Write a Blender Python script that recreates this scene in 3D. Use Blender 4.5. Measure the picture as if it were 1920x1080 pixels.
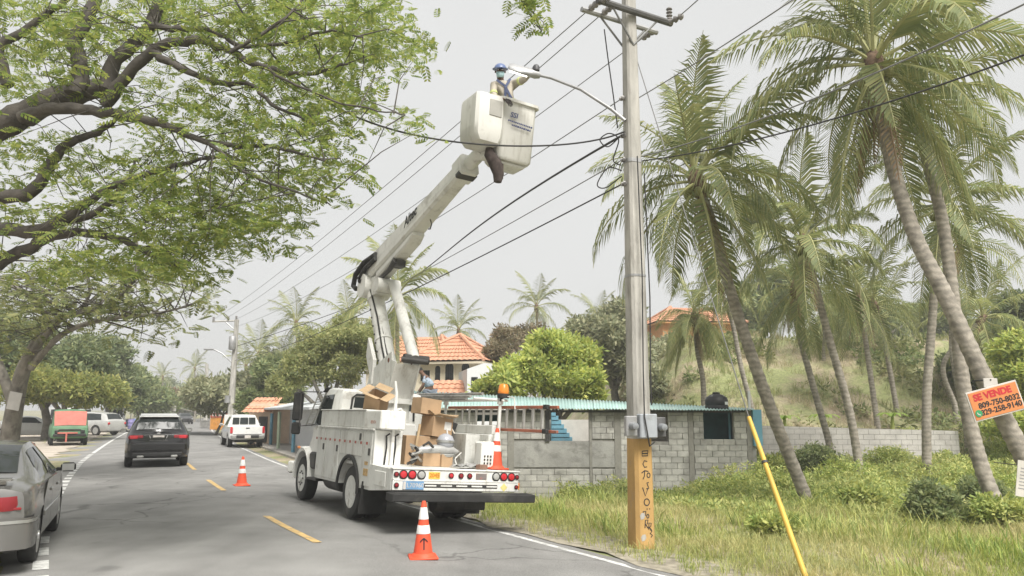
import bpy, bmesh, math, random
import numpy as np
from mathutils import Vector, Matrix, Euler
for o in list(bpy.data.objects): bpy.data.objects.remove(o, do_unlink=True)
scn = bpy.context.scene
COL = scn.collection
rnd = random.Random(7)
R = math.radians
# ------------------------------------------------------------------ camera
FPX, HC = 1450.0, 1.85
PT = math.atan(228 / FPX)
cam = bpy.data.cameras.new('camera'); cam_o = bpy.data.objects.new('camera', cam); COL.objects.link(cam_o)
cam.sensor_width = 36; cam.lens = FPX / 1920 * 36; cam.clip_start = .1; cam.clip_end = 3000
cam_o.location = (0, 0, HC); cam_o.rotation_euler = (math.pi / 2 + PT, 0, 0)
scn.camera = cam_o
# ------------------------------------------------------------------ light: bright veiled sky
SUN_AZ, SUN_EL = R(150), R(54)          # azimuth from +Y towards +X
w = bpy.data.worlds.new('World'); scn.world = w; w.use_nodes = True
nt = w.node_tree; nt.nodes.clear()
out = nt.nodes.new('ShaderNodeOutputWorld'); bg = nt.nodes.new('ShaderNodeBackground')
sky = nt.nodes.new('ShaderNodeTexSky'); sky.sky_type = 'NISHITA'; sky.sun_disc = False
sky.sun_elevation = SUN_EL; sky.sun_rotation = SUN_AZ
sky.dust_density = 4; sky.air_density = 1
hs = nt.nodes.new('ShaderNodeHueSaturation'); hs.inputs['Saturation'].default_value = .25
tc = nt.nodes.new('ShaderNodeTexCoord'); nz = nt.nodes.new('ShaderNodeTexNoise')
nz.inputs['Scale'].default_value = 1.6; nz.inputs['Detail'].default_value = 4
cr = nt.nodes.new('ShaderNodeValToRGB')
cr.color_ramp.elements[0].position = .3; cr.color_ramp.elements[0].color = (4.02, 4.04, 3.96, 1)
cr.color_ramp.elements[1].position = .75; cr.color_ramp.elements[1].color = (4.5, 4.51, 4.45, 1)
mx = nt.nodes.new('ShaderNodeMix'); mx.data_type = 'RGBA'; mx.inputs[0].default_value = .9
nt.links.new(tc.outputs['Generated'], nz.inputs['Vector']); nt.links.new(nz.outputs['Fac'], cr.inputs[0])
nt.links.new(sky.outputs[0], hs.inputs['Color']); nt.links.new(hs.outputs[0], mx.inputs[6]); nt.links.new(cr.outputs[0], mx.inputs[7])
nt.links.new(mx.outputs[2], bg.inputs[0]); nt.links.new(bg.outputs[0], out.inputs[0])
bg.inputs[1].default_value = .1
sl = bpy.data.lights.new('sun', 'SUN'); sl.energy = 3.3; sl.angle = R(28); sl.color = (1, .968, .915)
so = bpy.data.objects.new('sun', sl); COL.objects.link(so)
sd_ = Vector((math.sin(SUN_AZ) * math.cos(SUN_EL), math.cos(SUN_AZ) * math.cos(SUN_EL), math.sin(SUN_EL)))
so.rotation_euler = sd_.to_track_quat('Z', 'Y').to_euler(); so.location = sd_ * 60
vs = scn.view_settings; vs.view_transform = 'Standard'; vs.look = 'None'; vs.gamma = 1; vs.exposure = 0.92
vs.use_curve_mapping = False
# ------------------------------------------------------------------ pixel helpers (1920 x 1080 photograph)
cp_, sp_ = math.cos(PT), math.sin(PT)
def ray(x, y):
    u = (x - 960) / FPX; v = (540 - y) / FPX
    return Vector((u, cp_ - v * sp_, sp_ + v * cp_))
def at(x, y, Y):
    d = ray(x, y); return Vector((0, 0, HC)) + d * (Y / d.y)
# ------------------------------------------------------------------ terrain
CL = [(14, -17), (5.2, -2.2), (-.35, 7.3), (-2.72, 11.29), (-4.31, 14.04), (-7.32, 19.65), (-10.65, 26.22), (-14.27, 33.81),
      (-24, 55.5), (-33, 77), (-49, 121), (-72, 200), (-95, 290), (-125, 420)]
def catmull(P, n=8):
    out = []
    for i in range(len(P) - 1):
        p0 = np.array(P[max(i - 1, 0)]); p1 = np.array(P[i]); p2 = np.array(P[i + 1]); p3 = np.array(P[min(i + 2, len(P) - 1)])
        for k in range(n):
            t = k / n
            out.append(.5 * ((2 * p1) + (-p0 + p2) * t + (2 * p0 - 5 * p1 + 4 * p2 - p3) * t * t + (-p0 + 3 * p1 - 3 * p2 + p3) * t ** 3))
    out.append(np.array(P[-1], float)); return np.array(out)
CLP = catmull(CL, 6)
def sdist(X, Y):
    """signed distance right of the road's centre line"""
    X = np.atleast_1d(np.asarray(X, float)); Y = np.atleast_1d(np.asarray(Y, float))
    A = CLP[:-1]; D = CLP[1:] - A; L2 = (D ** 2).sum(1)
    best = np.full(X.shape, 1e9); sg = np.zeros(X.shape)
    for a, d, l2 in zip(A, D, L2):
        t = np.clip(((X - a[0]) * d[0] + (Y - a[1]) * d[1]) / l2, 0, 1)
        dx = X - a[0] - t * d[0]; dy = Y - a[1] - t * d[1]; q = dx * dx + dy * dy
        m = q < best; best = np.where(m, q, best); sg = np.where(m, np.sign(dx * d[1] - dy * d[0]), sg)
    return np.sqrt(best) * sg
def sm(a, b, x):
    t = np.clip((np.asarray(x, float) - a) / (b - a), 0, 1); return t * t * (3 - 2 * t)
def gzv(X, Y, s=None):
    X = np.atleast_1d(np.asarray(X, float)); Y = np.atleast_1d(np.asarray(Y, float))
    if s is None: s = sdist(X, Y)
    bank = 1 - sm(45, 90, Y)
    z = -.06 * np.clip(s, 0, 3.5) * bank
    side = sm(3.8, 7, s)
    dep = -1.05 * sm(16, 25, Y) * (1 - sm(4, 9.5, X)) * (1 - sm(28, 34, Y)) * sm(-9, -4, X)
    dep = dep - .25 * sm(4, 9, X) * sm(12, 20, Y) * (1 - sm(28, 32, Y))
    hill = 6.0 * sm(30.5, 47, Y) * sm(3.5, 11, X) + 1.2 * sm(47, 75, Y) * sm(3.5, 11, X)
    bumps = .06 * np.sin(X * 1.3 + 1) * np.cos(Y * .9) + .05 * np.sin(X * .6 - Y * 1.7)
    hb = (.35 * np.sin(X * .55) * np.sin(Y * .7 + 1) + .18 * np.sin(X * 1.4 + Y * 1.1)) * sm(.5, 3, hill)
    z = z + side * (dep + hill + bumps + hb)
    return z
def gz(x, y): return float(gzv(x, y)[0])
def G(px, py, lift=0):
    """where the line of sight through a pixel meets the terrain"""
    d = ray(px, py); t = np.concatenate([np.arange(4, 60, .05), np.arange(60, 400, .5)])
    X = d.x * t; Y = d.y * t; Z = HC + d.z * t
    h = Z - gzv(X, Y); k = np.argmax(h < 0)
    if h[k] >= 0: k = len(t) - 1
    return Vector((X[k], Y[k], float(gzv(X[k], Y[k])[0]) + lift))
# ------------------------------------------------------------------ mesh builder
def link_mesh(name, me, mat, parent=None):
    o = bpy.data.objects.new(name, me); COL.objects.link(o)
    if mat is not None and len(me.materials) == 0: me.materials.append(mat)
    if parent is not None: o.parent = parent
    return o
class MB:
    def __init__(s): s.v = []; s.f = []; s.m = []; s.cur = 0; s.X = Matrix.Identity(4)
    def add(s, vs, fs):
        b = len(s.v)
        for p in vs: s.v.append(tuple(s.X @ Vector(p)))
        for f in fs: s.f.append(tuple(b + i for i in f)); s.m.append(s.cur)
        return s
    def box(s, c, d, rot=None, bev=0, taper=None):
        c = Vector(c); hx, hy, hz = d[0] / 2, d[1] / 2, d[2] / 2
        M_ = rot.to_matrix() if isinstance(rot, Euler) else (rot if rot is not None else Matrix.Identity(3))
        tp = taper or (1, 1)
        if bev <= 0:
            vs = [(x * hx * (tp[0] if z > 0 else 1), y * hy * (tp[1] if z > 0 else 1), z * hz) for z in (-1, 1) for y in (-1, 1) for x in (-1, 1)]
            fs = [(0, 2, 3, 1), (4, 5, 7, 6), (0, 1, 5, 4), (2, 6, 7, 3), (0, 4, 6, 2), (1, 3, 7, 5)]
            return s.add([c + M_ @ Vector(v) for v in vs], fs)
        b = min(bev, hx * .9, hy * .9, hz * .9); vs = []; ix = {}
        for sx in (-1, 1):
            for sy in (-1, 1):
                for sz in (-1, 1):
                    for k in range(3):
                        q = [sx * (hx - b), sy * (hy - b), sz * (hz - b)]; q[k] = (sx * hx, sy * hy, sz * hz)[k]
                        if sz > 0: q[0] *= tp[0]; q[1] *= tp[1]
                        ix[(sx, sy, sz, k)] = len(vs); vs.append(q)
        fs = []
        for k in range(3):
            a, b2 = [i for i in range(3) if i != k]
            for sg in (-1, 1):
                loop = []
                for u, v_ in ((-1, -1), (1, -1), (1, 1), (-1, 1)):
                    t = [0, 0, 0]; t[k] = sg; t[a] = u; t[b2] = v_; loop.append(ix[(t[0], t[1], t[2], k)])
                flip = (sg < 0) != (k == 1)
                fs.append(tuple(reversed(loop)) if flip else tuple(loop))
        for k in range(3):
            a, b2 = [i for i in range(3) if i != k]
            for u in (-1, 1):
                for v_ in (-1, 1):
                    q = []
                    for sg, kk in ((-1, a), (-1, b2), (1, b2), (1, a)):
                        t = [0, 0, 0]; t[k] = sg; t[a] = u; t[b2] = v_; q.append(ix[(t[0], t[1], t[2], kk)])
                    fs.append(tuple(q))
        for sx in (-1, 1):
            for sy in (-1, 1):
                for sz in (-1, 1): fs.append(tuple(ix[(sx, sy, sz, k)] for k in range(3)))
        return s.add([c + M_ @ Vector(v) for v in vs], fs)
    def tube(s, pts, rad, n=8, caps=True, sq=None):
        pts = [Vector(p) for p in pts]; k = len(pts)
        if not hasattr(rad, '__len__'): rad = [rad] * k
        t0 = (pts[1] - pts[0]).normalized(); up = Vector((0, 0, 1)) if abs(t0.z) < .9 else Vector((1, 0, 0))
        a = t0.cross(up).normalized(); vs = []
        for i in range(k):
            t = (pts[min(i + 1, k - 1)] - pts[max(i - 1, 0)])
            t = t.normalized() if t.length > 1e-9 else t0
            a = (a - t * a.dot(t)).normalized(); b = t.cross(a)
            for j in range(n):
                an = 2 * math.pi * j / n
                vs.append(pts[i] + (a * math.cos(an) + b * math.sin(an)) * rad[i])
        fs = [(i * n + j, i * n + (j + 1) % n, (i + 1) * n + (j + 1) % n, (i + 1) * n + j) for i in range(k - 1) for j in range(n)]
        if caps: fs += [tuple(range(n - 1, -1, -1)), tuple((k - 1) * n + j for j in range(n))]
        return s.add(vs, fs)
    def cyl(s, p0, p1, r0, r1=None, n=16): return s.tube([p0, p1], [r0, r0 if r1 is None else r1], n)
    def lathe(s, prof, n=24, c=(0, 0, 0), axis='Z', sc=(1, 1)):
        c = Vector(c); vs = []
        for r, z in prof:
            for j in range(n):
                an = 2 * math.pi * j / n; x, y = r * math.cos(an) * sc[0], r * math.sin(an) * sc[1]
                q = (x, y, z) if axis == 'Z' else ((z, x, y) if axis == 'X' else (x, z, -y) if axis == 'Y' else None)
                vs.append(c + Vector(q))
        k = len(prof); fs = [(i * n + j, i * n + (j + 1) % n, (i + 1) * n + (j + 1) % n, (i + 1) * n + j) for i in range(k - 1) for j in range(n)]
        if prof[0][0] > 1e-6: fs.append(tuple(range(n - 1, -1, -1)))
        if prof[-1][0] > 1e-6: fs.append(tuple((k - 1) * n + j for j in range(n)))
        return s.add(vs, fs)
    def prism(s, poly, a, b, plane='YZ'):
        """polygon extruded along the remaining axis from a to b"""
        n = len(poly)
        def q(p, t): return {'YZ': (t, p[0], p[1]), 'XZ': (p[0], t, p[1]), 'XY': (p[0], p[1], t)}[plane]
        vs = [q(p, a) for p in poly] + [q(p, b) for p in poly]
        fs = [tuple(range(n)), tuple(range(2 * n - 1, n - 1, -1))] + [(i, (i + 1) % n, n + (i + 1) % n, n + i) for i in range(n)]
        return s.add(vs, fs)
    def loft(s, rings, closed=True, caps=True):
        n = len(rings[0]); vs = [p for r in rings for p in r]; m = n if closed else n - 1
        fs = [(i * n + j, i * n + (j + 1) % n, (i + 1) * n + (j + 1) % n, (i + 1) * n + j) for i in range(len(rings) - 1) for j in range(m)]
        if caps and closed: fs += [tuple(range(n - 1, -1, -1)), tuple((len(rings) - 1) * n + j for j in range(n))]
        return s.add(vs, fs)
    def quad(s, *p): return s.add(p, [tuple(range(len(p)))])
    def ribbon(s, pts, wd, nrm):
        """flat stroke of width wd along pts; nrm(p) gives the surface normal"""
        pts = [Vector(p) for p in pts]; vs = []
        for i, p in enumerate(pts):
            t = (pts[min(i + 1, len(pts) - 1)] - pts[max(i - 1, 0)]).normalized(); n = nrm(p) if callable(nrm) else Vector(nrm)
            sd = t.cross(n).normalized() * wd / 2; vs += [p - sd, p + sd]
        return s.add(vs, [(2 * i, 2 * i + 1, 2 * i + 3, 2 * i + 2) for i in range(len(pts) - 1)])
    def mesh(s, name, smooth=None):
        me = bpy.data.meshes.new(name); me.from_pydata(s.v, [], s.f); me.update()
        bm = bmesh.new(); bm.from_mesh(me)
        bmesh.ops.recalc_face_normals(bm, faces=bm.faces); bm.to_mesh(me); bm.free()
        if any(s.m):
            me.polygons.foreach_set('material_index', s.m)
        if smooth:
            me.polygons.foreach_set('use_smooth', [True] * len(me.polygons)); me.set_sharp_from_angle(angle=R(smooth))
        return me
    def build(s, name, mat, parent=None, smooth=None, loc=None):
        me = s.mesh(name, smooth)
        for m in (mat if isinstance(mat, (list, tuple)) else [mat]): me.materials.append(m)
        o = link_mesh(name, me, None, parent)
        if loc is not None: o.location = loc
        return o
def np_mesh(name, V, F, mat, parent=None, smooth=False):
    """V (n,3), F (m,k) index array"""
    me = bpy.data.meshes.new(name); V = np.ascontiguousarray(V, dtype=np.float32); F = np.ascontiguousarray(F, dtype=np.int32)
    k = F.shape[1]; me.vertices.add(len(V)); me.vertices.foreach_set('co', V.ravel())
    me.loops.add(F.size); me.loops.foreach_set('vertex_index', F.ravel())
    me.polygons.add(len(F)); me.polygons.foreach_set('loop_start', np.arange(0, F.size, k, dtype=np.int32))
    if smooth: me.polygons.foreach_set('use_smooth', np.ones(len(F), dtype=bool))
    me.update(calc_edges=True); me.validate()
    return link_mesh(name, me, mat, parent)
def scatter(tv, tf, pos, rots, scl):
    """copies of a template mesh: tv (n,3), tf (m,k), pos (N,3), rots (N,3,3), scl (N,)"""
    N = len(pos); n = len(tv)
    V = np.einsum('nij,kj->nki', rots, tv) * scl[:, None, None] + pos[:, None, :]
    Fc = (tf[None] + (np.arange(N) * n)[:, None, None]).reshape(-1, tf.shape[1])
    return V.reshape(-1, 3), Fc
def rand_rot(rg, N, tilt=1.0):
    """random yaw with a random lean"""
    a = rg.uniform(0, 2 * np.pi, N); b = rg.normal(0, tilt, N); c = rg.normal(0, tilt, N)
    ca, sa, cb, sb, cc, sc = np.cos(a), np.sin(a), np.cos(b), np.sin(b), np.cos(c), np.sin(c)
    Z = np.zeros((N, 3, 3)); Z[:, 0, 0] = ca; Z[:, 0, 1] = -sa; Z[:, 1, 0] = sa; Z[:, 1, 1] = ca; Z[:, 2, 2] = 1
    Y = np.zeros((N, 3, 3)); Y[:, 0, 0] = cb; Y[:, 0, 2] = sb; Y[:, 2, 0] = -sb; Y[:, 2, 2] = cb; Y[:, 1, 1] = 1
    X = np.zeros((N, 3, 3)); X[:, 1, 1] = cc; X[:, 1, 2] = -sc; X[:, 2, 1] = sc; X[:, 2, 2] = cc; X[:, 0, 0] = 1
    return Z @ Y @ X
def tag(o, label=None, cat=None, group=None, kind=None):
    if label: o['label'] = label
    if cat: o['category'] = cat
    if group: o['group'] = group
    if kind: o['kind'] = kind
    return o
def empty(name, loc=(0, 0, 0), rz=0, label=None, cat=None, group=None):
    o = bpy.data.objects.new(name, None); COL.objects.link(o); o.location = loc; o.rotation_euler = (0, 0, rz)
    o.empty_display_size = .2
    return tag(o, label, cat, group)
def copy_tree(o, parent=None):
    c = o.copy(); COL.objects.link(c)
    if parent is not None: c.parent = parent
    for ch in list(o.children): copy_tree(ch, c)
    return c
def text_mesh(name, body, size, mat, parent, M_, bold=0.0, shear=0.0, extr=.001, align='CENTER', space=1.0):
    cu = bpy.data.curves.new('tmp', 'FONT'); cu.body = body; cu.size = size; cu.align_x = align; cu.align_y = 'CENTER'
    cu.extrude = extr; cu.offset = bold; cu.shear = shear; cu.resolution_u = 3; cu.space_line = space
    to = bpy.data.objects.new('tmp', cu); COL.objects.link(to)
    dg = bpy.context.evaluated_depsgraph_get(); me = bpy.data.meshes.new_from_object(to.evaluated_get(dg))
    bpy.data.objects.remove(to); me.transform(M_); me.name = name; me.materials.clear(); me.materials.append(mat)
    return link_mesh(name, me, None, parent)
def frame(o, x, z):
    """matrix whose local X runs along x and local Y along z (for lettering on a face)"""
    x = Vector(x).normalized(); y = Vector(z); y = (y - x * y.dot(x)).normalized(); n = x.cross(y)
    M_ = Matrix((x, y, n)).transposed().to_4x4(); M_.translation = Vector(o); return M_
def eval_mesh(o, name):
    dg = bpy.context.evaluated_depsgraph_get(); me = bpy.data.meshes.new_from_object(o.evaluated_get(dg)); me.name = name
    old = o.data; o.modifiers.clear(); o.data = me
    return o
def cut(o, cutters):
    """subtract closed MB solids from object o for good"""
    cs = []
    for c in cutters:
        co = link_mesh('cutter', c.mesh('cutter'), None); co.parent = o.parent; cs.append(co)
        md = o.modifiers.new('b', 'BOOLEAN'); md.operation = 'DIFFERENCE'; md.object = co; md.solver = 'EXACT'
    bpy.context.view_layer.update(); eval_mesh(o, o.data.name)
    for c in cs: bpy.data.objects.remove(c)
    return o
# ------------------------------------------------------------------ materials
MATS = {}
def mat(name, col, rough=.6, metal=0, var=.12, scale=4, dirt=None, dirt_amt=.5, dirt_scale=2.5, bump=0, bscale=30, orand=0, trans=0, spec=.4,
        island=0, coat=0, emit=0, stretch=None, alpha=1, world=False, streak=None, rings=None):
    if name in MATS: return MATS[name]
    m = bpy.data.materials.new(name); m.use_nodes = True; t = m.node_tree; N = t.nodes; Lk = t.links
    b = N['Principled BSDF']; b.inputs['Roughness'].default_value = rough; b.inputs['Metallic'].default_value = metal
    b.inputs['Specular IOR Level'].default_value = spec; b.inputs['Coat Weight'].default_value = coat
    tc = N.new('ShaderNodeTexCoord'); src = tc.outputs['Object']
    if world: src = N.new('ShaderNodeNewGeometry').outputs['Position']
    if stretch:
        mp = N.new('ShaderNodeMapping'); mp.inputs['Scale'].default_value = stretch; Lk.new(src, mp.inputs[0]); src = mp.outputs[0]
    no = N.new('ShaderNodeTexNoise'); no.inputs['Scale'].default_value = scale; no.inputs['Detail'].default_value = 6; Lk.new(src, no.inputs['Vector'])
    rp = N.new('ShaderNodeValToRGB'); c = col
    lo = [max(0, x * (1 - var * 1.6)) for x in c]; hi = [min(1, x * (1 + var * 1.4)) for x in c]
    rp.color_ramp.elements[0].position = .28; rp.color_ramp.elements[0].color = (*lo, 1)
    rp.color_ramp.elements[1].position = .72; rp.color_ramp.elements[1].color = (*hi, 1)
    Lk.new(no.outputs['Fac'], rp.inputs[0]); cur = rp.outputs[0]
    if dirt:
        n2 = N.new('ShaderNodeTexNoise'); n2.inputs['Scale'].default_value = dirt_scale; n2.inputs['Detail'].default_value = 8; n2.inputs['Roughness'].default_value = .65
        Lk.new(src, n2.inputs['Vector'])
        r2 = N.new('ShaderNodeValToRGB'); p = .72 - .4 * dirt_amt
        r2.color_ramp.elements[0].position = p; r2.color_ramp.elements[0].color = (0, 0, 0, 1)
        r2.color_ramp.elements[1].position = min(1, p + .16); r2.color_ramp.elements[1].color = (.85, .85, .85, 1)
        Lk.new(n2.outputs['Fac'], r2.inputs[0]); mxx = N.new('ShaderNodeMix'); mxx.data_type = 'RGBA'
        Lk.new(r2.outputs[0], mxx.inputs[0]); Lk.new(cur, mxx.inputs[6]); mxx.inputs[7].default_value = (*dirt, 1); cur = mxx.outputs[2]
    if streak:
        col_s, amt, mscale = streak; mp2 = N.new('ShaderNodeMapping'); mp2.inputs['Scale'].default_value = mscale; Lk.new(src, mp2.inputs[0])
        n4 = N.new('ShaderNodeTexNoise'); n4.inputs['Scale'].default_value = 3; n4.inputs['Detail'].default_value = 7; n4.inputs['Roughness'].default_value = .7; Lk.new(mp2.outputs[0], n4.inputs['Vector'])
        r4 = N.new('ShaderNodeValToRGB'); r4.color_ramp.elements[0].position = .72 - .4 * amt; r4.color_ramp.elements[0].color = (0, 0, 0, 1); r4.color_ramp.elements[1].position = .95 - .4 * amt; r4.color_ramp.elements[1].color = (.8, .8, .8, 1)
        Lk.new(n4.outputs['Fac'], r4.inputs[0]); m4 = N.new('ShaderNodeMix'); m4.data_type = 'RGBA'; Lk.new(r4.outputs[0], m4.inputs[0]); Lk.new(cur, m4.inputs[6]); m4.inputs[7].default_value = (*col_s, 1); cur = m4.outputs[2]
    if rings:
        wv_ = N.new('ShaderNodeTexWave'); wv_.bands_direction = 'Z'; wv_.inputs['Scale'].default_value = rings; wv_.inputs['Distortion'].default_value = 7; wv_.inputs['Detail'].default_value = 3; wv_.inputs['Detail Scale'].default_value = 1.5; Lk.new(tc.outputs['Object'], wv_.inputs['Vector'])
        mr5 = N.new('ShaderNodeMapRange'); mr5.inputs[3].default_value = .76; mr5.inputs[4].default_value = 1.08; Lk.new(wv_.outputs['Fac'], mr5.inputs[0]); h5 = N.new('ShaderNodeHueSaturation'); Lk.new(mr5.outputs[0], h5.inputs['Value']); Lk.new(cur, h5.inputs['Color']); cur = h5.outputs[0]
    if orand or island:
        src2 = N.new('ShaderNodeObjectInfo').outputs['Random'] if orand else N.new('ShaderNodeNewGeometry').outputs['Random Per Island']
        k = orand or island
        mr = N.new('ShaderNodeMapRange'); mr.inputs[3].default_value = 1 - k; mr.inputs[4].default_value = 1 + k; Lk.new(src2, mr.inputs[0])
        hv = N.new('ShaderNodeHueSaturation'); Lk.new(mr.outputs[0], hv.inputs['Value']); Lk.new(cur, hv.inputs['Color']); cur = hv.outputs[0]
        if island:
            m3 = N.new('ShaderNodeMapRange'); m3.inputs[3].default_value = .5 + .03; m3.inputs[4].default_value = .5 - .03
            Lk.new(src2, m3.inputs[0]); Lk.new(m3.outputs[0], hv.inputs['Hue'])
    Lk.new(cur, b.inputs['Base Color'])
    if emit: b.inputs['Emission Strength'].default_value = emit; Lk.new(cur, b.inputs['Emission Color'])
    if bump:
        n3 = N.new('ShaderNodeTexNoise'); n3.inputs['Scale'].default_value = bscale; n3.inputs['Detail'].default_value = 5; Lk.new(src, n3.inputs['Vector'])
        bp = N.new('ShaderNodeBump'); bp.inputs['Strength'].default_value = min(1, bump); bp.inputs['Distance'].default_value = .02
        Lk.new(n3.outputs['Fac'], bp.inputs['Height']); Lk.new(bp.outputs[0], b.inputs['Normal'])
    if trans:
        tr = N.new('ShaderNodeBsdfTranslucent'); ms = N.new('ShaderNodeMixShader'); ms.inputs[0].default_value = trans
        hv2 = N.new('ShaderNodeHueSaturation'); hv2.inputs['Saturation'].default_value = 1.1; hv2.inputs['Value'].default_value = 1.5; Lk.new(cur, hv2.inputs['Color'])
        Lk.new(hv2.outputs[0], tr.inputs[0]); Lk.new(b.outputs[0], ms.inputs[1]); Lk.new(tr.outputs[0], ms.inputs[2])
        Lk.new(ms.outputs[0], N['Material Output'].inputs[0])
    MATS[name] = m; return m
def glass(name, col=(.03, .035, .035), alpha=.0, rough=.05):
    if name in MATS: return MATS[name]
    m = mat(name, col, rough=rough, var=.05, spec=.22)
    return m
# ================================================================== ground, road
asphalt = mat('asphalt', (.23, .226, .217), rough=.88, var=.1, scale=1.2, dirt=(.19, .186, .178), dirt_amt=.42, dirt_scale=.55, bump=.35, bscale=160, spec=.25)
def speckle(m, sc=55, k=.22):
    t = m.node_tree; N = t.nodes; b = N['Principled BSDF']; src = b.inputs['Base Color'].links[0].from_socket
    tc = N.new('ShaderNodeTexCoord'); no = N.new('ShaderNodeTexNoise'); no.inputs['Scale'].default_value = sc; no.inputs['Detail'].default_value = 3
    t.links.new(tc.outputs['Object'], no.inputs['Vector']); mr = N.new('ShaderNodeMapRange')
    mr.inputs[1].default_value = .3; mr.inputs[2].default_value = .7; mr.inputs[3].default_value = 1 - k; mr.inputs[4].default_value = 1 + k
    t.links.new(no.outputs['Fac'], mr.inputs[0]); hv = N.new('ShaderNodeHueSaturation'); t.links.new(mr.outputs[0], hv.inputs['Value'])
    t.links.new(src, hv.inputs['Color']); t.links.new(hv.outputs[0], b.inputs['Base Color'])
speckle(asphalt, 80, .3)
def road_wear(m):
    t = m.node_tree; N = t.nodes; b = N['Principled BSDF']; src = b.inputs['Base Color'].links[0].from_socket; tc = N.new('ShaderNodeTexCoord')
    mp = N.new('ShaderNodeMapping'); mp.inputs['Rotation'].default_value = (0, 0, R(-30)); mp.inputs['Scale'].default_value = (.9, .035, 1); t.links.new(tc.outputs['Object'], mp.inputs[0])
    n1 = N.new('ShaderNodeTexNoise'); n1.inputs['Scale'].default_value = 1.4; n1.inputs['Detail'].default_value = 5; t.links.new(mp.outputs[0], n1.inputs['Vector'])
    mr = N.new('ShaderNodeMapRange'); mr.inputs[1].default_value = .3; mr.inputs[2].default_value = .7; mr.inputs[3].default_value = .84; mr.inputs[4].default_value = 1.12; t.links.new(n1.outputs['Fac'], mr.inputs[0])
    hv = N.new('ShaderNodeHueSaturation'); t.links.new(mr.outputs[0], hv.inputs['Value']); t.links.new(src, hv.inputs['Color'])
    n2 = N.new('ShaderNodeTexNoise'); n2.inputs['Scale'].default_value = 1.1; n2.inputs['Detail'].default_value = 4; t.links.new(tc.outputs['Object'], n2.inputs['Vector'])
    va = N.new('ShaderNodeVectorMath'); va.operation = 'MULTIPLY_ADD'; t.links.new(n2.outputs['Color'], va.inputs[0]); va.inputs[1].default_value = (1.3, 1.3, 0); t.links.new(tc.outputs['Object'], va.inputs[2])
    vo = N.new('ShaderNodeTexVoronoi'); vo.feature = 'DISTANCE_TO_EDGE'; vo.inputs['Scale'].default_value = .42; t.links.new(va.outputs[0], vo.inputs['Vector'])
    m2 = N.new('ShaderNodeMapRange'); m2.inputs[1].default_value = .004; m2.inputs[2].default_value = .014; m2.inputs[3].default_value = .62; m2.inputs[4].default_value = 1; t.links.new(vo.outputs['Distance'], m2.inputs[0])
    n3 = N.new('ShaderNodeTexNoise'); n3.inputs['Scale'].default_value = .16; t.links.new(tc.outputs['Object'], n3.inputs['Vector']); m3 = N.new('ShaderNodeMapRange'); m3.inputs[1].default_value = .5; m3.inputs[2].default_value = .56; t.links.new(n3.outputs['Fac'], m3.inputs[0])
    mx_ = N.new('ShaderNodeMix'); t.links.new(m3.outputs[0], mx_.inputs[0]); mx_.inputs[2].default_value = 1; t.links.new(m2.outputs[0], mx_.inputs[3])
    n5 = N.new('ShaderNodeTexNoise'); n5.inputs['Scale'].default_value = .9; n5.inputs['Detail'].default_value = 2; t.links.new(tc.outputs['Object'], n5.inputs['Vector']); m5 = N.new('ShaderNodeMapRange'); m5.inputs[1].default_value = .68; m5.inputs[2].default_value = .76; m5.inputs[3].default_value = 1; m5.inputs[4].default_value = .72; t.links.new(n5.outputs['Fac'], m5.inputs[0])
    ml = N.new('ShaderNodeMath'); ml.operation = 'MULTIPLY'; t.links.new(mx_.outputs[0], ml.inputs[0]); t.links.new(m5.outputs[0], ml.inputs[1])
    h2 = N.new('ShaderNodeHueSaturation'); t.links.new(ml.outputs[0], h2.inputs['Value']); t.links.new(hv.outputs[0], h2.inputs['Color']); t.links.new(h2.outputs[0], b.inputs['Base Color'])
road_wear(asphalt)
soil = mat('soil', (.3, .25, .17), rough=.95, var=.2, scale=.8, dirt=(.2, .23, .09), dirt_amt=.75, dirt_scale=.5, bump=.5, bscale=12)
speckle(soil, 9, .25)
sand = mat('sand', (.42, .37, .31), rough=.95, var=.12, scale=.7, dirt=(.3, .26, .21), dirt_amt=.5, dirt_scale=.8, bump=.4, bscale=20); speckle(sand, 14, .12)
def axis(pairs):
    a = []
    for lo, hi, st in pairs: a += list(np.arange(lo, hi, st))
    return np.array(a + [pairs[-1][1]])
gx = axis([(-900, -200, 50), (-200, -60, 8), (-60, -16, 2), (-16, 24, .5), (24, 60, 1.5), (60, 200, 10), (200, 900, 50)])
gy = axis([(-60, -8, 4), (-8, 40, .5), (40, 80, 1.2), (80, 200, 6), (200, 1500, 60)])
XX, YY = np.meshgrid(gx, gy); S_ = sdist(XX.ravel(), YY.ravel())
ZZ = gzv(XX.ravel(), YY.ravel(), S_) - .09 * (1 - sm(3.0, 3.75, np.abs(S_)))
nx = len(gx); idx = np.arange(len(gx) * len(gy)).reshape(len(gy), nx)
FF = np.stack([idx[:-1, :-1], idx[:-1, 1:], idx[1:, 1:], idx[1:, :-1]], -1).reshape(-1, 4)
ground = np_mesh('ground', np.stack([XX.ravel(), YY.ravel(), ZZ], 1), FF, soil, smooth=True)
tag(ground, 'grassy earth ground rising to a hillside beyond the lot', 'ground', kind='structure')
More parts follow.
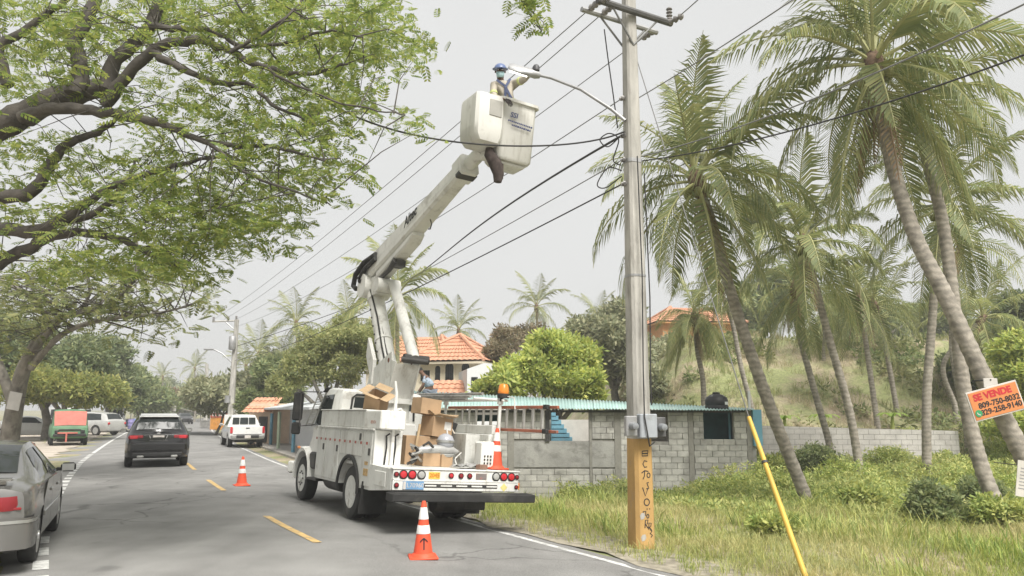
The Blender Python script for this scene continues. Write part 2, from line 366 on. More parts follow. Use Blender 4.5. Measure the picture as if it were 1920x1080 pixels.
# frames along the centre line
TAN = np.gradient(CLP, axis=0); TAN /= np.linalg.norm(TAN, axis=1)[:, None]
RGT = np.stack([TAN[:, 1], -TAN[:, 0]], 1)
ARC = np.concatenate([[0], np.cumsum(np.linalg.norm(np.diff(CLP, axis=0), axis=1))])
def road_pt(a, s):
    i = np.interp(a, ARC, np.arange(len(ARC))); k = int(min(i, len(ARC) - 2)); t = i - k
    p = CLP[k] * (1 - t) + CLP[k + 1] * t; r = RGT[k] * (1 - t) + RGT[k + 1] * t; return p + r * s
def road_z(p, s):
    bank = 1 - float(sm(45, 90, p[1])); return -.06 * min(max(s, 0), 3.5) * bank
def road_sheet(name, s0, s1, a0, a1, lift, m, step=1.0, ns=6, parent=None, edge=None):
    n = max(2, int((a1 - a0) / step) + 1); V = []; F = []
    for i in range(n):
        a = a0 + (a1 - a0) * i / (n - 1)
        for j in range(ns + 1):
            s = s0 + (s1 - s0) * j / ns
            if edge and j in (0, ns): s += edge * math.sin(a * 3.1 + j) * .5 + edge * math.sin(a * 7.7 + 2 * j) * .4
            p = road_pt(a, s); V.append((p[0], p[1], road_z(p, s) + lift))
    for i in range(n - 1):
        for j in range(ns):
            q = i * (ns + 1) + j; F.append((q, q + 1, q + ns + 2, q + ns + 1))
    return np_mesh(name, np.array(V), np.array(F), m, parent, smooth=True)
AL = ARC[-1]
road = tag(road_sheet('road', -3.75, 3.62, 0, AL, .0, asphalt, 1.0, 8, edge=.06), 'grey asphalt two lane road bending away', 'road', kind='structure')
white_paint = mat('white_line_paint', (.62, .62, .6), rough=.7, var=.1, scale=5, dirt=(.26, .255, .245), dirt_amt=.62, dirt_scale=9)
yellow_paint = mat('yellow_line_paint', (.62, .42, .16), rough=.7, var=.1, scale=5, dirt=(.27, .24, .19), dirt_amt=.62, dirt_scale=9)
tag(road_sheet('edge_line', 3.28, 3.4, 8, AL, .006, white_paint, 1.0, 1), 'thin white line along the grassy road edge', 'road line', kind='structure')
def arc_of(px, py):
    g = G(px, py); d = np.linalg.norm(CLP - np.array([g.x, g.y]), axis=1); k = int(d.argmin()); return float(ARC[k] + (np.array([g.x, g.y]) - CLP[k]) @ TAN[k])
aL0 = arc_of(183, 850)
tag(road_sheet('edge_line', -3.42, -3.27, aL0, AL, .006, white_paint, 1.0, 1), 'solid white line along the sandy roadside', 'road line', kind='structure')
k = 0; a = arc_of(60, 1075) - 8
while a < aL0 - .6:
    tag(road_sheet('road_mark', -3.43, -3.26, a, a + .62, .006, white_paint, .3, 1), 'short white dash where the edge line is broken', 'road mark', 'short white edge dashes', kind='structure')
    a += 1.02
for (x0, y0, x1, y1) in ((597, 1018, 500, 968), (421, 920, 390, 900), (366, 881, 351, 868)):
    a0, a1 = arc_of(x0, y0), arc_of(x1, y1)
    tag(road_sheet('road_mark', -.06, .06, a0, a1, .006, yellow_paint, .3, 1), 'yellow dash on the road centre line', 'road mark', 'yellow centre dashes', kind='structure')
base_a = arc_of(351, 868)
for q in range(1, 8):
    a0 = base_a + 6 + (q - 1) * 9.5
    tag(road_sheet('road_mark', -.06, .06, a0, a0 + 3, .006, yellow_paint, .5, 1), 'yellow dash on the road centre line', 'road mark', 'yellow centre dashes', kind='structure')
# sandy apron left of the road with a broken dark asphalt strip
tag(road_sheet('dirt_apron', -24, -4.6, 14, 160, .012, sand, 1.0, 10, edge=.35), 'pale sandy roadside apron where vehicles stand', 'dirt apron', kind='structure')
tag(road_sheet('old_asphalt', -5.2, -3.6, 0, 150, -.012, asphalt, 1.0, 3, edge=.12), 'crumbling asphalt strip beside the sandy apron', 'asphalt strip', kind='structure')
concrete_pave = mat('pavement_concrete', (.36, .335, .3), rough=.9, var=.1, scale=1.5, dirt=(.25, .23, .2), dirt_amt=.4, bump=.3)
aP0, aP1 = arc_of(545, 872), arc_of(376, 806) + 40
pv = MB()
n = 40
rings = []
for i in range(n + 1):
    a = aP0 + (aP1 - aP0) * i / n; q0 = road_pt(a, 4.35); q1 = road_pt(a, 11); z0 = road_z(q0, 3.5)
    rings.append([(q0[0], q0[1], z0 - .25), (q0[0], q0[1], z0 + .1), (q1[0], q1[1], z0 + .12), (q1[0], q1[1], z0 - .6)])
pv.loft(rings); tag(pv.build('pavement', concrete_pave), 'dusty concrete pavement beyond the bucket truck', 'pavement', kind='structure')
tag(road_sheet('gravel_shoulder', 3.58, 4.5, 6, aP0 + .3, .012, mat('shoulder_gravel', (.3, .27, .21), rough=.95, var=.25, scale=8, dirt=(.12, .13, .05), dirt_amt=.5, dirt_scale=3, bump=.6, bscale=60), 1.0, 3, edge=.2), 'gravelly strip between white line and grass', 'gravel', kind='structure')
# ================================================================== bucket truck (local: x right, y forward, z up)
tw = mat('truck_white', (.7, .695, .66), rough=.45, var=.08, scale=1.5, dirt=(.38, .35, .3), dirt_amt=.42, dirt_scale=3.5, spec=.4, streak=((.3, .27, .22), .46, (2.2, 2.2, .35)))
tg = mat('truck_grey', (.62, .62, .585), rough=.5, var=.08, scale=1.3, dirt=(.36, .335, .29), dirt_amt=.4, dirt_scale=3.2, streak=((.28, .255, .21), .5, (2.2, 2.2, .35)))
bw = mat('boom_white', (.66, .655, .62), rough=.5, var=.07, scale=1.2, dirt=(.33, .31, .27), dirt_amt=.4, dirt_scale=2.6, streak=((.27, .25, .22), .46, (1.5, 1.5, .6)))
blk = mat('black_rubber', (.028, .028, .027), rough=.8, var=.2, scale=6, dirt=(.09, .085, .075), dirt_amt=.4)
dk = mat('dark_steel', (.06, .058, .055), rough=.6, var=.2, scale=5, dirt=(.13, .1, .075), dirt_amt=.35, metal=.2)
rimm = mat('rim_paint', (.62, .62, .585), rough=.5, var=.1, dirt=(.25, .22, .18), dirt_amt=.5, dirt_scale=5)
gls = glass('dark_glass')
redl = mat('red_lens', (.5, .02, .03), rough=.2, var=.05, spec=.6, coat=.5)
dredl = mat('dark_red_lens', (.22, .015, .02), rough=.25, var=.05, spec=.6)
clrl = mat('clear_lens', (.38, .38, .36), rough=.25, var=.05, spec=.6)
orl = mat('orange_lens', (.75, .24, .03), rough=.3, var=.05, spec=.5)
chrome = mat('worn_metal', (.5, .5, .48), rough=.35, metal=.8, var=.1, dirt=(.2, .19, .17), dirt_amt=.4)
red_r = mat('reflective_red', (.4, .1, .07), rough=.5, var=.2); wht_r = mat('reflective_white', (.55, .52, .48), rough=.5, var=.1)
ink = mat('black_ink', (.03, .03, .03), rough=.8, var=.1); blue_ink = mat('blue_ink', (.03, .045, .16), rough=.7, var=.1)
T = empty('bucket_truck', (-1.93, 14.75, -.13), 0, 'white utility bucket truck with raised boom parked at the road edge', 'truck')
T.rotation_euler = (Matrix.Rotation(R(30.2), 3, 'Z') @ Matrix.Rotation(R(3.6), 3, 'Y')).to_euler()
TM = Matrix.Translation(T.location) @ T.rotation_euler.to_matrix().to_4x4()
def tloc(p): return TM.inverted() @ Vector(p)
def wheel(parent, x, y, r=.46, wd=.25, face=-1, hub=.0, nut=True, rim_m=None, name='wheel', zc=None, rr=.62):
    zc = r if zc is None else zc
    w_ = empty(name, (x, y, zc)); w_.parent = parent
    t = MB(); h = wd / 2
    t.lathe([(r * rr, -h * .9), (r * .86, -h), (r * .96, -h * .86), (r, -h * .55), (r, h * .55), (r * .96, h * .86), (r * .86, h), (r * rr, h * .9)], 36, axis='X'); t.build('tyre', blk, w_, 40)
    g = MB(); f = face
    g.lathe([(r * rr, f * h * .92), (r * (rr - .04), f * h * .8), (r * (rr - .1), f * h * .35), (r * .36, f * h * (.25 + hub)), (r * .2, f * h * (.35 + hub)), (r * .18, f * h * (.6 + hub)), (.001, f * h * (.62 + hub))], 28, axis='X')
    rim = g.build('rim', rim_m or rimm, w_, 40)
    if nut:
        q = MB()
        for k in range(8):
            an = k * math.pi / 4; q.box((f * h * (.3 + hub), r * .3 * math.cos(an), r * .3 * math.sin(an)), (.05, .03, .03))
        tag(q.build('wheel_nuts', dk, w_), kind='stuff')
    return w_
for sx in (-1, 1):
    wheel(T, sx * 1.0, .05, face=sx, hub=.1, wd=.26)
    wheel(T, sx * .72, .05, face=-sx, hub=.1, wd=.26, nut=False)
    wheel(T, sx * .97, 3.38, face=sx, hub=.6, wd=.27)
# chassis
c = MB()
for sx in (-1, 1): c.box((sx * .42, 1.3, .68), (.09, 6.2, .24), bev=.015)
for y in (-1.5, -.6, .9, 2.0, 3.1): c.box((0, y, .68), (.84, .1, .16))
c.cyl((-.95, .05, .46), (.95, .05, .46), .075); c.cyl((-.9, 3.38, .46), (.9, 3.38, .46), .06)
c.lathe([(.001, -.2), (.13, -.18), (.2, -.06), (.2, .06), (.13, .18), (.001, .2)], 16, (0, .05, .46), 'Y')
c.cyl((0, .2, .5), (0, 2.6, .62), .045); c.build('chassis', dk, T, 40)
tk = MB(); tk.cyl((-.78, 1.25, .55), (-.78, 2.15, .55), .22, n=20); tk.build('fuel_tank', dk, T, 40)
sp = MB(); sp.cyl((-.05, -1.15, .42), (.5, -1.15, .42), .19, n=18); sp.box((.72, -.95, .42), (.5, .5, .3), bev=.02); sp.build('spare_tank', dk, T, 40)
# flat deck and tail
d = MB(); d.box((0, -.1, .965), (2.18, 3.7, .06), bev=.008); d.build('deck', tg, T)
tp = MB(); tp.box((0, -1.97, .9), (2.3, .05, .17), bev=.012); tp.box((0, -1.985, .735), (2.3, .04, .155), bev=.01)
tp.box((0, -1.95, .995), (2.34, .12, .025), bev=.006); tp.box((0, -1.985, .82), (2.26, .05, .02)); tail = tp.build('tail_panel', tw, T)
sl_ = MB()
sl_.box((.05, -2.007, .74), (1.36, .006, .06)); slot = sl_.build('step_slot', dk, tail)
for i in range(5):
    g = MB(); g.box((-.5 + i * .28, -2.012, .74), (.2, .008, .022)); g.build('slot_bar', tw, tail)
bp = MB(); bp.box((.05, -2.12, .57), (2.58, .3, .13), bev=.015); bp.box((.05, -2.12, .637), (2.5, .24, .012)); bp.build('rear_bumper', blk, T)
cn = MB(); cn.prism([(-.95, .57), (-1.93, .66), (-1.93, .98), (-.95, 1.0)], -1.155, -1.1, 'YZ'); cn.box((-1.155, -1.45, .8), (.02, .5, .24), bev=.01); cn.build('rear_corner_panel', tg, T)
cn = MB(); cn.prism([(-.95, .57), (-1.93, .66), (-1.93, .98), (-.95, 1.0)], 1.1, 1.155, 'YZ'); cn.build('rear_corner_panel', tg, T)
def lamp(x, z, r, m, y=-1.996, ring=True, nm='tail_light'):
    e = MB(); e.lathe([(r, 0), (r, -.012), (r * .8, -.026), (.001, -.032)], 20, (x, y, z), 'Y'); L_ = e.build(nm, m, T, 40)
    if ring: q = MB(); q.lathe([(r * 1.22, 0), (r * 1.22, -.016), (r * 1.02, -.02), (r * 1.0, 0)], 20, (x, y, z), 'Y'); q.build('rubber_ring', blk, L_, 40)
for x, r, m in ((-1.1, .035, dredl), (-.83, .062, redl), (-.98 + .0, .06, redl), (-.67, .06, clrl), (.7, .06, clrl), (.85, .06, redl), (1.0, .06, redl), (1.11, .034, dredl)):
    lamp(x, .905, r, m)
for x, m in ((-.14, redl), (.04, dredl), (.2, dredl)): lamp(x, .905, .038, m, nm='marker_light')
lamp(-1.09, .74, .034, dredl, -2.007, nm='marker_light'); lamp(1.1, .74, .03, dredl, -2.007, nm='marker_light')
pl = MB(); pl.box((-.8, -2.012, .74), (.36, .012, .13), bev=.004); plate = pl.build('licence_plate', mat('plate_blue', (.16, .3, .48), rough=.4, var=.15), T)
wb = MB(); wb.box((-.955, -2.0195, .74), (.045, .003, .12)); wb.build('plate_strip', wht_r, plate)
text_mesh('plate_number', 'L70960', .1, wht_r, plate, frame((-.77, -2.019, .74), (1, 0, 0), (0, 0, 1)))
yp = MB(); yp.box((-.44, -1.999, .9), (.2, .01, .11), bev=.003); ypl = yp.build('number_plate', mat('tag_yellow', (.72, .5, .09), rough=.5), T)
text_mesh('tag_number', '2045', .09, mat('tag_orange', (.55, .2, .03), rough=.6), ypl, frame((-.44, -2.005, .9), (1, 0, 0), (0, 0, 1)), bold=.004)
rp_ = MB(); rp_.box((.42, -1.999, .9), (.2, .01, .1), bev=.003); rp_.build('worn_plate', mat('worn_plate_paint', (.2, .17, .16), rough=.7, dirt=(.4, .1, .08), dirt_amt=.5, dirt_scale=8), T)
di = MB(); di.add([(.86, -2.008, .66), (.93, -2.008, .73), (.86, -2.008, .8), (.79, -2.008, .73)], [(0, 1, 2, 3)]); di.build('hazard_diamond', mat('tag_yellow2', (.6, .53, .2), rough=.5), T)
om = MB(); om.box((1.165, -1.95, .75), (.03, .09, .12), bev=.01); om.build('side_marker', orl, T)
# side boxes: outer shells with wheel arch cut
def sidebox(sx):
    x0, x1 = sx * .62, sx * 1.13
    m = MB(); poly = [(-.95, .57), (2.3, .55), (2.3, 1.58), (-.95, 1.58)]; m.prism(poly, min(x0, x1), max(x0, x1)); o = m.build('tool_cabinet', tg, T)
    k = MB(); k.lathe([(.56, -.6), (.56, .6)], 32, (sx * .9, .2, .5), 'X'); k.box((sx * .9, .2, .3), (1.2, 1.12, .5)); cut(o, [k])
    a = MB(); a.loft([[(sx * 1.135 + ox, .2 + rr * math.cos(t), .5 + rr * math.sin(t)) for ox, rr in ((0, .54), (sx * .035, .55), (sx * .035, .6), (0, .62))] for t in [R(-4 + i * 188 / 18) for i in range(19)]]); a.build('wheel_arch', blk, o)
    b = MB()
    xs = sx * 1.137
    for y0, y1, z0, z1 in ((1.72, 2.27, .6, 1.53), (.85, 1.68, .6, 1.53), (-.42, .81, 1.1, 1.53), (-.92, -.46, .62, 1.53)):
        dm = MB(); dm.box((xs, (y0 + y1) / 2, (z0 + z1) / 2), (.022, y1 - y0, z1 - z0), bev=.008); dd = dm.build('cabinet_door', tg, o)
        hm = MB(); hm.box((xs + sx * .014, y0 + .1, (z0 + z1) / 2 + .12), (.012, .09, .12), bev=.004); hm.build('door_handle', dk, dd)
    for i in range(22):
        y = -.9 + i * .15
        st = MB(); st.box((sx * 1.152, y + .07, 1.335), (.003, .09, .045)); st.build('reflector_strip', red_r if i % 2 else wht_r, o)
    rl = MB(); rl.box((sx * 1.14, .67, 1.575), (.05, 3.27, .035), bev=.008); rl.build('drip_rail', tg, o)
    stk = MB(); stk.box((sx * 1.151, -.72, .85), (.004, .22, .12)); stk.box((sx * 1.151, -.72, 1.0), (.004, .16, .06)); stk.build('warning_sticker', mat('sticker', (.5, .33, .14), rough=.6, var=.3, scale=25), o)
    return o
for sx in (-1, 1): sidebox(sx)
u = MB(); u.box((-.9, .95, 1.745), (.42, 2.7, .32), bev=.02); uo = u.build('upper_cabinet', tg, T)
q = MB(); q.box((-.9, .95, 1.91), (.46, 2.74, .02), bev=.006); q.build('cabinet_lid', tg, uo)
u = MB(); u.box((-.9, -.8, 1.745), (.46, .78, .32), bev=.02); uw = u.build('upper_cabinet', tw, T)
text_mesh('faded_lettering', 'RENTA', .08, mat('faded_red', (.45, .22, .16), rough=.7), uw, frame((-1.132, -.85, 1.7), (0, -1, 0), (0, 0, 1)))
br = MB(); br.box((-.88, -.97, 1.28), (.5, .05, .58), bev=.01); br.build('rear_bulkhead', tw, T)
pp = MB(); pp.tube([(-.82, -1.03, .98), (-.82, -1.03, 2.2), (-.86, -1.03, 2.42)], [.035, .03, .02], 8); pp.tube([(-.82, -1.03, 1.92), (-.72, -1.03, 1.95), (-.66, -1.03, 1.88), (-.66, -1.03, 1.8)], .02, 6); pp.build('outrigger_post', tw, T, 40)
for x in (-.94, -.78):
    h = MB(); h.tube([(x, -1.02, .98), (x + .01, -1.05, 1.3), (x, -1.03, 1.48), (x + .06, -1.03, 1.52)], .015, 6); h.build('hydraulic_hose', blk, T, 40)
fl = MB(); fl.box((-.92, -.62, .42), (.5, .03, .55), Euler((R(8), 0, 0))); fl.build('mud_flap', blk, T)
fl = MB(); fl.box((.92, -.62, .42), (.5, .03, .55), Euler((R(8), 0, 0))); fl.build('mud_flap', blk, T)
# cab
def ring(y, w0, w1, z0, z1, r=.12):
    """rounded cab section at y: bottom half-width w0, top half-width w1"""
    pts = []
    for sx in (1, -1):
        a = [(w0 * sx, y, z0), (w0 * sx, y, z0 + .5 * (z1 - z0)), (w1 * sx, y, z1 - r), ((w1 - r * .3) * sx, y, z1 - r * .3), ((w1 - r) * sx, y, z1)]
        pts += a if sx > 0 else a[::-1]
    return pts
cb = MB(); cb.loft([ring(1.72, .93, .86, .95, 2.30), ring(1.78, .98, .9, .7, 2.36), ring(2.7, 1.0, .9, .7, 2.4), ring(2.92, 1.0, .88, .7, 2.33), ring(3.3, 1.0, .93, .7, 1.62), ring(3.36, .98, .92, .7, 1.5)])
cab = cb.build('cab', tw, T, 35)
vz = MB(); vz.box((0, 3.06, 2.36), (1.72, .3, .03), Euler((R(-16), 0, 0)), bev=.01); vz.build('sun_visor', blk, cab)
def pane(nm, pts, m=gls, parent=None, th=.01):
    p = [Vector(v) for v in pts]; n = (p[1] - p[0]).cross(p[2] - p[0]).normalized() * th
    b_ = MB(); k = len(p); b_.add([v - n for v in p] + [v + n for v in p], [tuple(range(k)), tuple(range(2 * k - 1, k - 1, -1))] + [(i, (i + 1) % k, k + (i + 1) % k, k + i) for i in range(k)])
    return b_.build(nm, m, parent)
pane('rear_window', [(-.66, 1.733, 1.82), (.66, 1.733, 1.82), (.62, 1.726, 2.2), (-.62, 1.726, 2.2)], gls, cab)
gk = MB(); gk.tube([(-.7, 1.71, 1.78), (-.68, 1.7, 2.18), (-.6, 1.7, 2.25), (.6, 1.7, 2.25), (.68, 1.7, 2.18), (.7, 1.71, 1.78)], .022, 6); gk.build('window_gasket', blk, cab, 40)
pane('windscreen', [(-.82, 3.285, 1.68), (.82, 3.285, 1.68), (.76, 2.965, 2.26), (-.76, 2.965, 2.26)], gls, cab)
for sx in (-1, 1):
    pane('side_window', [(sx * 1.0, 2.15, 1.62), (sx * 1.0, 3.1, 1.58), (sx * .915, 2.84, 2.22), (sx * .915, 2.18, 2.24)], gls, cab)
    dr = MB(); dr.prism([(2.05, .8), (3.12, .8), (3.12, 1.54), (2.05, 1.54)], sx * .995, sx * 1.015); do = dr.build('door', tw, cab)
    hd = MB(); hd.box((sx * 1.025, 2.2, 1.4), (.02, .14, .04), bev=.005); hd.build('door_handle', dk, do)
    stp = MB(); stp.box((sx * .98, 2.6, .5), (.3, .8, .05), bev=.01); stp.box((sx * .9, 2.6, .62), (.1, .7, .2)); stp.build('cab_step', dk, T)
    mi = MB(); mi.tube([(sx * .98, 3.15, 1.6), (sx * 1.22, 3.5, 1.55), (sx * 1.24, 3.55, 2.3), (sx * .95, 2.95, 2.3)], .016, 6); mi.build('mirror_bracket', dk, T, 40)
    ml = MB(); ml.box((sx * 1.27, 3.58, 1.98), (.23, .09, .62), Euler((0, 0, R(-12 * sx))), bev=.03); ml.build('mirror', blk, T)
    ms_ = MB(); ms_.box((sx * 1.27, 3.58, 1.5), (.2, .09, .26), Euler((0, 0, R(-12 * sx))), bev=.03); ms_.build('mirror', blk, T)
# grille guard seen beside the cab
gg = MB()
for k in range(7): gg.cyl((-.98 - .012 * k, 3.0 + .085 * k, 2.24 - .105 * k), (-.86 - .012 * k, 3.03 + .085 * k, 2.26 - .105 * k), .013, n=6)
gg.tube([(-1.0, 2.97, 2.3), (-1.08, 3.5, 1.56)], .016, 6); gg.tube([(-.85, 3.0, 2.3), (-.94, 3.54, 1.56)], .016, 6); gg.build('grab_rail', chrome, T, 40)
# hood and fenders
def hring(y, w_, zt, z0): return [(w_, y, z0), (w_, y, zt - .2), (w_ - .07, y, zt - .05), (w_ - .3, y, zt), (-w_ + .3, y, zt), (-w_ + .07, y, zt - .05), (-w_, y, zt - .2), (-w_, y, z0)]
hd = MB(); hd.loft([hring(3.3, .88, 1.56, .8), hring(3.8, .8, 1.48, .8), hring(4.3, .72, 1.38, .75), hring(4.5, .66, 1.25, .7)]); hood = hd.build('hood', tw, T, 40)
for sx in (-1, 1):
    f = MB(); rg_ = []
    for i in range(13):
        t = R(-8 + i * 188 / 12); yy = 3.4 + .62 * math.cos(t); zz = .5 + .63 * math.sin(t)
        yi = 3.4 + .53 * math.cos(t); zi = .5 + .53 * math.sin(t)
        rg_.append([(sx * 1.12, yi, zi), (sx * 1.14, yy * .5 + yi * .5, zz * .5 + zi * .5 + .02), (sx * 1.08, yy, zz), (sx * .72, yy, zz + .03), (sx * .72, yi, zi)])
    f.loft(rg_); fo = f.build('front_fender', tw, T, 50)
    tl = MB(); tl.box((sx * 1.13, 3.7, 1.09), (.05, .14, .06), bev=.02); tl.build('turn_signal', orl, fo)
    hl = MB(); hl.box((sx * .78, 4.42, 1.0), (.3, .12, .2), bev=.04); hl.build('headlight', clrl, T)
    av = MB(); av.box((sx * .99, 2.75, .86), (.2, .45, .35), bev=.04); av.build('battery_box', dk, T)
fb = MB(); fb.box((0, 4.55, .62), (2.2, .14, .28), bev=.04); fb.build('front_bumper', tw, T)
gr = MB()
gr.box((0, 4.5, 1.0), (.9, .06, .4), bev=.02); gr.build('grille', chrome, T)
# pedestal, turret
pd = MB(); pd.box((0, 1.2, 1.35), (.8, .8, .75), bev=.04); pd.cyl((0, 1.2, 1.7), (0, 1.2, 2.15), .34, n=28); pd.cyl((0, 1.2, 2.1), (0, 1.2, 2.2), .42, n=28); pd.build('pedestal', tw, T, 40)
tur = [(2.25, 2.12), (1.98, 2.75), (1.3, 2.98), (.82, 3.12), (.8, 2.95), (.56, 2.9), (.9, 2.12)]
for x in (-.26, .24):
    t_ = MB(); t_.prism(tur, x, x + .035); to = t_.build('turret_plate', tg, T)
    hl_ = MB(); hl_.cyl((x - .004, 1.72, 2.34), (x + .04, 1.72, 2.34), .07, n=14); hl_.cyl((x - .004, .95, 2.95), (x + .04, .95, 2.95), .05, n=12); hl_.build('pin_boss', mat('rust', (.16, .06, .035), rough=.9, var=.3), to)
t_ = MB(); t_.prism([(2.2, 2.14), (1.96, 2.7), (1.9, 2.7), (2.05, 2.14)], -.23, .24); t_.build('turret_web', tg, T); t_ = MB(); t_.prism([(.59, 2.87), (.91, 2.16), (.97, 2.16), (.65, 2.87)], -.23, .24); t_.build('turret_web', tg, T)
# lower boom (round tubes), elbow and upper boom
def P3(y, z, x=0): return Vector((x, y, z))
lb0, lb1 = P3(1.45, 2.6), P3(2.78, 4.55)
lb = MB(); lb.tube([lb0, lb0.lerp(lb1, .05), lb1], [.2, .19, .175], 22); lbo = lb.build('lower_boom', bw, T, 40)
g = MB(); g.tube([lb0.lerp(lb1, .42), lb0.lerp(lb1, .45)], .2, 22); g.tube([lb0.lerp(lb1, .93), lb0.lerp(lb1, 1.02)], .2, 22); g.build('boom_collar', bw, lbo, 40)
kn = MB(); kn.prism([(1.75, 2.5), (2.2, 3.1), (2.18, 3.5), (1.75, 3.0)], -.3, -.22); kn.build('lift_bracket', bw, lbo)
for k in range(7):
    sp_k = lb0.lerp(lb1, .2 + .1 * k); q = MB(); q.cyl((-.2, sp_k.y, sp_k.z), (-.16, sp_k.y, sp_k.z), .022, n=8); q.build('bolt', dk, lbo)
lh_ = MB(); lh_.tube([lb0 + Vector((-.12, -.14, .1)), lb0.lerp(lb1, .35) + Vector((-.13, -.17, 0)), lb0.lerp(lb1, .7) + Vector((-.12, -.16, .02)), lb1 + Vector((-.16, -.06, .1))], .02, 6); lh_.build('boom_hose', blk, T, 50)
lh_ = MB(); lh_.tube([lb0 + Vector((-.05, -.18, .1)), lb0.lerp(lb1, .4) + Vector((-.06, -.2, 0)), lb0.lerp(lb1, .75) + Vector((-.05, -.18, .0)), lb1 + Vector((-.05, -.12, .08))], .016, 6); lh_.build('boom_hose', dk, T, 50)
l20, l21 = P3(.55, 2.98, .12), P3(2.02, 4.72, .12)
l2 = MB(); l2.tube([l20, l21], .115, 18); l2o = l2.build('leveling_link', bw, T, 40)
q = MB(); q.cyl((-.1, .55, 2.98), (.42, .55, 2.98), .09, n=14); q.cyl((-.2, .42, 2.95), (.3, .3, 2.93), .05, n=10); q.build('link_pin', dk, l2o, 40)
el = MB(); el.cyl((-.3, 2.95, 4.75), (.34, 2.95, 4.75), .27, n=26); el.cyl((-.22, 2.2, 4.68), (.3, 2.2, 4.68), .16, n=20); el.prism([(2.2, 4.5), (3.1, 4.5), (3.3, 4.9), (2.4, 4.92)], -.16, .16); el.build('elbow_joint', bw, T, 40)
ub0, ub1 = P3(3.3, 4.98), P3(-1.62, 6.38)
ud = (ub1 - ub0).normalized(); un = Vector((0, -ud.z, ud.y)) * -1
if un.z < 0: un = -un
def ubp(t, n, x=0): return ub0.lerp(ub1, t) + un * n + Vector((x, 0, 0))
def bring(t, n0, n1, hx, b=.05): return [tuple(ubp(t, n0, -hx + b)), tuple(ubp(t, n0 + b, -hx)), tuple(ubp(t, n1 - b, -hx)), tuple(ubp(t, n1, -hx + b)), tuple(ubp(t, n1, hx - b)), tuple(ubp(t, n1 - b, hx)), tuple(ubp(t, n0 + b, hx)), tuple(ubp(t, n0, hx - b))]
ub = MB(); ub.loft([bring(-.02, -.12, .32, .2), bring(.05, -.2, .34, .22), bring(.5, -.18, .25, .18), bring(.98, -.13, .18, .145)]); ubo = ub.build('upper_boom', bw, T, 30)
q = MB(); q.loft([bring(.16, -.36, -.19, .16, .03), bring(.5, -.34, -.19, .15, .03), bring(.545, -.26, -.18, .14, .03)]); q.build('boom_housing', bw, ubo, 30)
q = MB(); q.loft([bring(.93, -.17, .22, .18, .04), bring(1.0, -.17, .22, .18, .04)]); q.build('boom_collar', bw, ubo, 30)
q = MB(); q.loft([bring(.955, -.175, -.08, .185, .02), bring(.985, -.175, -.08, .185, .02)]); q.build('wear_pad', dk, ubo)
sm_ = MB(); sm_.ribbon([ubp(.08, .03, -.2215), ubp(.5, -.02, -.184), ubp(.93, -.03, -.152)], .02, (-1, 0, 0)); sm_.build('boom_seam', tg, ubo)
tip = MB(); tip.tube([ubp(.97, .03), P3(-2.12, 6.53)], .125, 18); tip.build('boom_tip', bw, T, 40)
hs_ = MB(); hs_.tube([ubp(.2, .12, -.235), ubp(.08, .2, -.28), ubp(-.02, .12, -.3), ubp(-.05, -.1, -.3), P3(3.3, 4.72, -.3)], [.06] * 5, 10); hs_.tube([ubp(.2, .02, -.235), ubp(.1, .02, -.28), ubp(.03, -.1, -.3), P3(3.0, 4.85, -.32)], .055, 10); hs_.build('boom_hose', blk, T, 40)
hc = MB(); hc.tube([ubp(.13, -.27, -.1), ubp(.2, -.42, -.1), ubp(.28, -.44, -.1), ubp(.36, -.38, -.1)], [.035, .04, .05, .08], 10); hc.tube([ubp(.18, -.42, 0), ubp(.2, -.55, 0), ubp(.16, -.6, 0), ubp(.12, -.5, 0)], .015, 6)
hc.box(ubp(.34, -.42), (.2, .3, .14)); hc.build('boom_cylinder', dk, T, 40)
hk = MB(); hk.tube([ubp(.66, -.2), ubp(.67, -.33), ubp(.655, -.4), ubp(.64, -.36)], .014, 6); hk.build('hook', dk, T, 40)
text_mesh('maker_lettering', 'Altec', .3, ink, ubo, frame(ubp(.55, .12, -.1815), -ud * -1, un), bold=.008, shear=.25)
# bucket
bm_ = mat('bucket_fibreglass', (.62, .61, .57), rough=.55, var=.06, scale=2, dirt=(.36, .34, .3), dirt_amt=.38, dirt_scale=3.5, streak=((.36, .34, .29), .5, (3, 3, .4)))
BX, BY, BZ = .42, -2.27, 6.28
def brect(hx, hy, z, cx=BX, cy=BY, b=.06): return [(cx + sx * (hx - (b if k == 0 else 0)), cy + sy * (hy - (0 if k == 0 else b)), z) for sx, sy, ks in ((-1, -1, (1, 0)), (1, -1, (0, 1)), (1, 1, (1, 0)), (-1, 1, (0, 1))) for k in ks]
bk = MB(); rings = [brect(.3, .26, BZ), brect(.335, .29, BZ + .05), brect(.37, .33, BZ + 1.04), brect(.41, .37, BZ + 1.05), brect(.41, .37, BZ + 1.1), brect(.35, .31, BZ + 1.1), brect(.33, .28, BZ + .08)]
bk.loft(rings); bucket = bk.build('bucket', bm_, T, 40)
cv = MB(); cr_ = []
for z, hx, hy, dx in ((6.46, .12, .2, .06), (6.5, .22, .28, .02), (6.6, .265, .31, 0), (6.8, .275, .33, 0), (7.28, .275, .33, 0), (7.34, .26, .315, 0), (7.355, .2, .25, 0)): cr_.append(brect(hx, hy, z, -.17 + dx, -2.33, .05))
cv.loft(cr_); cvo = cv.build('tool_apron', bm_, bucket, 40)
pk = MB(); pk.box((-.08, -2.662, 7.1), (.24, .02, .3), bev=.008); pk.build('pocket_shade_panel', mat('pocket_shade', (.34, .33, .3), rough=.7, var=.1), cvo)  # recess drawn as a flat panel, its shade put into the colour
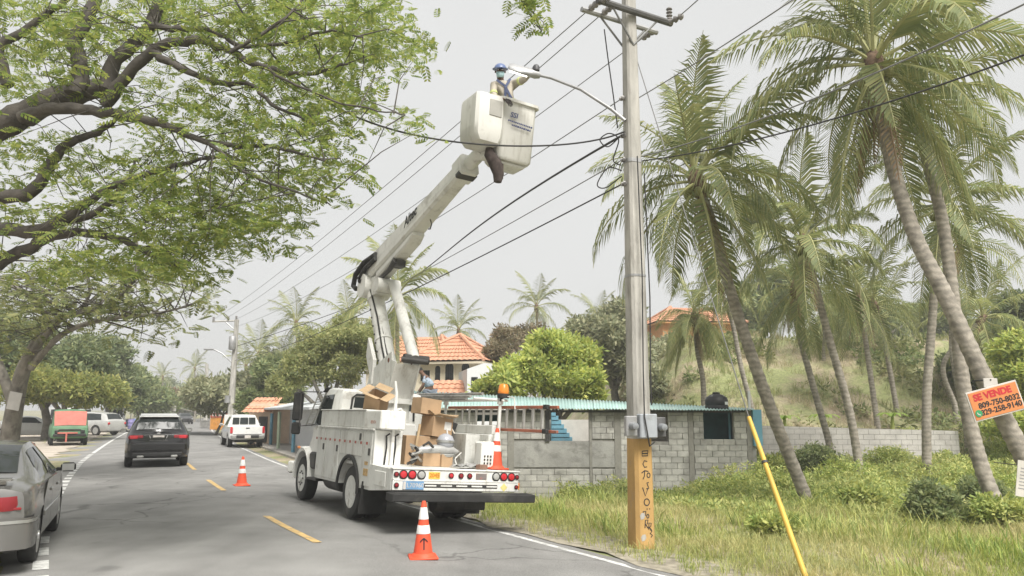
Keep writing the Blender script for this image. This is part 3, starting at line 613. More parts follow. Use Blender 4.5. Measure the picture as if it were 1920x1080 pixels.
bm2 = MB(); bm2.box((BX, BY, BZ - .03), (.5, .4, .06), bev=.02); bm2.box((.1, -2.15, 6.5), (.3, .25, .3), bev=.03); bm2.build('bucket_mount', bw, bucket)
text_mesh('logo', 'SSI', .13, blue_ink, bucket, frame((.3, -2.628, 7.08), (1, 0, 0), (0, 0, 1))   , bold=.002, shear=.2)
for i, (x0, x1, z) in enumerate(((.2, .66, 6.97), (.28, .64, 6.9))):
    x = x0
    while x < x1:
        l = rnd.uniform(.01, .028); s_ = MB(); s_.box((x + l / 2, -2.617 - .004 * (z - 6.3), z - .05 * (x - x0)), (l, .02, .024)); s_.build('small_print', blue_ink, bucket); x += l + .02
bag = MB(); pts = [(-.03, -2.4, 6.55), (-.02, -2.42, 6.35), (.08, -2.45, 6.2), (.16, -2.45, 6.02), (.15, -2.45, 5.88)]
bag.tube(pts, [.05, .1, .12, .1, .07], 10); bag.tube([(.1, -2.4, 6.3), (.22, -2.45, 6.2), (.24, -2.45, 5.95)], [.03, .03, .015], 6)
bag.X = Matrix.Identity(4); bo = bag.build('canvas_cover', mat('dark_canvas', (.06, .045, .04), rough=.95, var=.3, scale=12), bucket, 60)
# right-hand ladder rack with beacon
rk = MB()
for y in (-1.38, .9): rk.tube([(1.05, y, .98), (1.05, y, 2.25)], .03, 8); rk.box((1.05, y, 2.2), (.09, .09, .12), bev=.01)
rk.tube([(1.05, 2.3, 2.24), (1.05, -1.5, 2.22)], .025, 8); rk.tube([(.5, -1.38, 2.22), (1.2, -1.38, 2.22)], .022, 8)
rk.tube([(1.12, -1.38, 2.3), (1.12, -1.75, 2.26), (1.12, -1.8, 2.06)], .012, 6); rko = rk.build('ladder_rack', tw, T, 40)
pb = MB()
for i, (x, z) in enumerate(((1.02, 2.3), (.95, 2.27), (.88, 2.31), (.98, 2.36))): pb.tube([(x, 2.5, z + .02), (x, 1.2, z), (x + .01, .1 - .3 * i, z - .02)], .028, 8)
pb.build('pipe_bundle', mat('pipe_grey', (.3, .29, .27), rough=.6, var=.25, dirt=(.1, .09, .08), dirt_amt=.5, dirt_scale=6), rko, 40)
be = MB(); be.lathe([(.09, 0), (.1, .02), (.1, .05), (.085, .15), (.06, .18), (.001, .185)], 20, (1.08, -1.42, 2.33)); beo = be.build('beacon', orl, rko, 40)
q = MB(); q.lathe([(.11, -.07), (.11, .0), (.05, .02)], 20, (1.08, -1.42, 2.33)); q.cyl((1.05, -1.42, 2.2), (1.05, -1.42, 2.3), .04); q.build('beacon_base', blk, beo, 40)
sb = MB(); sb.box((1.02, -.25, 1.68), (.12, 2.1, .17), bev=.015); sb.box((.97, -.25, 1.3), (.14, 2.1, .6), bev=.015); sb.build('right_side_board', tg, T)
cb_ = MB(); cb_.box((.8, -1.35, 1.24), (.26, .3, .46), bev=.03)
cbo = cb_.build('control_box', tw, T)
for i in range(3):
    for j in range(3): q = MB(); q.box((.73 + i * .06, -1.505, 1.1 + j * .06), (.03, .01, .035)); q.build('valve_lever', dk, cbo)
# ---------------------------------------------------------------- ladder lying on edge on the rack (a thing of its own)
lad = empty('extension_ladder', TM @ Vector((1.17, -.9, 1.9)), 0, 'long extension ladder with orange rails hung on the truck rack', 'ladder'); lad.rotation_euler = T.rotation_euler
fib = mat('orange_fibreglass', (.36, .12, .07), rough=.6, var=.15, scale=4, dirt=(.2, .14, .11), dirt_amt=.35); alu = mat('ladder_aluminium', (.5, .49, .46), rough=.45, metal=.6, var=.15, dirt=(.25, .23, .2), dirt_amt=.4)
for z, x in ((.2, 0), (-.2, 0), (.2, .07), (-.2, .07)):
    m = MB(); m.box((x, .05 - (x > 0) * .3, z), (.05, 3.7, .05), bev=.008); m.build('rail', fib, lad)
me = None
for i in range(24):
    if me is None:
        m = MB(); m.cyl((0, 0, -.2), (0, 0, .2), .022, n=8); me = m.mesh('rung', 40); me.materials.append(alu)
    o = link_mesh('rung', me, None, lad); o.location = (.0 + .07 * (i % 2), -1.75 + i * .15, 0)
for z in (.2, -.2): m = MB(); m.box((0, -1.84, z), (.07, .12, .08), bev=.01); m.build('rail_foot', blk, lad)
# ---------------------------------------------------------------- loose things on the deck
def tthing(name, p, rz, label, cat, group=None, tilt=(0, 0)):
    e = empty(name, TM @ Vector(p), 0, label, cat, group); e.rotation_euler = (T.rotation_euler.to_matrix() @ Euler((R(tilt[0]), R(tilt[1]), R(rz))).to_matrix()).to_euler(); return e
card = mat('cardboard', (.4, .27, .16), rough=.9, var=.12, scale=3, dirt=(.3, .2, .12), dirt_amt=.3); cardin = mat('cardboard_inside', (.46, .33, .2), rough=.9); tape = mat('packing_tape', (.5, .4, .28), rough=.4)
paper = mat('white_label', (.7, .69, .66), rough=.8)
def carton(p, s_, rz, label, flaps=0, tilt=(0, 0), lab=None):
    e = tthing('cardboard_box', p, rz, label, 'box', None, tilt); x, y, z = s_; t = .008
    b_ = MB(); b_.box((0, -y / 2, z / 2), (x, t, z)); b_.box((0, y / 2, z / 2), (x, t, z)); b_.box((-x / 2, 0, z / 2), (t, y, z)); b_.box((x / 2, 0, z / 2), (t, y, z)); b_.box((0, 0, .006), (x, y, .01)); b_.build('box_body', card, e)
    if flaps:
        for sy in (-1, 1): f = MB(); f.box((0, sy * (y / 2 + .07), z + .03), (x, .16, .008), Euler((R(-sy * (-25 + flaps)), 0, 0))); f.build('flap', cardin, e)
        for sx in (-1, 1): f = MB(); f.box((sx * (x / 2 + .05), 0, z + .06), (.15, y, .008), Euler((0, R(sx * (-40 + flaps)), 0))); f.build('flap', cardin, e)
    else:
        for sy in (-1, 1): f = MB(); f.box((0, sy * y / 4, z), (x, y / 2 - .004, .008)); f.build('flap', card, e)
        f = MB(); f.box((0, 0, z + .006), (x, .06, .004)); f.build('tape', tape, e)
    if lab: f = MB(); f.box((lab[0] * x, -y / 2 - .006, z * lab[1]), (x * .35, .004, z * .4)); f.build('label_sheet', paper, e)
    return e
carton((-.62, .5, 1.95), (.34, .33, .32), 35, 'tilted open carton on top of the grey cabinet beside the boom', 24, (20, -24))
carton((.02, -.42, 1.9), (.42, .34, .28), 8, 'open carton topmost of the stack behind the boom', 0, (0, 4))
carton((.25, -.42, 1.5), (.44, .38, .36), 12, 'carton with white label under the topmost carton', 15, (0, 5), (.25, .6))
carton((-.22, -.5, 1.0), (.38, .4, .5), -5, 'narrow carton standing on the deck beside white bulkhead', 0)
carton((.16, -.4, 1.0), (.34, .38, .5), 4, 'low carton at the bottom of the carton stack', 0)
carton((-.1, -.95, 1.0), (.32, .3, .24), 0, 'small stained carton at the tail edge below the grey lamp', 0)
carton((.17, -.98, 1.0), (.22, .3, .21), 6, 'smallest stained carton at the tail edge', 0)
bd = tthing('black_board', (.48, -.1, 1.0), 0, 'dark board leaning behind the carton stack', 'board'); m = MB(); m.box((0, 0, .42), (.5, .03, .85), Euler((R(8), R(14), 0)), bev=.006); m.build('panel', blk, bd)
lampm = mat('lamp_grey', (.38, .38, .37), rough=.45, var=.15, metal=.3, dirt=(.2, .19, .17), dirt_amt=.4)
ol = tthing('old_street_lamp', (.02, -1.05, 1.26), 0, 'dismounted grey street lamp head lying across cartons', 'lamp')
m = MB(); m.tube([(-.38, 0, 0), (-.3, 0, .01), (-.05, 0, .03), (.3, 0, .02), (.4, 0, 0)], [.04, .075, .085, .07, .03], 14); m.build('housing', lampm, ol, 50)
m = MB(); m.lathe([(.001, -.05), (.1, -.04), (.12, 0), (.1, .01)], 16, (.18, 0, -.05), sc=(1.4, .9)); m.build('lens', clrl, ol, 50)
gl = tthing('globe_lamp', (.2, -.98, 1.42), 0, 'round grey photocell lamp globe among the cartons', 'lamp'); m = MB(); m.lathe([(.001, -.15), (.09, -.13), (.15, -.05), (.16, .03), (.12, .11), (.05, .15), (.001, .155)], 22); m.build('globe', mat('globe_glass', (.34, .35, .38), rough=.25, var=.08), gl, 60)
m = MB(); m.lathe([(.155, -.01), (.17, 0), (.17, .03), (.155, .04)], 22); m.build('globe_rim', chrome, gl, 50)
hb_ = tthing('white_lamp_shade', (.28, -.85, 1.0), 20, 'pale lamp reflector lying low behind the small cartons', 'lamp shade'); m = MB(); m.lathe([(.06, 0), (.16, .05), (.18, .16), (.17, .2), (.13, .21)], 20); m.build('reflector', lampm, hb_, 50)
sh = tthing('shovel', (.66, -.75, 1.0), 0, 'shovel with pale handle leaning back from the deck', 'shovel'); m = MB(); m.tube([(-.12, .6, .88), (.08, .1, .3)], .018, 8); m.build('handle', mat('pale_wood', (.55, .5, .42), rough=.7), sh, 50)
m = MB(); m.loft([[(.06 + dx * a, .12 - b_ * .24, .32 - b_ * .28 + .02 * abs(dx)) for dx in (-1, -.5, 0, .5, 1)] for a, b_ in ((.03, 0), (.11, .15), (.12, .7), (.09, .95), (.02, 1.1))], closed=False); m.build('blade', chrome, sh, 50)
for i, (x, y, z, l, t1, t2, lab) in enumerate(((.42, -.7, 1.0, .85, -18, -24, 'bent white pipe leaning at the left of the shovel'), (.5, -.9, 1.0, .7, -8, -20, 'thin white pipe leaning beside the bent pipe'))):
    e = tthing('white_pipe', (x, y, z), 0, lab, 'pipe', None, (t1, t2)); m = MB(); m.tube([(0, 0, 0), (0, 0, l * .75), (.02, -.02, l)], .016, 8); m.build('tube', tw, e, 50); m = MB(); m.tube([(0, 0, l * .2), (.15, -.04, l * .3)], .012, 6); m.build('branch', tw, e, 50)
cl_ = tthing('metal_clamps', (-.42, -1.2, 1.0), 0, 'heap of galvanised clamps beside the white bulkhead', 'clamps')
for i in range(7):
    m = MB(); a = rnd.uniform(0, 6.3); c0 = Vector((rnd.uniform(-.16, .16), rnd.uniform(-.15, .15), .05 + .05 * i)); m.tube([c0, c0 + Vector((math.cos(a) * .2, .1 * math.sin(a), .06)), c0 + Vector((math.cos(a + .8) * .26, .1, -.02))], .024, 7); m.build('clamp', chrome if i % 2 else dk, cl_, 50)
sr = tthing('scrap_sheet', (.55, -1.35, 1.0), 10, 'crumpled grey metal sheet lying at the tail edge', 'scrap'); m = MB()
m.loft([[(-.35 + .1 * i, -.18 + .12 * j, .03 + .03 * math.sin(i * 2.1 + j * 1.7) + .02 * i * .4) for i in range(8)] for j in range(4)], closed=False); m.build('sheet', lampm, sr)
bu = tthing('wooden_block', (.62, -1.62, 1.0), 25, 'short brown wooden block on the tail edge', 'block'); m = MB(); m.box((0, 0, .04), (.22, .1, .08), bev=.008); m.build('timber', mat('brown_wood', (.22, .13, .09), rough=.9, var=.2), bu)
wl = tthing('wood_slat', (-.34, -.85, 1.0), 0, 'thin wooden slat standing against the narrow carton', 'slat', None, (-6, 9)); m = MB(); m.box((0, 0, .35), (.04, .025, .75)); m.build('timber', mat('slat_wood', (.4, .29, .17), rough=.9), wl)
# ---------------------------------------------------------------- cones
cone_o = mat('cone_orange', (.68, .085, .035), rough=.55, var=.08, scale=3, dirt=(.42, .1, .06), dirt_amt=.35, dirt_scale=5); cone_w = mat('cone_white', (.66, .65, .63), rough=.5, var=.06, dirt=(.45, .42, .4), dirt_amt=.35, dirt_scale=6)
def cone(loc, rz, label, arrow=False, h=.72, rot=None):
    e = empty('traffic_cone', loc, rz, label, 'cone')
    if rot: e.rotation_euler = rot
    def rad(z): return .135 + (.028 - .135) * z / h
    b_ = MB(); b_.box((0, 0, .016), (.37, .37, .032), bev=.012); b_.lathe([(.165, .03), (.15, .05), (rad(.05), .07)], 24); b_.build('base', cone_o, e, 40)
    b_ = MB(); b_.lathe([(rad(.04), .04), (rad(h * .96), h * .96), (.022, h), (.012, h)], 24); bd_ = b_.build('cone_body', cone_o, e, 40)
    for z0, z1 in ((.43 * h, .58 * h), (.68 * h, .89 * h)): b_ = MB(); b_.lathe([(rad(z0) + .002, z0), (rad(z0) + .005, z0 + .004), (rad(z1) + .005, z1 - .004), (rad(z1) + .002, z1)], 24); b_.build('reflective_band', cone_w, bd_, 40)
    if arrow:
        def on(a, z): r = rad(z) + .004; return Vector((r * math.sin(a), -r * math.cos(a), z))
        b_ = MB(); nr = lambda p: Vector((p.x, p.y, .15)).normalized()
        b_.ribbon([on(0, .12 + .018 * k) for k in range(9)], .018, nr); b_.ribbon([on(-.5 + .1 * k, .265 - .12 * abs(-.5 + .1 * k) ** 1.3) for k in range(11)], .022, nr); b_.build('painted_arrow', ink, bd_)
    return e
g = G(793, 1047); cone(g, R(12), 'orange traffic cone with black painted arrow standing on the asphalt', True)
g = G(453, 911); cone(g, R(30), 'orange traffic cone standing ahead of the truck beside the yellow dashes')
cone(TM @ Vector((1.0, -1.42, 1.0)), 0, 'orange traffic cone riding on the truck deck', h=.72, rot=T.rotation_euler)
# ================================================================== other vehicles (local: x right, y forward, rear axle area at -y)
silver = mat('silver_paint', (.21, .205, .195), rough=.22, metal=.6, var=.04, spec=.5, coat=.5, dirt=(.26, .25, .23), dirt_amt=.2)
blackp = mat('black_paint', (.014, .014, .015), rough=.2, var=.1, spec=.5, coat=.6, dirt=(.03, .03, .028), dirt_amt=.25)
whitep = mat('white_paint', (.68, .68, .66), rough=.3, var=.03, spec=.5, coat=.4, dirt=(.5, .48, .44), dirt_amt=.25)
alloy = mat('alloy_rim', (.5, .5, .49), rough=.3, metal=.7, var=.1, dirt=(.2, .19, .17), dirt_amt=.3)
trim = mat('black_trim', (.025, .025, .025), rough=.5, var=.1)
def csec(y, zb, zl, w, zt, wt):
    h = [(w * .8, zb), (w * .95, zb + .04), (w, zb + .16), (w * 1.0, zb + .6 * (zl - zb)), (w * .975, zl - .05), (w * .95, zl)]
    d = zt - zl
    h += [(wt + (w * .95 - wt) * .5, zl + d * .5), (wt, zl + d * .86), (wt * .93, zl + d * .97), (wt * .6, zt), (0, zt + .015)]
    return [(x, y, z) for x, z in h] + [(-x, y, z) for x, z in h[-2::-1]]
class Car:
    def __init__(s, name, st, paint, wheels, r, label, cat, loc, heading, wd=.2, rim=None, track=None, group=None):
        s.st = st; s.e = empty(name, loc, -R(heading), label, cat, group)
        b = MB(); b.loft([csec(*q) for q in st]); s.body = b.build('body', paint, s.e, 32)
        s.W = max(q[3] for q in st); ks = []
        for y in wheels:
            for sx in (-1, 1):
                k = MB(); k.lathe([(r * 1.14, -.16), (r * 1.14, .3)] if sx > 0 else [(r * 1.14, -.3), (r * 1.14, .16)], 28, (sx * (s.W - .12), y, r * 1.02), 'X'); ks.append(k)
        cut(s.body, ks); m = s.body.data
        if len(m.materials) == 0: m.materials.append(paint)
        for y in wheels:
            for sx in (-1, 1): wheel(s.e, sx * ((track or s.W) - wd / 2 - .015), y, r, wd, sx, hub=.45, nut=False, rim_m=rim or alloy, rr=.66)
        ub = MB(); ub.box((0, (wheels[0] + wheels[1]) / 2, r * .95), (s.W * 1.2, abs(wheels[1] - wheels[0]) * 1.3, .16)); ub.build('underbody', trim, s.e)
    def I(s, y):
        q = s.st
        for a, b in zip(q, q[1:]):
            if a[0] <= y <= b[0]:
                t = (y - a[0]) / max(1e-6, b[0] - a[0]); return [a[i] + (b[i] - a[i]) * t for i in range(6)]
        return list(q[0] if y < q[0][0] else q[-1])
    def sidept(s, y, f, sx, off=.008):
        """point on the greenhouse side: f 0 at belt, 1 at roof"""
        _, zb, zl, w, zt, wt = s.I(y); d = zt - zl
        P = [(w * .95, zl), (wt + (w * .95 - wt) * .5, zl + d * .5), (wt, zl + d * .86), (wt * .93, zl + d * .97)]
        g = f * 3 if f < 1 else 2.999; fs = [0, .5, .86, .97]
        for k in range(3):
            if fs[k] <= f <= fs[k + 1]:
                t = (f - fs[k]) / (fs[k + 1] - fs[k]); x = P[k][0] + (P[k + 1][0] - P[k][0]) * t; z = P[k][1] + (P[k + 1][1] - P[k][1]) * t; return Vector((sx * (x + off), y, z + off * .3))
        return Vector((sx * (P[-1][0] + off), y, P[-1][1]))
    def window(s, y0b, y1b, y0t, y1t, f0=.08, f1=.84, nm='side_window', n=6, m=None):
        for sx in (-1, 1):
            b = MB(); rows = []
            for k in range(n + 1):
                f = f0 + (f1 - f0) * k / n; t = k / n
                rows.append([s.sidept((y0b + (y0t - y0b) * t) * (1 - j / n) + (y1b + (y1t - y1b) * t) * j / n, f, sx) for j in range(n + 1)])
            b.loft(rows, closed=False); b.build(nm, m or gls, s.e, 60)
    def endglass(s, y0, y1, fx=.8, nm='rear_window', off=.012, m=None, sgn=-1, t0=0.0, t1=1.0):
        """curved pane over the slope between stations y0 (low) and y1 (roof)"""
        b = MB(); rows = []
        for k in range(6):
            t = t0 + (t1 - t0) * k / 5; y = y0 + (y1 - y0) * t; q = s.I(y); zz = q[4]; wt = q[5] * fx
            rows.append([(wt * u, y + sgn * off, zz + .015 * (1 - abs(u)) + off * .8 - .01 * abs(u) ** 3) for u in (-1, -.8, -.5, 0, .5, .8, 1)])
        b.loft(rows, closed=False); return b.build(nm, m or gls, s.e, 60)
    def part(s, nm, m, c, d, bev=.02, rot=None, parent=None):
        b = MB(); b.box(c, d, rot, bev=bev); return b.build(nm, m, parent or s.e)
    def mirror(s, y, z, m=None):
        for sx in (-1, 1):
            b = MB(); b.box((sx * (s.W + .1), y, z), (.2, .1, .13), bev=.035); b.box((sx * (s.W - .01), y + .02, z - .03), (.1, .06, .05), bev=.01); mo = b.build('wing_mirror', m or trim, s.e)
            b = MB(); b.box((sx * (s.W + .1), y - .054, z), (.16, .004, .1)); b.build('mirror_glass', chrome, mo)
def plate(car, y, z, txt='A 0000', w_=.32, ang=0):
    p = car.part('licence_plate', wht_r, (0, y, z), (w_, .012, .15), .003)
    return p
# silver sedan entering from the left edge
p1, p2 = Vector((-5.88, 9.94, 0)), Vector((-7.05, 12.4, 0)); hdg = math.degrees(math.atan2(p2.x - p1.x, p2.y - p1.y))
rt = Vector((math.cos(R(hdg)), -math.sin(R(hdg)), 0)); mid = (p1 + p2) / 2 - rt * .86
sed = [(-2.38, .42, .78, .62, .8, .5), (-2.32, .3, .92, .8, .97, .6), (-2.15, .24, .96, .86, 1.01, .66), (-1.75, .22, .97, .885, 1.03, .67), (-1.5, .21, .97, .89, 1.09, .64), (-.95, .2, .96, .89, 1.32, .58), (-.6, .2, .95, .89, 1.4, .57), (0, .2, .94, .89, 1.43, .58), (.45, .2, .93, .89, 1.39, .58), (.85, .2, .93, .89, 1.22, .62), (1.25, .2, .92, .885, 1.0, .68), (1.6, .21, .88, .88, .93, .68), (2.1, .24, .76, .84, .8, .62), (2.36, .32, .62, .7, .66, .5)]
C1 = Car('silver_sedan', sed, silver, (-1.33, 1.35), .31, 'silver sedan with red tail lamps leaving past the edge line', 'car', mid, hdg)
C1.window(-1.28, .95, -.75, .5, .12, .84); C1.endglass(-1.5, -.66, .94); C1.endglass(1.2, .5, .94, 'windscreen', sgn=1)
for y in (-.28,): 
    for sx in (-1, 1):
        b = MB(); b.ribbon([C1.sidept(y + .02 * k, .1 + .12 * k, sx, .012) for k in range(7)], .06, (sx, 0, .3)); b.build('door_pillar', trim, C1.e)
C1.mirror(.78, 1.0)
for sx in (-1, 1):
    b = MB(); rr_ = []
    for k in range(7):
        t = k / 6; x = .36 + .44 * t; y = -2.4 + .03 * t + .17 * max(0, t - .7) ** 1.2 * 4
        x = min(x, .84); rr_.append([(sx * x, y - .012, .72 + .01 * t), (sx * x, y - .03, .79), (sx * x, y - .012, .875 + .012 * t)])
    b.loft(rr_, closed=False); b.build('tail_light', dredl, C1.e, 60)
    b = MB(); b.box((sx * .6, -2.352, .745), (.34, .02, .03), bev=.006); b.build('tail_light_trim', dredl, C1.e)
    b = MB(); b.prism([(-1.27, .32), (-.28, .32), (-.28, .95), (-.9, .95), (-1.2, .75)], sx * .888, sx * .893); b.build('rear_door', silver, C1.e)
    b = MB(); b.prism([(-.26, .32), (.84, .32), (.86, .94), (-.26, .95)], sx * .888, sx * .893); b.build('front_door', silver, C1.e)
    for y in (-.4, .5): C1.part('door_handle', silver, (sx * .9, y - .1, .8), (.025, .17, .035), .01)
    C1.part('side_moulding', silver, (sx * .9, -.2, .56), (.018, 2.0, .06), .006)
b = MB(); b.loft([[(x, y, z) for x, y in ((-.9, -1.95), (-.895, -2.18), (-.84, -2.33), (-.6, -2.4), (0, -2.43), (.6, -2.4), (.84, -2.33), (.895, -2.18), (.9, -1.95))] for z in (.3, .36, .5, .6, .64)], closed=False); b.build('rear_bumper', silver, C1.e, 60)
b = MB(); b.loft([[(x * 1.006, y - .008, z) for x, y in ((-.9, -1.95), (-.895, -2.18), (-.84, -2.33), (-.6, -2.4), (0, -2.43), (.6, -2.4), (.84, -2.33), (.895, -2.18), (.9, -1.95))] for z in (.585, .62)], closed=False); b.build('bumper_strip', chrome, C1.e, 60)
b = MB(); b.box((0, -2.18, 1.06), (1.3, .16, .03), bev=.012); b.box((-.55, -2.16, 1.03), (.06, .1, .05)); b.box((.55, -2.16, 1.03), (.06, .1, .05)); b.build('spoiler', silver, C1.e); plate(C1, -2.36, .8)
# black crossover
g0 = (G(250, 873) + G(335, 874)) / 2; hdg = -25.5; fw = Vector((math.sin(R(hdg)), math.cos(R(hdg)), 0))
suv = [(-2.35, .52, .9, .72, .93, .6), (-2.3, .36, 1.02, .88, 1.06, .76), (-2.15, .3, 1.06, .95, 1.13, .76), (-1.9, .28, 1.07, .965, 1.52, .66), (-1.6, .28, 1.06, .97, 1.62, .65), (-.8, .27, 1.04, .97, 1.68, .66), (0, .27, 1.02, .97, 1.69, .66), (.5, .27, 1.0, .97, 1.6, .66), (.95, .27, .99, .965, 1.3, .7), (1.25, .28, .98, .96, 1.06, .74), (1.9, .32, .9, .92, .95, .7), (2.3, .42, .72, .75, .75, .55)]
C2 = Car('black_crossover', suv, blackp, (-1.35, 1.4), .37, 'black crossover driving away down the open lane', 'car', Vector((g0.x, g0.y, 0)) + fw * 1.35, hdg, wd=.24)
C2.window(-1.75, .95, -1.5, .45, .1, .84); C2.endglass(-2.13, -1.85, .9, t0=.1, t1=.9); C2.endglass(1.2, .5, .94, 'windscreen', sgn=1); C2.mirror(.7, 1.12)
C2.part('roof_spoiler', whitep, (0, -1.78, 1.62), (1.2, .34, .035), .015); b = MB(); b.loft([[(x, y, q + .004) for x in (-.56, -.3, 0, .3, .56)] for y, q in ((-1.6, 1.64), (-.8, 1.7), (0, 1.71), (.4, 1.64))], closed=False); b.build('roof_reflection', mat('painted_roof_sheen', (.55, .55, .53), rough=.3, var=.05), C2.e, 60)  # pale colours up here paint the sky's reflection on a black roof
for sx in (-1, 1):
    C2.part('tail_light', dredl, (sx * .66, -2.3, .97), (.46, .1, .13), .04); C2.part('tail_light_lens', redl, (sx * .72, -2.35, .97), (.22, .03, .1), .015)
    C2.part('fog_reflector', dredl, (sx * .68, -2.37, .6), (.24, .03, .05), .01); C2.part('exhaust_tip', chrome, (sx * .5, -2.34, .36), (.2, .1, .07), .02)
C2.part('tailgate_trim', chrome, (0, -2.325, .87), (.56, .05, .025), .008); plate(C2, -2.335, .95, w_=.34)
for sx in (-1, 1): C2.part('tailgate_trim', chrome, (sx * .24, -2.33, .95), (.03, .04, .16), .008, Euler((0, R(sx * 22), 0)))
C2.part('rear_bumper', blackp, (0, -2.29, .66), (1.72, .2, .3), .06); C2.part('bumper_skirt', trim, (0, -2.28, .42), (1.5, .16, .16), .04); C2.part('badge', chrome, (0, -2.28, 1.07), (.1, .02, .08), .01)
# white pickup
g0 = (G(432, 838) + G(484, 839)) / 2; hdg = -26; fw = Vector((math.sin(R(hdg)), math.cos(R(hdg)), 0))
pk_ = [(-2.5, .55, 1.08, .88, 1.1, .78), (-2.45, .45, 1.12, .92, 1.14, .8), (-1.0, .42, 1.12, .925, 1.14, .8), (-.85, .42, 1.12, .925, 1.16, .8), (-.8, .42, 1.12, .925, 1.66, .66), (-.6, .42, 1.11, .925, 1.74, .66), (.3, .42, 1.1, .925, 1.76, .66), (.7, .42, 1.08, .925, 1.62, .67), (1.2, .42, 1.06, .92, 1.12, .74), (2.2, .45, .98, .88, 1.02, .7), (2.5, .55, .85, .75, .88, .6)]
C3 = Car('white_pickup', pk_, whitep, (-1.5, 1.55), .38, 'white double cab pickup parked beside the pavement', 'car', Vector((g0.x, g0.y, g0.z)) + fw * 1.5, hdg, wd=.25)
b = MB(); b.box((0, -1.68, 1.1), (1.5, 1.45, .5)); cut(C3.body, [b]); C3.window(-.68, 1.05, -.55, .62, .1, .82)
for x0, x1 in ((-.62, -.26), (-.22, .22), (.26, .62)): pane('rear_window', [(x0, -.875, 1.24), (x1, -.875, 1.24), (x1 * .96, -.835, 1.6), (x0 * .96, -.835, 1.6)], gls, C3.e)
C3.mirror(.8, 1.2, whitep); C3.part('tailgate', whitep, (0, -2.51, .93), (1.5, .05, .42), .015); C3.part('tailgate_handle', trim, (0, -2.54, 1.05), (.2, .02, .06), .01); C3.part('rear_bumper', trim, (0, -2.58, .6), (1.6, .16, .16), .03); plate(C3, -2.67, .6)
for sx in (-1, 1): C3.part('tail_light', redl, (sx * .83, -2.5, .95), (.13, .08, .36), .03); C3.part('bumper_corner', chrome, (sx * .72, -2.6, .6), (.3, .16, .17), .03)
# derelict green van with a red covered front
green_v = mat('van_green', (.1, .2, .11), rough=.6, var=.15, scale=2, dirt=(.18, .2, .14), dirt_amt=.4); red_v = mat('van_red', (.42, .13, .1), rough=.7, var=.12, dirt=(.3, .16, .12), dirt_amt=.35)
g0 = (G(74, 835) + G(128, 836)) / 2
van = [(-1.75, .4, 1.0, .8, 1.72, .66), (-1.65, .36, 1.02, .86, 1.8, .7), (0, .35, 1.03, .88, 1.86, .74), (1.2, .35, 1.02, .88, 1.82, .74), (1.5, .36, 1.0, .87, 1.68, .74), (1.82, .4, .98, .84, 1.06, .72), (1.9, .46, .9, .8, .93, .68)]
C4 = Car('green_van', van, green_v, (-1.15, 1.2), .29, 'derelict green van with red boarded windscreen on the sand', 'van', Vector((g0.x, g0.y + 1.2, g0.z)), 148, wd=.17, rim=trim)
C4.endglass(1.84, 1.35, 1.0, 'red_windscreen_cover', m=red_v, sgn=1, off=.02); C4.window(-1.2, 1.2, -1.2, 1.1, .1, .82)
C4.part('bumper', trim, (0, 1.97, .55), (1.5, .1, .14), .03); C4.part('grille_gap', trim, (0, 1.92, .82), (1.0, .05, .06), .01)
for sx in (-1, 1): C4.part('headlight_hole', trim, (sx * .58, 1.93, .72), (.2, .04, .16), .02)
C4.part('tow_bar', red_v, (.15, 2.05, .45), (.08, .1, .5), .01); C4.part('tow_beam', red_v, (.1, 2.04, .66), (.9, .06, .08), .01)
# parked cars further along the sand
def parked(px, py, heading, st, paint, r, wh, name, label, win, eg, ms=None):
    g = G(px, py); c = Car(name, st, paint, wh, r, label, 'car', g, heading); c.window(*win); c.endglass(*eg[0]); c.endglass(*eg[1], nm='windscreen', sgn=1)
    for sx in (-1, 1): c.part('tail_light', redl, (sx * c.W * .8, st[1][0] - .02, st[1][2] * .85), (.2, .1, .16), .03); c.part('headlight', clrl, (sx * c.W * .72, st[-2][0] + .1, st[-2][2] * .86), (.26, .3, .12), .04)
    c.mirror(.7, 1.02); return c
parked(48, 821, 62, sed, whitep, .32, (-1.33, 1.35), 'pale_sedan', 'pale sedan parked behind the green van', (-1.28, .95, -.75, .5, .12, .84), ((-1.5, -.66, .94), (1.2, .5, .94)))
parked(168, 816, -75, suv, mat('pale_silver_paint', (.5, .5, .48), rough=.3, metal=.2, var=.04, coat=.4), .36, (-1.35, 1.4), 'silver_wagon', 'silver wagon parked beyond the green van', (-1.75, .95, -1.5, .45, .1, .84), ((-2.13, -1.85, .9), (1.2, .5, .94)))
parked(345, 795, 150, sed, blackp, .31, (-1.33, 1.35), 'dark_sedan', 'small dark sedan approaching far down the road', (-1.28, .95, -.75, .5, .12, .84), ((-1.5, -.66, .94), (1.2, .5, .94)))
mini = [(q[0], q[1], q[2] * 1.05, q[3], q[4] * 1.12, q[5] * 1.1) for q in van]
for px, py, hd_, lab in ((212, 807, 150, 'white minibus parked beside the market stalls'), (128, 812, 120, 'white minibus half hidden behind the green van')):
    g = G(px, py); c = Car('white_minibus', mini, whitep, (-1.15, 1.2), .31, lab, 'van', g, hd_); c.window(-1.3, 1.2, -1.3, 1.05, .1, .82); c.endglass(1.84, 1.35, .95, 'windscreen', sgn=1); c.part('bumper', trim, (0, 1.95, .6), (1.5, .1, .16), .03)
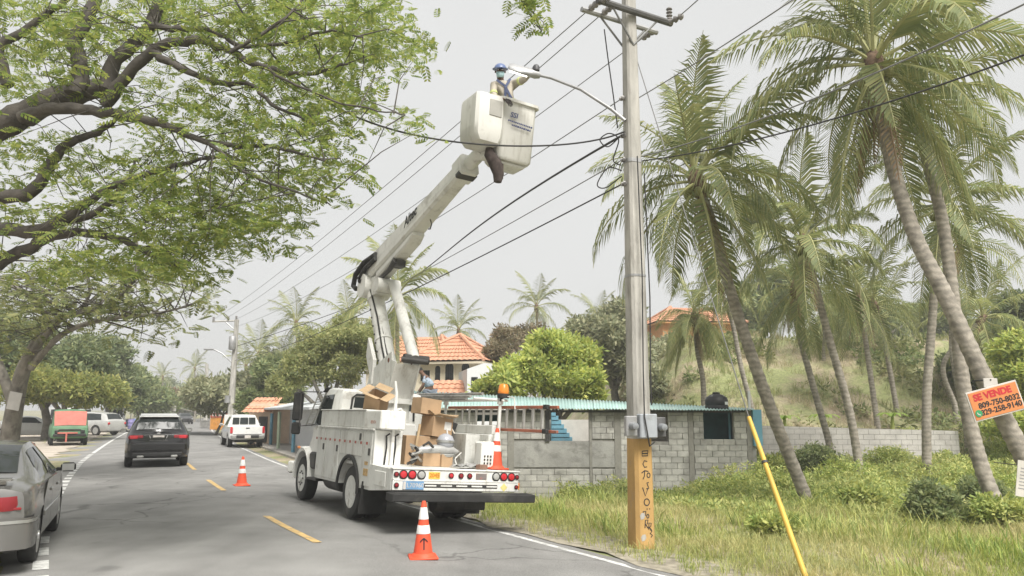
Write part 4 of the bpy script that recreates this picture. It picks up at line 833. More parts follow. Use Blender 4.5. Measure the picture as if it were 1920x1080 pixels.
# market stalls on the sand
canv = mat('stall_canvas', (.62, .62, .6), rough=.9, var=.08, dirt=(.45, .43, .4), dirt_amt=.4); bluep = mat('blue_tarp', (.1, .16, .34), rough=.7, var=.2); post_m = mat('grey_post', (.3, .29, .27), rough=.8, var=.2)
def stall(px, py, w_, h, label, m, goods, rz=0):
    g = G(px, py); e = empty('market_stall', g, rz, label, 'stall')
    for sx in (-1, 1):
        for y in (0, 1.8): b = MB(); b.cyl((sx * w_ / 2, y, -.1), (sx * w_ / 2, y, h - .15 * (y > 0)), .04, n=8); b.build('post', post_m, e)
    b = MB(); rr_ = []
    for i in range(9):
        x = -w_ / 2 - .3 + (w_ + .6) * i / 8; sag = .08 * math.sin(i * math.pi / 8); rr_.append([(x, -.5, h - .12 - sag), (x, .9, h + .3 - sag), (x, 2.2, h - .15 - sag), (x, 2.2, h - .19 - sag), (x, .9, h + .26 - sag), (x, -.5, h - .16 - sag)])
    b.loft(rr_); b.build('canopy', m, e, 40)
    b = MB(); b.box((0, .5, .75), (w_ * .9, 1.0, .06)); b.box((0, .05, .4), (w_ * .9, .04, .7)); b.build('counter', goods, e)
stall(240, 800, 3.0, 2.3, 'market stall with sagging white canopy and blue front', canv, bluep, R(20)); stall(268, 797, 2.6, 2.1, 'narrow stall with pale canopy behind the black crossover', canv, post_m, R(30)); stall(222, 797, 3.4, 2.6, 'tallest white canopied stall among the trees', canv, post_m, R(10))
stall(384, 803, 1.2, 2.0, 'dark stall with blue canopy beside the orange kiosk', bluep, post_m, R(-20))
for k, (px, py, m, l) in enumerate(((252, 802, bluep, 'blue plastic drum standing before the market stalls'), (245, 804, mat('purple_drum', (.2, .18, .36), rough=.5), 'violet drum beside the blue drum'))):
    e = empty('drum', G(px, py), 0, l, 'drum'); b = MB(); b.lathe([(.27, 0), (.29, .05), (.28, .3), (.3, .32), (.28, .34), (.28, .6), (.3, .62), (.28, .64), (.27, .9), (.2, .92)], 18); b.build('shell', m, e, 50)
# ================================================================== utility poles, street lamp, wires
conc = mat('pole_concrete', (.4, .385, .35), rough=.85, var=.2, scale=5, dirt=(.24, .225, .2), dirt_amt=.5, dirt_scale=6, bump=.3, bscale=40, stretch=(1, 1, .25))
yel = mat('pole_yellow', (.46, .285, .105), rough=.8, var=.12, scale=3, dirt=(.36, .27, .17), dirt_amt=.36, dirt_scale=5, bump=.2, stretch=(1, 1, .5))
galv = mat('galvanised', (.36, .36, .36), rough=.5, metal=.5, var=.15); porc = mat('porcelain_grey', (.2, .19, .18), rough=.35, var=.2); cable_m = mat('black_cable', (.035, .034, .034), rough=.7, var=.1)
wire_m = mat('aluminium_wire', (.17, .17, .165), rough=.6, var=.1)
pb = G(1203, 1028); ptop = at(1177, -70, pb.y)
PO = empty('utility_pole', pb, 0, 'concrete utility pole with yellow painted foot and black graffiti', 'utility pole')
ax = (ptop - pb); HP = ax.z
def pc(z): return Vector((ax.x * z / HP, ax.y * z / HP, z))
def pw(z): return .163 + (.09 - .163) * z / HP
PYAW = R(22)
def oct_ring(z, k=1.0, ch=.3):
    h = pw(z) * k; c0 = pc(z); b = h * (1 - ch); pts = [(h, -b), (h, b), (b, h), (-b, h), (-h, b), (-h, -b), (-b, -h), (b, -h)]; cz_, sz_ = math.cos(PYAW), math.sin(PYAW)
    return [tuple(c0 + Vector((x * cz_ - y * sz_, x * sz_ + y * cz_, 0))) for x, y in pts]
zy = at(1200, 822, pb.y).z - pb.z
b = MB(); b.loft([oct_ring(z) for z in (-.3, zy, 3, 5, HP)]); b.build('shaft', conc, PO, 20)
b = MB(); b.loft([oct_ring(z, 1.012) for z in (-.2, .4, .9, zy)]); foot = b.build('painted_foot', yel, PO, 20)
# graffiti strokes on the face turned to the road
fn = Vector((math.sin(PYAW), -math.cos(PYAW), 0)); fx_ = Vector((math.cos(PYAW), math.sin(PYAW), 0))
def onface(u, z): return pc(z) + fx_ * u + fn * (pw(z) * 1.012 + .003)
zz = lambda py: at(1200, py, pb.y).z - pb.z
def stroke(pts, wd=.016): q = MB(); q.ribbon([onface(u, z) for u, z in pts], wd, fn); q.build('graffiti_stroke', ink, foot)
z0 = zz(845); z9 = zz(1005); step = (z9 - z0) / 9
def S_(k, pts): stroke([(u * .11, z0 + step * (k + v)) for u, v in pts])
S_(0, [(-.4, .0), (.5, -.05), (.45, .5), (-.45, .5), (-.4, .0)]); S_(0, [(.5, .25), (-.4, .25)])
S_(1, [(.35, .1), (-.1, .0), (-.35, .35), (-.1, .7), (.3, .65)]); S_(2, [(-.6, .3), (-.1, .05), (.5, .15)]); S_(2, [(-.1, .1), (-.15, .6), (-.4, .95)])
S_(2.2, [(.5 + .25 * math.cos(t), .35 + .25 * math.sin(t)) for t in np.linspace(0, 6.3, 10)]); S_(3.2, [(.5, .1), (.2, .15), (.35, .45), (.5, .7), (.1, .75)])
S_(3.8, [(-.5, .0), (-.1, .9), (.35, .1)]); S_(5.0, [(.1 + .42 * math.cos(t), .35 + .35 * math.sin(t)) for t in np.linspace(0, 6.3, 14)])
for u in (.1, .5): S_(6.0, [(u, .0), (u + .04, .12)])
S_(6.3, [(-.6, .5), (-.5, .0), (-.1, .0), (-.15, .4), (-.5, .45)]); S_(6.5, [(.2 + .18 * math.cos(t), .3 + .2 * math.sin(t)) for t in np.linspace(0, 6.3, 9)])
S_(7.1, [(-.3, .9), (-.2, .1), (.2, .1), (.1, .5), (-.2, .5), (.2, .95)]); S_(7.5, [(.3, .7), (.35, .0), (.7, .05), (.6, .4), (.35, .4), (.75, .8)]); S_(8.2, [(.5, .0), (.8, .15), (.5, .4), (.85, .6), (.6, .8)])
for k, (u, z) in enumerate(((-.07, zz(965)), (-.06, zz(1005)))): q = MB(); c0 = onface(u, z) + fn * .001; q.add([c0 + fx_ * a + Vector((0, 0, d)) for a, d in ((-.03, -.05), (.02, -.04), (.045, .0), (.03, .05), (-.02, .045), (-.045, .01))], [tuple(range(6))]); q.build('chipped_paint', conc, foot)
# meters
zm = zz(798)
b = MB(); c0 = pc(zm) + fn * .29 - fx_ * .03; rot = Matrix.Rotation(PYAW, 3, 'Z'); b.box(c0, (.3, .12, .36), rot, bev=.015); mb = b.build('meter_cabinet', mat('cabinet_grey', (.32, .34, .36), rough=.5, var=.1, dirt=(.2, .2, .19), dirt_amt=.35), PO)
for u, dz in ((-.3, -.0), (.2, -.02)):
    b = MB(); c0 = pc(zm + dz) + fn * .27 + fx_ * u; b.box(c0, (.19, .08, .3), rot, bev=.012); mo = b.build('meter_base', mat('meter_dark', (.1, .1, .1), rough=.6, var=.3) if u > 0 else galv, PO)
    b = MB(); b.tube([c0 + fn * .04, c0 + fn * .1, c0 + fn * .15, c0 + fn * .165], [.06, .06, .05, .015], 18); b.build('meter_glass', mat('meter_glass', (.22, .23, .24), rough=.2, var=.1), mo, 40)
b = MB(); b.tube([pc(zz(300)) + fn * .2 - fx_ * .03, pc(zz(520)) + fn * .21, pc(zz(700)) + fn * .22 - fx_ * .03, pc(zz(780)) + fn * .37 - fx_ * .12, pc(zz(812)) + fn * .38 - fx_ * .08, pc(zz(835)) + fn * .3, pc(zz(828)) + fn * .28 + fx_ * .1], .011, 6); b.build('service_cable', cable_m, PO, 50)
b = MB(); b.tube([pc(zz(330)) + fn * .19 + fx_ * .1, pc(zz(560)) + fn * .21 + fx_ * .13, pc(zz(700)) + fn * .22 + fx_ * .1, pc(zz(760)) + fn * .22 + fx_ * .1], .011, 6); b.build('service_cable', cable_m, PO, 50)
q = MB(); q.loft([oct_ring(zz(520), 1.05), oct_ring(zz(516), 1.05)]); q.build('steel_band', galv, PO); q = MB(); q.loft([oct_ring(zz(307), 1.06), oct_ring(zz(300), 1.06)]); q.build('steel_band', galv, PO)
# crossarms
AR = Vector((.866, .5, 0))
zc_ = at(1178, 31, pb.y).z - pb.z
arm = MB(); off = Vector((.5, -.866, 0)); c0 = pc(zc_) + off * .17; arm.tube([c0 - AR * .78, c0 + AR * .78], .055, 8); arm_d = arm.build('crossarm', mat('arm_dark', (.09, .088, .085), rough=.7, var=.2), PO, 40)
arm = MB(); c1 = pc(zc_ - .02) - off * .17; arm.tube([c1 - AR * .85, c1 + AR * .75], .045, 8); arm.build('crossarm', galv, PO, 40)
for s_, cc in ((-1, c0), (1, c0), (-1, c1), (1, c1)): b = MB(); b.tube([cc + AR * s_ * .5, pc(zc_ - .55) + (cc - pc(zc_)) * .6], .018, 6); b.build('arm_brace', wire_m, PO, 40)
def insulator(p, d, n=3, r=.06, L_=.3, parent=None):
    d = Vector(d).normalized(); q = MB(); pts = []; rr = []
    for k in range(n):
        t0 = L_ * k / n; pts += [p + d * t0, p + d * (t0 + L_ / n * .3), p + d * (t0 + L_ / n * .6), p + d * (t0 + L_ / n * .95)]; rr += [r * .4, r, r * .85, r * .4]
    q.tube(pts, rr, 12); return q.build('insulator', porc, parent or PO, 50)
FARDIR = Vector((-.5, .86, -.02)); NEARDIR = -FARDIR
ends_f = [c0 - AR * .72, c0 - AR * .45, c0 + AR * .72]
for p in ends_f[:2]: insulator(p, FARDIR, 3)
for p in (c0 + AR * .72, c0 - AR * .7): insulator(p, NEARDIR + Vector((.3, 0, .05)), 3)
insulator(c1 + AR * .66, FARDIR, 3); insulator(c0 + AR * .74 + Vector((0, 0, .05)), (0, 0, 1), 4, .055, .24); insulator(c0 - AR * .74 + Vector((0, 0, .05)), (0, 0, 1), 4, .055, .24)
for zpy in (185, 255, 300, 345): insulator(pc(zz(zpy)) - AR * .14, FARDIR, 2, .04, .12)
# street lamp on its bracket arm
ls = pc(zz(216)) + pb - AR * .13; le = at(1010, 141, 12.5); lh = at(955, 124, 12.45)
LP = empty('street_lamp', ls, 0, 'lit street lamp on a slim bracket arm that the worker holds', 'street lamp')
b = MB(); d0 = le - ls; b.tube([Vector((0, 0, -.12)), d0 * .15 + Vector((0, 0, -.03)), d0 * .5 + Vector((0, 0, .08)), d0 * .85 + Vector((0, 0, .05)), d0], [.03, .028, .026, .025, .025], 10); b.build('bracket_arm', galv, LP, 50)
hd_ = (lh - le); hdn = hd_.normalized(); sdv = hdn.cross(Vector((0, 0, 1))).normalized(); upv = sdv.cross(hdn)
sdv2 = (sdv * .75 - upv * .66).normalized() if (sdv.y < 0) else (-sdv * .75 - upv * .66).normalized()
tilt_u = hdn.cross(sdv2).normalized()
if tilt_u.z < 0: tilt_u = -tilt_u
b = MB(); rr = []
for t, w_, h_ in ((-.06, .05, .05), (.1, .09, .08), (.3, .14, .07), (.6, .16, .055), (.95, .15, .045), (1.02, .1, .03)):
    c_ = d0 + hd_ * t; rr.append([tuple(c_ + sdv2 * w_ * math.cos(a) + tilt_u * h_ * math.sin(a)) for a in np.linspace(0, 2 * math.pi, 12, endpoint=False)])
b.loft(rr); hdo = b.build('lamp_head', galv, LP, 50)
b = MB(); c_ = d0 - tilt_u * .062; b.add([c_ + hd_ * t + sdv2 * s_ * .115 for t, s_ in ((.35, -1), (.95, -1), (.95, 1), (.35, 1))] + [c_ + tilt_u * .03 + hd_ * t + sdv2 * s_ * .115 for t, s_ in ((.35, -1), (.95, -1), (.95, 1), (.35, 1))], [(0, 1, 2, 3), (7, 6, 5, 4), (0, 4, 5, 1), (1, 5, 6, 2), (2, 6, 7, 3), (3, 7, 4, 0)]); b.build('lit_panel', mat('lamp_light', (1, .97, .92), emit=1.6, var=0), hdo)
b = MB(); b.lathe([(.06, 0), (.06, .07), (.04, .1), (.001, .105)], 14, tuple(d0 + hd_ * .12 + tilt_u * .06)); b.build('photocell', mat('photocell_dark', (.07, .07, .075), rough=.5), hdo, 50)
# far pole
fb = G(430, 824); ft = at(444, 599, fb.y)
def simple_pole(base, top, r0, r1, label, arm_px=None, lampx=False, sign=False):
    e = empty('utility_pole', base, 0, label, 'utility pole'); a = top - base
    b = MB(); b.loft([[tuple(a * t + Vector((x * r, y * r, 0))) for x, y in ((1, -.6), (1, .6), (.6, 1), (-.6, 1), (-1, .6), (-1, -.6), (-.6, -1), (.6, -1))] for t, r in ((-.03, r0), (1, r1))]); b.build('shaft', conc, e, 20)
    return e, a
e, a = simple_pole(fb, ft, .22, .13, 'pale concrete pole beside the white pickup with one long crossarm')
b = MB(); q = at(398, 603, fb.y) - fb; b.tube([a * .99 + Vector((.15, 0, 0)), q], .06, 6); b.build('crossarm', conc, e); b = MB(); b.tube([a * .9, (a * .99 + q) / 2], .04, 6); b.build('arm_brace', galv, e)
for t in (.02, .35, .95): insulator(a * .99 + (q - a * .99) * t + Vector((0, 0, .05)), (0, 0, 1), 3, .1, .3, e)
b = MB(); b.lathe([(.2, 0), (.24, .05), (.24, .9), (.2, .95), (.08, 1.0)], 16, tuple(a * .8 + Vector((-.1, -.3, -.5)))); b.build('transformer', galv, e, 50)
q = at(400, 655, fb.y) - fb; b = MB(); b.tube([a * .62, a * .62 * .4 + q * .6 + Vector((0, 0, .15)), q], .05, 6); lo = b.build('lamp_bracket', galv, e, 50); b = MB(); b.box(q + Vector((-.3, 0, 0)), (.7, .25, .12), bev=.04); b.build('lamp_head', galv, lo)
b = MB(); b.box(a * .05 + Vector((-.0, -.28, .9)), (.65, .05, .75), bev=.01); b.build('notice_board', whitep, e); b = MB(); b.cyl(tuple(a * .06 + Vector((-.2, -.2, 2.0))), tuple(a * .06 + Vector((-.2, -.2, 2.5))), .2, n=14); b.build('meter_can', galv, e, 40)
fb2 = G(383, 783); q2 = at(387, 768, 95); e2, a2 = simple_pole(Vector((q2.x, q2.y, 0)), at(388, 682, 95), .25, .16, 'short grey pole far down the road')
# ------------------------------------------------------------------ wires
def wire(pts, label, r=.009, m=None, sag=0.0, grp=None, deg=2, loose=False):
    """cable through the given points with a little sag between the first and the last"""
    P = [Vector(p) for p in pts]; out = []
    if len(P) == 2:
        for k in range(25): t = k / 24; q = P[0].lerp(P[1], t); q.z -= sag * 4 * t * (1 - t); out.append(q)
    else:
        A = np.array([tuple(p) for p in P]); c_ = np.concatenate([[0], np.cumsum(np.linalg.norm(np.diff(A, axis=0), axis=1))]); c_ /= c_[-1]; tt = np.linspace(0, 1, 48)
        if loose: out = [Vector(p) for p in catmull([tuple(p) for p in P], 8)]
        else:
            wt = np.ones(len(P)); wt[0] = wt[-1] = 30; dg = min(deg, len(P) - 1); out = [Vector(q) for q in np.stack([np.polyval(np.polyfit(c_, A[:, k], dg, w=wt), tt) for k in range(3)], 1)]
    o0 = out[0]; b = MB(); b.tube([p - o0 for p in out], r, 5); o = b.build('overhead_wire', m or wire_m, None, 60, loc=o0); return tag(o, label, 'wire', grp)
far = lambda px, py: at(px, py, fb.y)
PP = lambda z: pc(z) + pb
wire([pb + ends_f[0] + FARDIR * .32, far(402, 598)], 'high thin wire from outermost crossarm end to far pole', .009, sag=.35)
wire([pb + ends_f[1] + FARDIR * .32, far(420, 599)], 'high thin wire inside the outermost crossarm wire', .009, sag=.4)
wire([pb + c1 + AR * .66 + FARDIR * .32, far(442, 599)], 'thin wire leaving the far side of the crossarm', .009, sag=.4)
wire([PP(zz(185)) - AR * .14, far(443, 612)], 'thin wire fixed on the pole just under the crossarm', .009, sag=.5)
wire([PP(zz(255)) - AR * .16, at(1090, 290, 13.6), at(1000, 365, 17), at(870, 452, 24), at(760, 521, 34), at(690, 563, 46), far(441, 650)], 'thick wavy black cable bundle running to the far pole', .021, cable_m, deg=3)
wire([PP(zz(300)) - AR * .16, far(441, 665)], 'thin wire between the wavy cable and the lowest cable', .009, sag=.5)
wire([PP(zz(345)) - AR * .16, far(440, 676)], 'lowest black cable running to the far pole', .013, cable_m, sag=.45)
wire([at(430, -20, 9.5), at(540, 130, 10), at(620, 200, 10.5), at(700, 232, 11), at(800, 257, 11.4), at(900, 270, 11.6), at(1000, 273, 11.9), at(1080, 268, 12.2), at(1135, 262, 12.4), PP(zz(250)) - AR * .15], 'black drop cable sagging from the big tree past the bucket', .015, cable_m, deg=4)
near = lambda px, py, Y: at(px, py, Y)
wire([pb + c0 + AR * .72 + NEARDIR * .3, near(1330, -20, 9.6), Vector((9, -6, 9.2))], 'wire rising from the right crossarm insulator out of view', .009)
wire([PP(zz(183)) + AR * .12, near(1330, 96, 10.4), near(1480, 8, 8.8), Vector((9.6, -5, 8.6))], 'thin wire fixed beside the brace rising past the palm', .009)
wire([PP(zz(292)) + AR * .14, near(1320, 245, 11.3), near(1520, 168, 9.3), near(1920, 30, 6.6), Vector((9.4, -4, 7.9))], 'grey wire crossing the tall palm crown', .01)
wire([PP(zz(300)) + AR * .14, near(1430, 245, 10.2), near(1650, 190, 8.4), near(1920, 118, 6.8), Vector((9.8, -4, 7.2))], 'thick black cable crossing below the palm crown', .011, cable_m)
# loose service loops at the pole
for i, (pts, lab) in enumerate((([(1163, 255), (1140, 275), (1125, 262), (1142, 250), (1160, 262), (1150, 300), (1165, 310)], 'tangled black service loop on the pole below the lamp arm'), ([(1133, 55), (1140, 110), (1150, 180), (1158, 240)], 'dangling wire hanging under the crossarm'), ([(1166, 320), (1140, 315), (1120, 345), (1135, 352), (1166, 330)], 'lower service loop hanging on the pole'))):
    wire([at(x, y, 12.35) for x, y in pts], lab, .011, cable_m, loose=True)
# guy wire and its yellow guard
ga = G(1514, 1092); gt = PP(zz(95)) + AR * .1; gu = at(1404, 782, 10.95)
g_ = empty('guy_wire', ga, 0, 'guy wire with a yellow pipe guard leaning in the grass', 'guy wire')
b = MB(); b.tube([gu - ga, gt - ga], .009, 5); b.build('steel_strand', wire_m, g_, 60)
gd = (gu - ga); b = MB(); b.tube([gd * -.06, gd * .45, gd * 1.0], [.036, .034, .029], 12); b.build('pipe_guard', mat('guard_yellow', (.6, .4, .07), rough=.55, var=.08, dirt=(.45, .32, .1), dirt_amt=.35), g_, 50)
b = MB(); b.tube([gd * .69, gd * .705], .042, 12); b.build('guard_clip', dk, g_, 50)
# ================================================================== block house behind the verge
DW = 27.0
wx = lambda px, D=DW: at(px, 768, D).x
wz = lambda py, D=DW: at(960, py, D).z
blockm = mat('concrete_block', (.44, .43, .395), rough=.92, var=.16, scale=2.5, dirt=(.25, .24, .215), dirt_amt=.5, dirt_scale=1.6, bump=.35, bscale=45, orand=.15, world=True, streak=((.17, .165, .145), .5, (.35, .35, 1.1)))
mortar = mat('mortar', (.27, .26, .235), rough=.95, var=.2, scale=2, dirt=(.12, .115, .1), dirt_amt=.4)
plast = mat('rough_plaster', (.34, .335, .31), rough=.95, var=.15, scale=1.2, dirt=(.2, .195, .18), dirt_amt=.5, dirt_scale=1.8, bump=.3, bscale=20, world=True, streak=((.15, .145, .13), .5, (.5, .5, 1.2)))
colm = mat('column_concrete', (.27, .26, .23), rough=.95, var=.18, scale=2, dirt=(.13, .125, .11), dirt_amt=.5, dirt_scale=2)
BH = empty('block_house', (0, DW, -1.2), 0, 'grey concrete block house with turquoise corrugated roof', 'building')
def lx(p): return (p[0], p[1] - DW, p[2] + 1.2)
X0, X1 = wx(745), wx(1407); ZT = wz(769); ZB = -1.75
OPEN = [(wx(893), wx(937), wz(797), ZT + .1), (wx(1026), wx(1104), wz(827), ZT + .1), (wx(1180), wx(1252), wz(828), ZT + .1), (wx(1318), wx(1374), wz(827), ZT + .1)]
COLS = [(wx(952), wx(964)), (wx(1104), wx(1109)), (wx(1151), wx(1163)), (wx(1289), wx(1298)), (wx(1398), wx(1408))]
PLAS = [(wx(964), wx(1151), wz(876), wz(828))]
# backing walls between the openings (mortar colour)
def wallpiece(x0, x1, z0, z1, m=mortar, nm='wall_core', y=.02, t=.14): b = MB(); b.box(lx(((x0 + x1) / 2, DW + y + t / 2, (z0 + z1) / 2)), (x1 - x0, t, z1 - z0)); return b.build(nm, m, BH)
zs = wz(828); xs = X0
for (a, b_, z0, z1) in OPEN:
    wallpiece(xs, a, ZB, ZT); wallpiece(a, b_, ZB, z0); xs = b_
wallpiece(xs, X1, ZB, ZT)
for a, b_ in COLS: wallpiece(a, b_, ZB, ZT + .03, colm, 'column', -.03, .2)
for a, b_, z0, z1 in PLAS: wallpiece(a, b_, z0, z1, plast, 'plaster_band', -.012, .1)
wallpiece(wx(1022), wx(1030), wz(828), ZT, dk, 'timber_post', -.06, .1)
def merge(iv, cutp):
    out = []
    for a, b_ in iv:
        c, d = cutp
        if d <= a or c >= b_: out.append((a, b_)); continue
        if c > a: out.append((a, c))
        if d < b_: out.append((d, b_))
    return out
cache = {}; blocks = []; course = 0; z = ZB
while z < ZT - .02:
    h = min(.2, ZT - z); iv = [(X0, X1)]
    for c in COLS: iv = merge(iv, c)
    for a, b_, z0, z1 in OPEN + PLAS:
        if z + h * .6 > z0 and z + h * .4 < z1: iv = merge(iv, (a, b_))
    for a, b_ in iv:
        x = X0 + math.floor((a - X0) / .4) * .4 - (.2 if course % 2 else 0)
        while x < b_:
            l, r = max(x, a), min(x + .4, b_)
            if r - l > .05: blocks.append((l, r, z, h))
            x += .4
    z += .2; course += 1
vis = [q for q in blocks if q[0] > wx(940) and q[2] > (-.95 if q[0] < wx(1165) else -.5)]
vis.sort(key=lambda q: -q[2]); show = vis[:298]; rest = [q for q in blocks if q not in show]
for l, r, z, h in show:
    k = (round((r - l) * 50), round(h * 50))
    if k not in cache: b = MB(); b.box((0, 0, 0), (k[0] / 50 - .012, .1, k[1] / 50 - .012), bev=.006); cache[k] = b.mesh('block'); cache[k].materials.append(blockm)
    o = link_mesh('block', cache[k], None, BH); o.location = lx(((l + r) / 2 + rnd.uniform(-.003, .003), DW + .03 + rnd.uniform(-.006, .004), z + h / 2)); o.rotation_euler = (rnd.uniform(-.012, .012), 0, rnd.uniform(-.015, .015))
b = MB()
for l, r, z, h in rest: b.box(lx(((l + r) / 2, DW + .03, z + h / 2)), (r - l - .012, .1, h - .012))
tag(b.build('block_courses', blockm, BH), kind='stuff')
# side wall at the right end, rooms behind
wallside = MB(); wallside.box(lx((X1 + .07, DW + 2.2, .0)), (.14, 4.4, 3.5)); wallside.build('side_wall', plast, BH)
pale = mat('pale_wall', (.56, .53, .48), rough=.9, var=.06, dirt=(.45, .42, .38), dirt_amt=.35); teal = mat('teal_wall', (.03, .1, .105), rough=.8, var=.1); blu = mat('blue_wall', (.16, .36, .46), rough=.85, var=.08, dirt=(.22, .34, .4), dirt_amt=.35)
def inner(px0, px1, py0, py1, D, m, nm='inner_wall', t=.1): b = MB(); a, c = at(px0, py0, D), at(px1, py1, D); b.box(lx(((a.x + c.x) / 2, D + t / 2, (a.z + c.z) / 2)), (abs(c.x - a.x), t, abs(a.z - c.z))); return b.build(nm, m, BH)
inner(985, 1165, 787, 900, 30.2, pale); inner(1165, 1290, 766, 870, 28.6, mat('pink_wall', (.5, .44, .4), rough=.9, var=.06)); inner(1296, 1400, 768, 860, 28.2, teal); inner(1365, 1371, 770, 828, 27.5, blu, 'door_edge', .04); inner(880, 945, 770, 790, 29, teal); inner(880, 945, 757, 778, 28.9, pale)
for k in range(8):
    b = MB(); a, c = at(1034, 772 + k * 8, 29.6), at(1042 + k * 5.2, 781 + k * 8, 29.6); b.box(lx(((a.x + c.x) / 2, 29.8, (a.z + c.z) / 2)), (c.x - a.x, .4, abs(a.z - c.z) + .01)); b.build('stair_step', blu, BH)
b = MB(); a, c = at(1410, 768, 26.9), at(1431, 836, 26.9); b.box(lx(((a.x + c.x) / 2, 26.95, (a.z + c.z) / 2)), (c.x - a.x, .1, a.z - c.z), Euler((0, 0, R(12)))); b.build('blue_panel', blu, BH)
b = MB(); a = at(1404, 733, 27.2); b.cyl(lx((a.x, 27.2, a.z)), lx((a.x, 27.2, ZT - .2)), .045, n=10); b.build('vent_pipe', whitep, BH, 40)
# corrugated roof sheets
turq = mat('turquoise_roof', (.31, .44, .41), rough=.6, var=.08, scale=1, dirt=(.42, .47, .43), dirt_amt=.42, dirt_scale=1.2, orand=.07)
FL, FR, BL, BR = at(735, 764, 26.65), at(1411, 769.5, 26.65), at(735, 731, 28.5), at(1411, 766, 28.5)
NS = 16
for i in range(NS):
    t0, t1 = i / NS - .004, (i + 1) / NS + .004; b = MB(); n = 36; rows = []
    for v in (0, .5, 1):
        row = []
        for j in range(n + 1):
            t = t0 + (t1 - t0) * j / n; p = FL.lerp(FR, t).lerp(BL.lerp(BR, t), v); p.z += .022 * math.sin((t * 12.6 / .11) * 2 * math.pi) + .004 * (i % 2) - .012 * rnd.random() * (v == 0) * 0; row.append(lx(p))
        rows.append(row)
    off = rnd.uniform(-.05, .03)
    for q in range(len(rows[0])): rows[0][q] = (rows[0][q][0], rows[0][q][1] + off, rows[0][q][2])
    b.loft(rows, closed=False); o = b.build('roof_sheet', turq, BH, 60); md = o.modifiers.new('t', 'SOLIDIFY'); md.thickness = .006
b = MB(); b.box(lx(((FL.x + FR.x) / 2, 26.9, ZT - .06 + .02)), (FR.x - FL.x - .4, .08, .08)); b.build('roof_beam', dk, BH)
# water tank on the roof
tp_ = at(1344, 768, 27.6); e = empty('water_tank', tp_, 0, 'black ribbed plastic water tank on the turquoise roof', 'water tank')
tank = mat('black_plastic', (.018, .018, .019), rough=.45, var=.15)
b = MB(); b.lathe([(.38, -.05), (.4, 0), (.4, .12), (.385, .14), (.385, .17), (.4, .19), (.4, .33), (.385, .35), (.36, .42), (.22, .52), (.13, .54), (.13, .6), (.001, .62)], 28); b.build('tank_body', tank, e, 40)
b = MB(); b.box((.26, -.325, .22), (.16, .01, .1), Euler((0, 0, R(38)))); b.build('maker_label', whitep, e); b = MB(); b.tube([(-.38, 0, .38), (-.2, -.2, .47), (.2, -.2, .47), (.38, 0, .38)], .02, 6); b.build('strap', galv, e, 50)
# boundary wall to the right of the house
fw0, fw1 = at(1420, 798, 31), at(1797, 808, 30.2); whb = mat('whitewashed_block', (.5, .48, .45), rough=.95, var=.12, scale=1.5, dirt=(.34, .32, .29), dirt_amt=.45, dirt_scale=1.2)
e = empty('boundary_wall', (fw0.x, fw0.y, -.6), 0, 'low whitewashed block wall below the palm hillside', 'wall'); dv = Vector((fw1.x - fw0.x, fw1.y - fw0.y, 0)); Lw = dv.length; ang = math.atan2(dv.y, dv.x); e.rotation_euler = (0, 0, ang)
b = MB(); hw = fw0.z + .6; hw1 = fw1.z + .6; b.prism([(0, -.5), (Lw, -.5), (Lw, hw1), (0, hw)], .03, .17, 'XZ'); b.build('wall_core', mortar, e)
b = MB(); z = -.3; c_ = 0
while z < hw - .02:
    x = -.2 if c_ % 2 else 0
    while x < Lw - .1:
        l, r = max(x, 0), min(x + .4, Lw); top = hw + (hw1 - hw) * (l + r) / 2 / Lw; hh = min(.2, top - z)
        if hh > .04: b.box(((l + r) / 2, .07, z + hh / 2), (r - l - .012, .1 + rnd.uniform(0, .01), hh - .012))
        x += .4
    z += .2; c_ += 1
bo = tag(b.build('block_courses', whb, e), kind='stuff'); b = MB(); b.box((Lw / 2, .02, .35), (Lw, .05, .75)); b.build('grey_base_course', plast, e)
# ================================================================== houses beyond
tile = mat('clay_tile', (.52, .27, .17), rough=.8, var=.18, scale=5, dirt=(.4, .24, .17), dirt_amt=.4, dirt_scale=3)
cream = mat('cream_wall', (.68, .61, .47), rough=.9, var=.05, scale=1, dirt=(.47, .41, .31), dirt_amt=.3)
def tile_plane(b, p00, p10, p11, p01, pitch=.3, course=.45, amp=.045):
    """barrel tile relief on the quad eave p00-p10, ridge p01-p11"""
    p00, p10, p11, p01 = map(Vector, (p00, p10, p11, p01)); L0 = max((p10 - p00).length, (p11 - p01).length); H = ((p01 + p11) / 2 - (p00 + p10) / 2).length
    n = max(4, int(L0 / pitch)) * 4; m = max(2, int(H / course)); nr = (p10 - p00).cross(p01 - p00 if (p01 - p00).length > .01 else p11 - p00).normalized(); nr = nr if nr.z > 0 else -nr; rows = []
    for i in range(m):
        for vv, lift in ((i / m, .05), ((i + 1) / m, 0)):
            rows.append([tuple(p00.lerp(p10, j / n).lerp(p01.lerp(p11, j / n), vv) + nr * (lift + amp * abs(math.sin(j / 4 * math.pi)))) for j in range(n + 1)])
    b.loft(rows, closed=False)
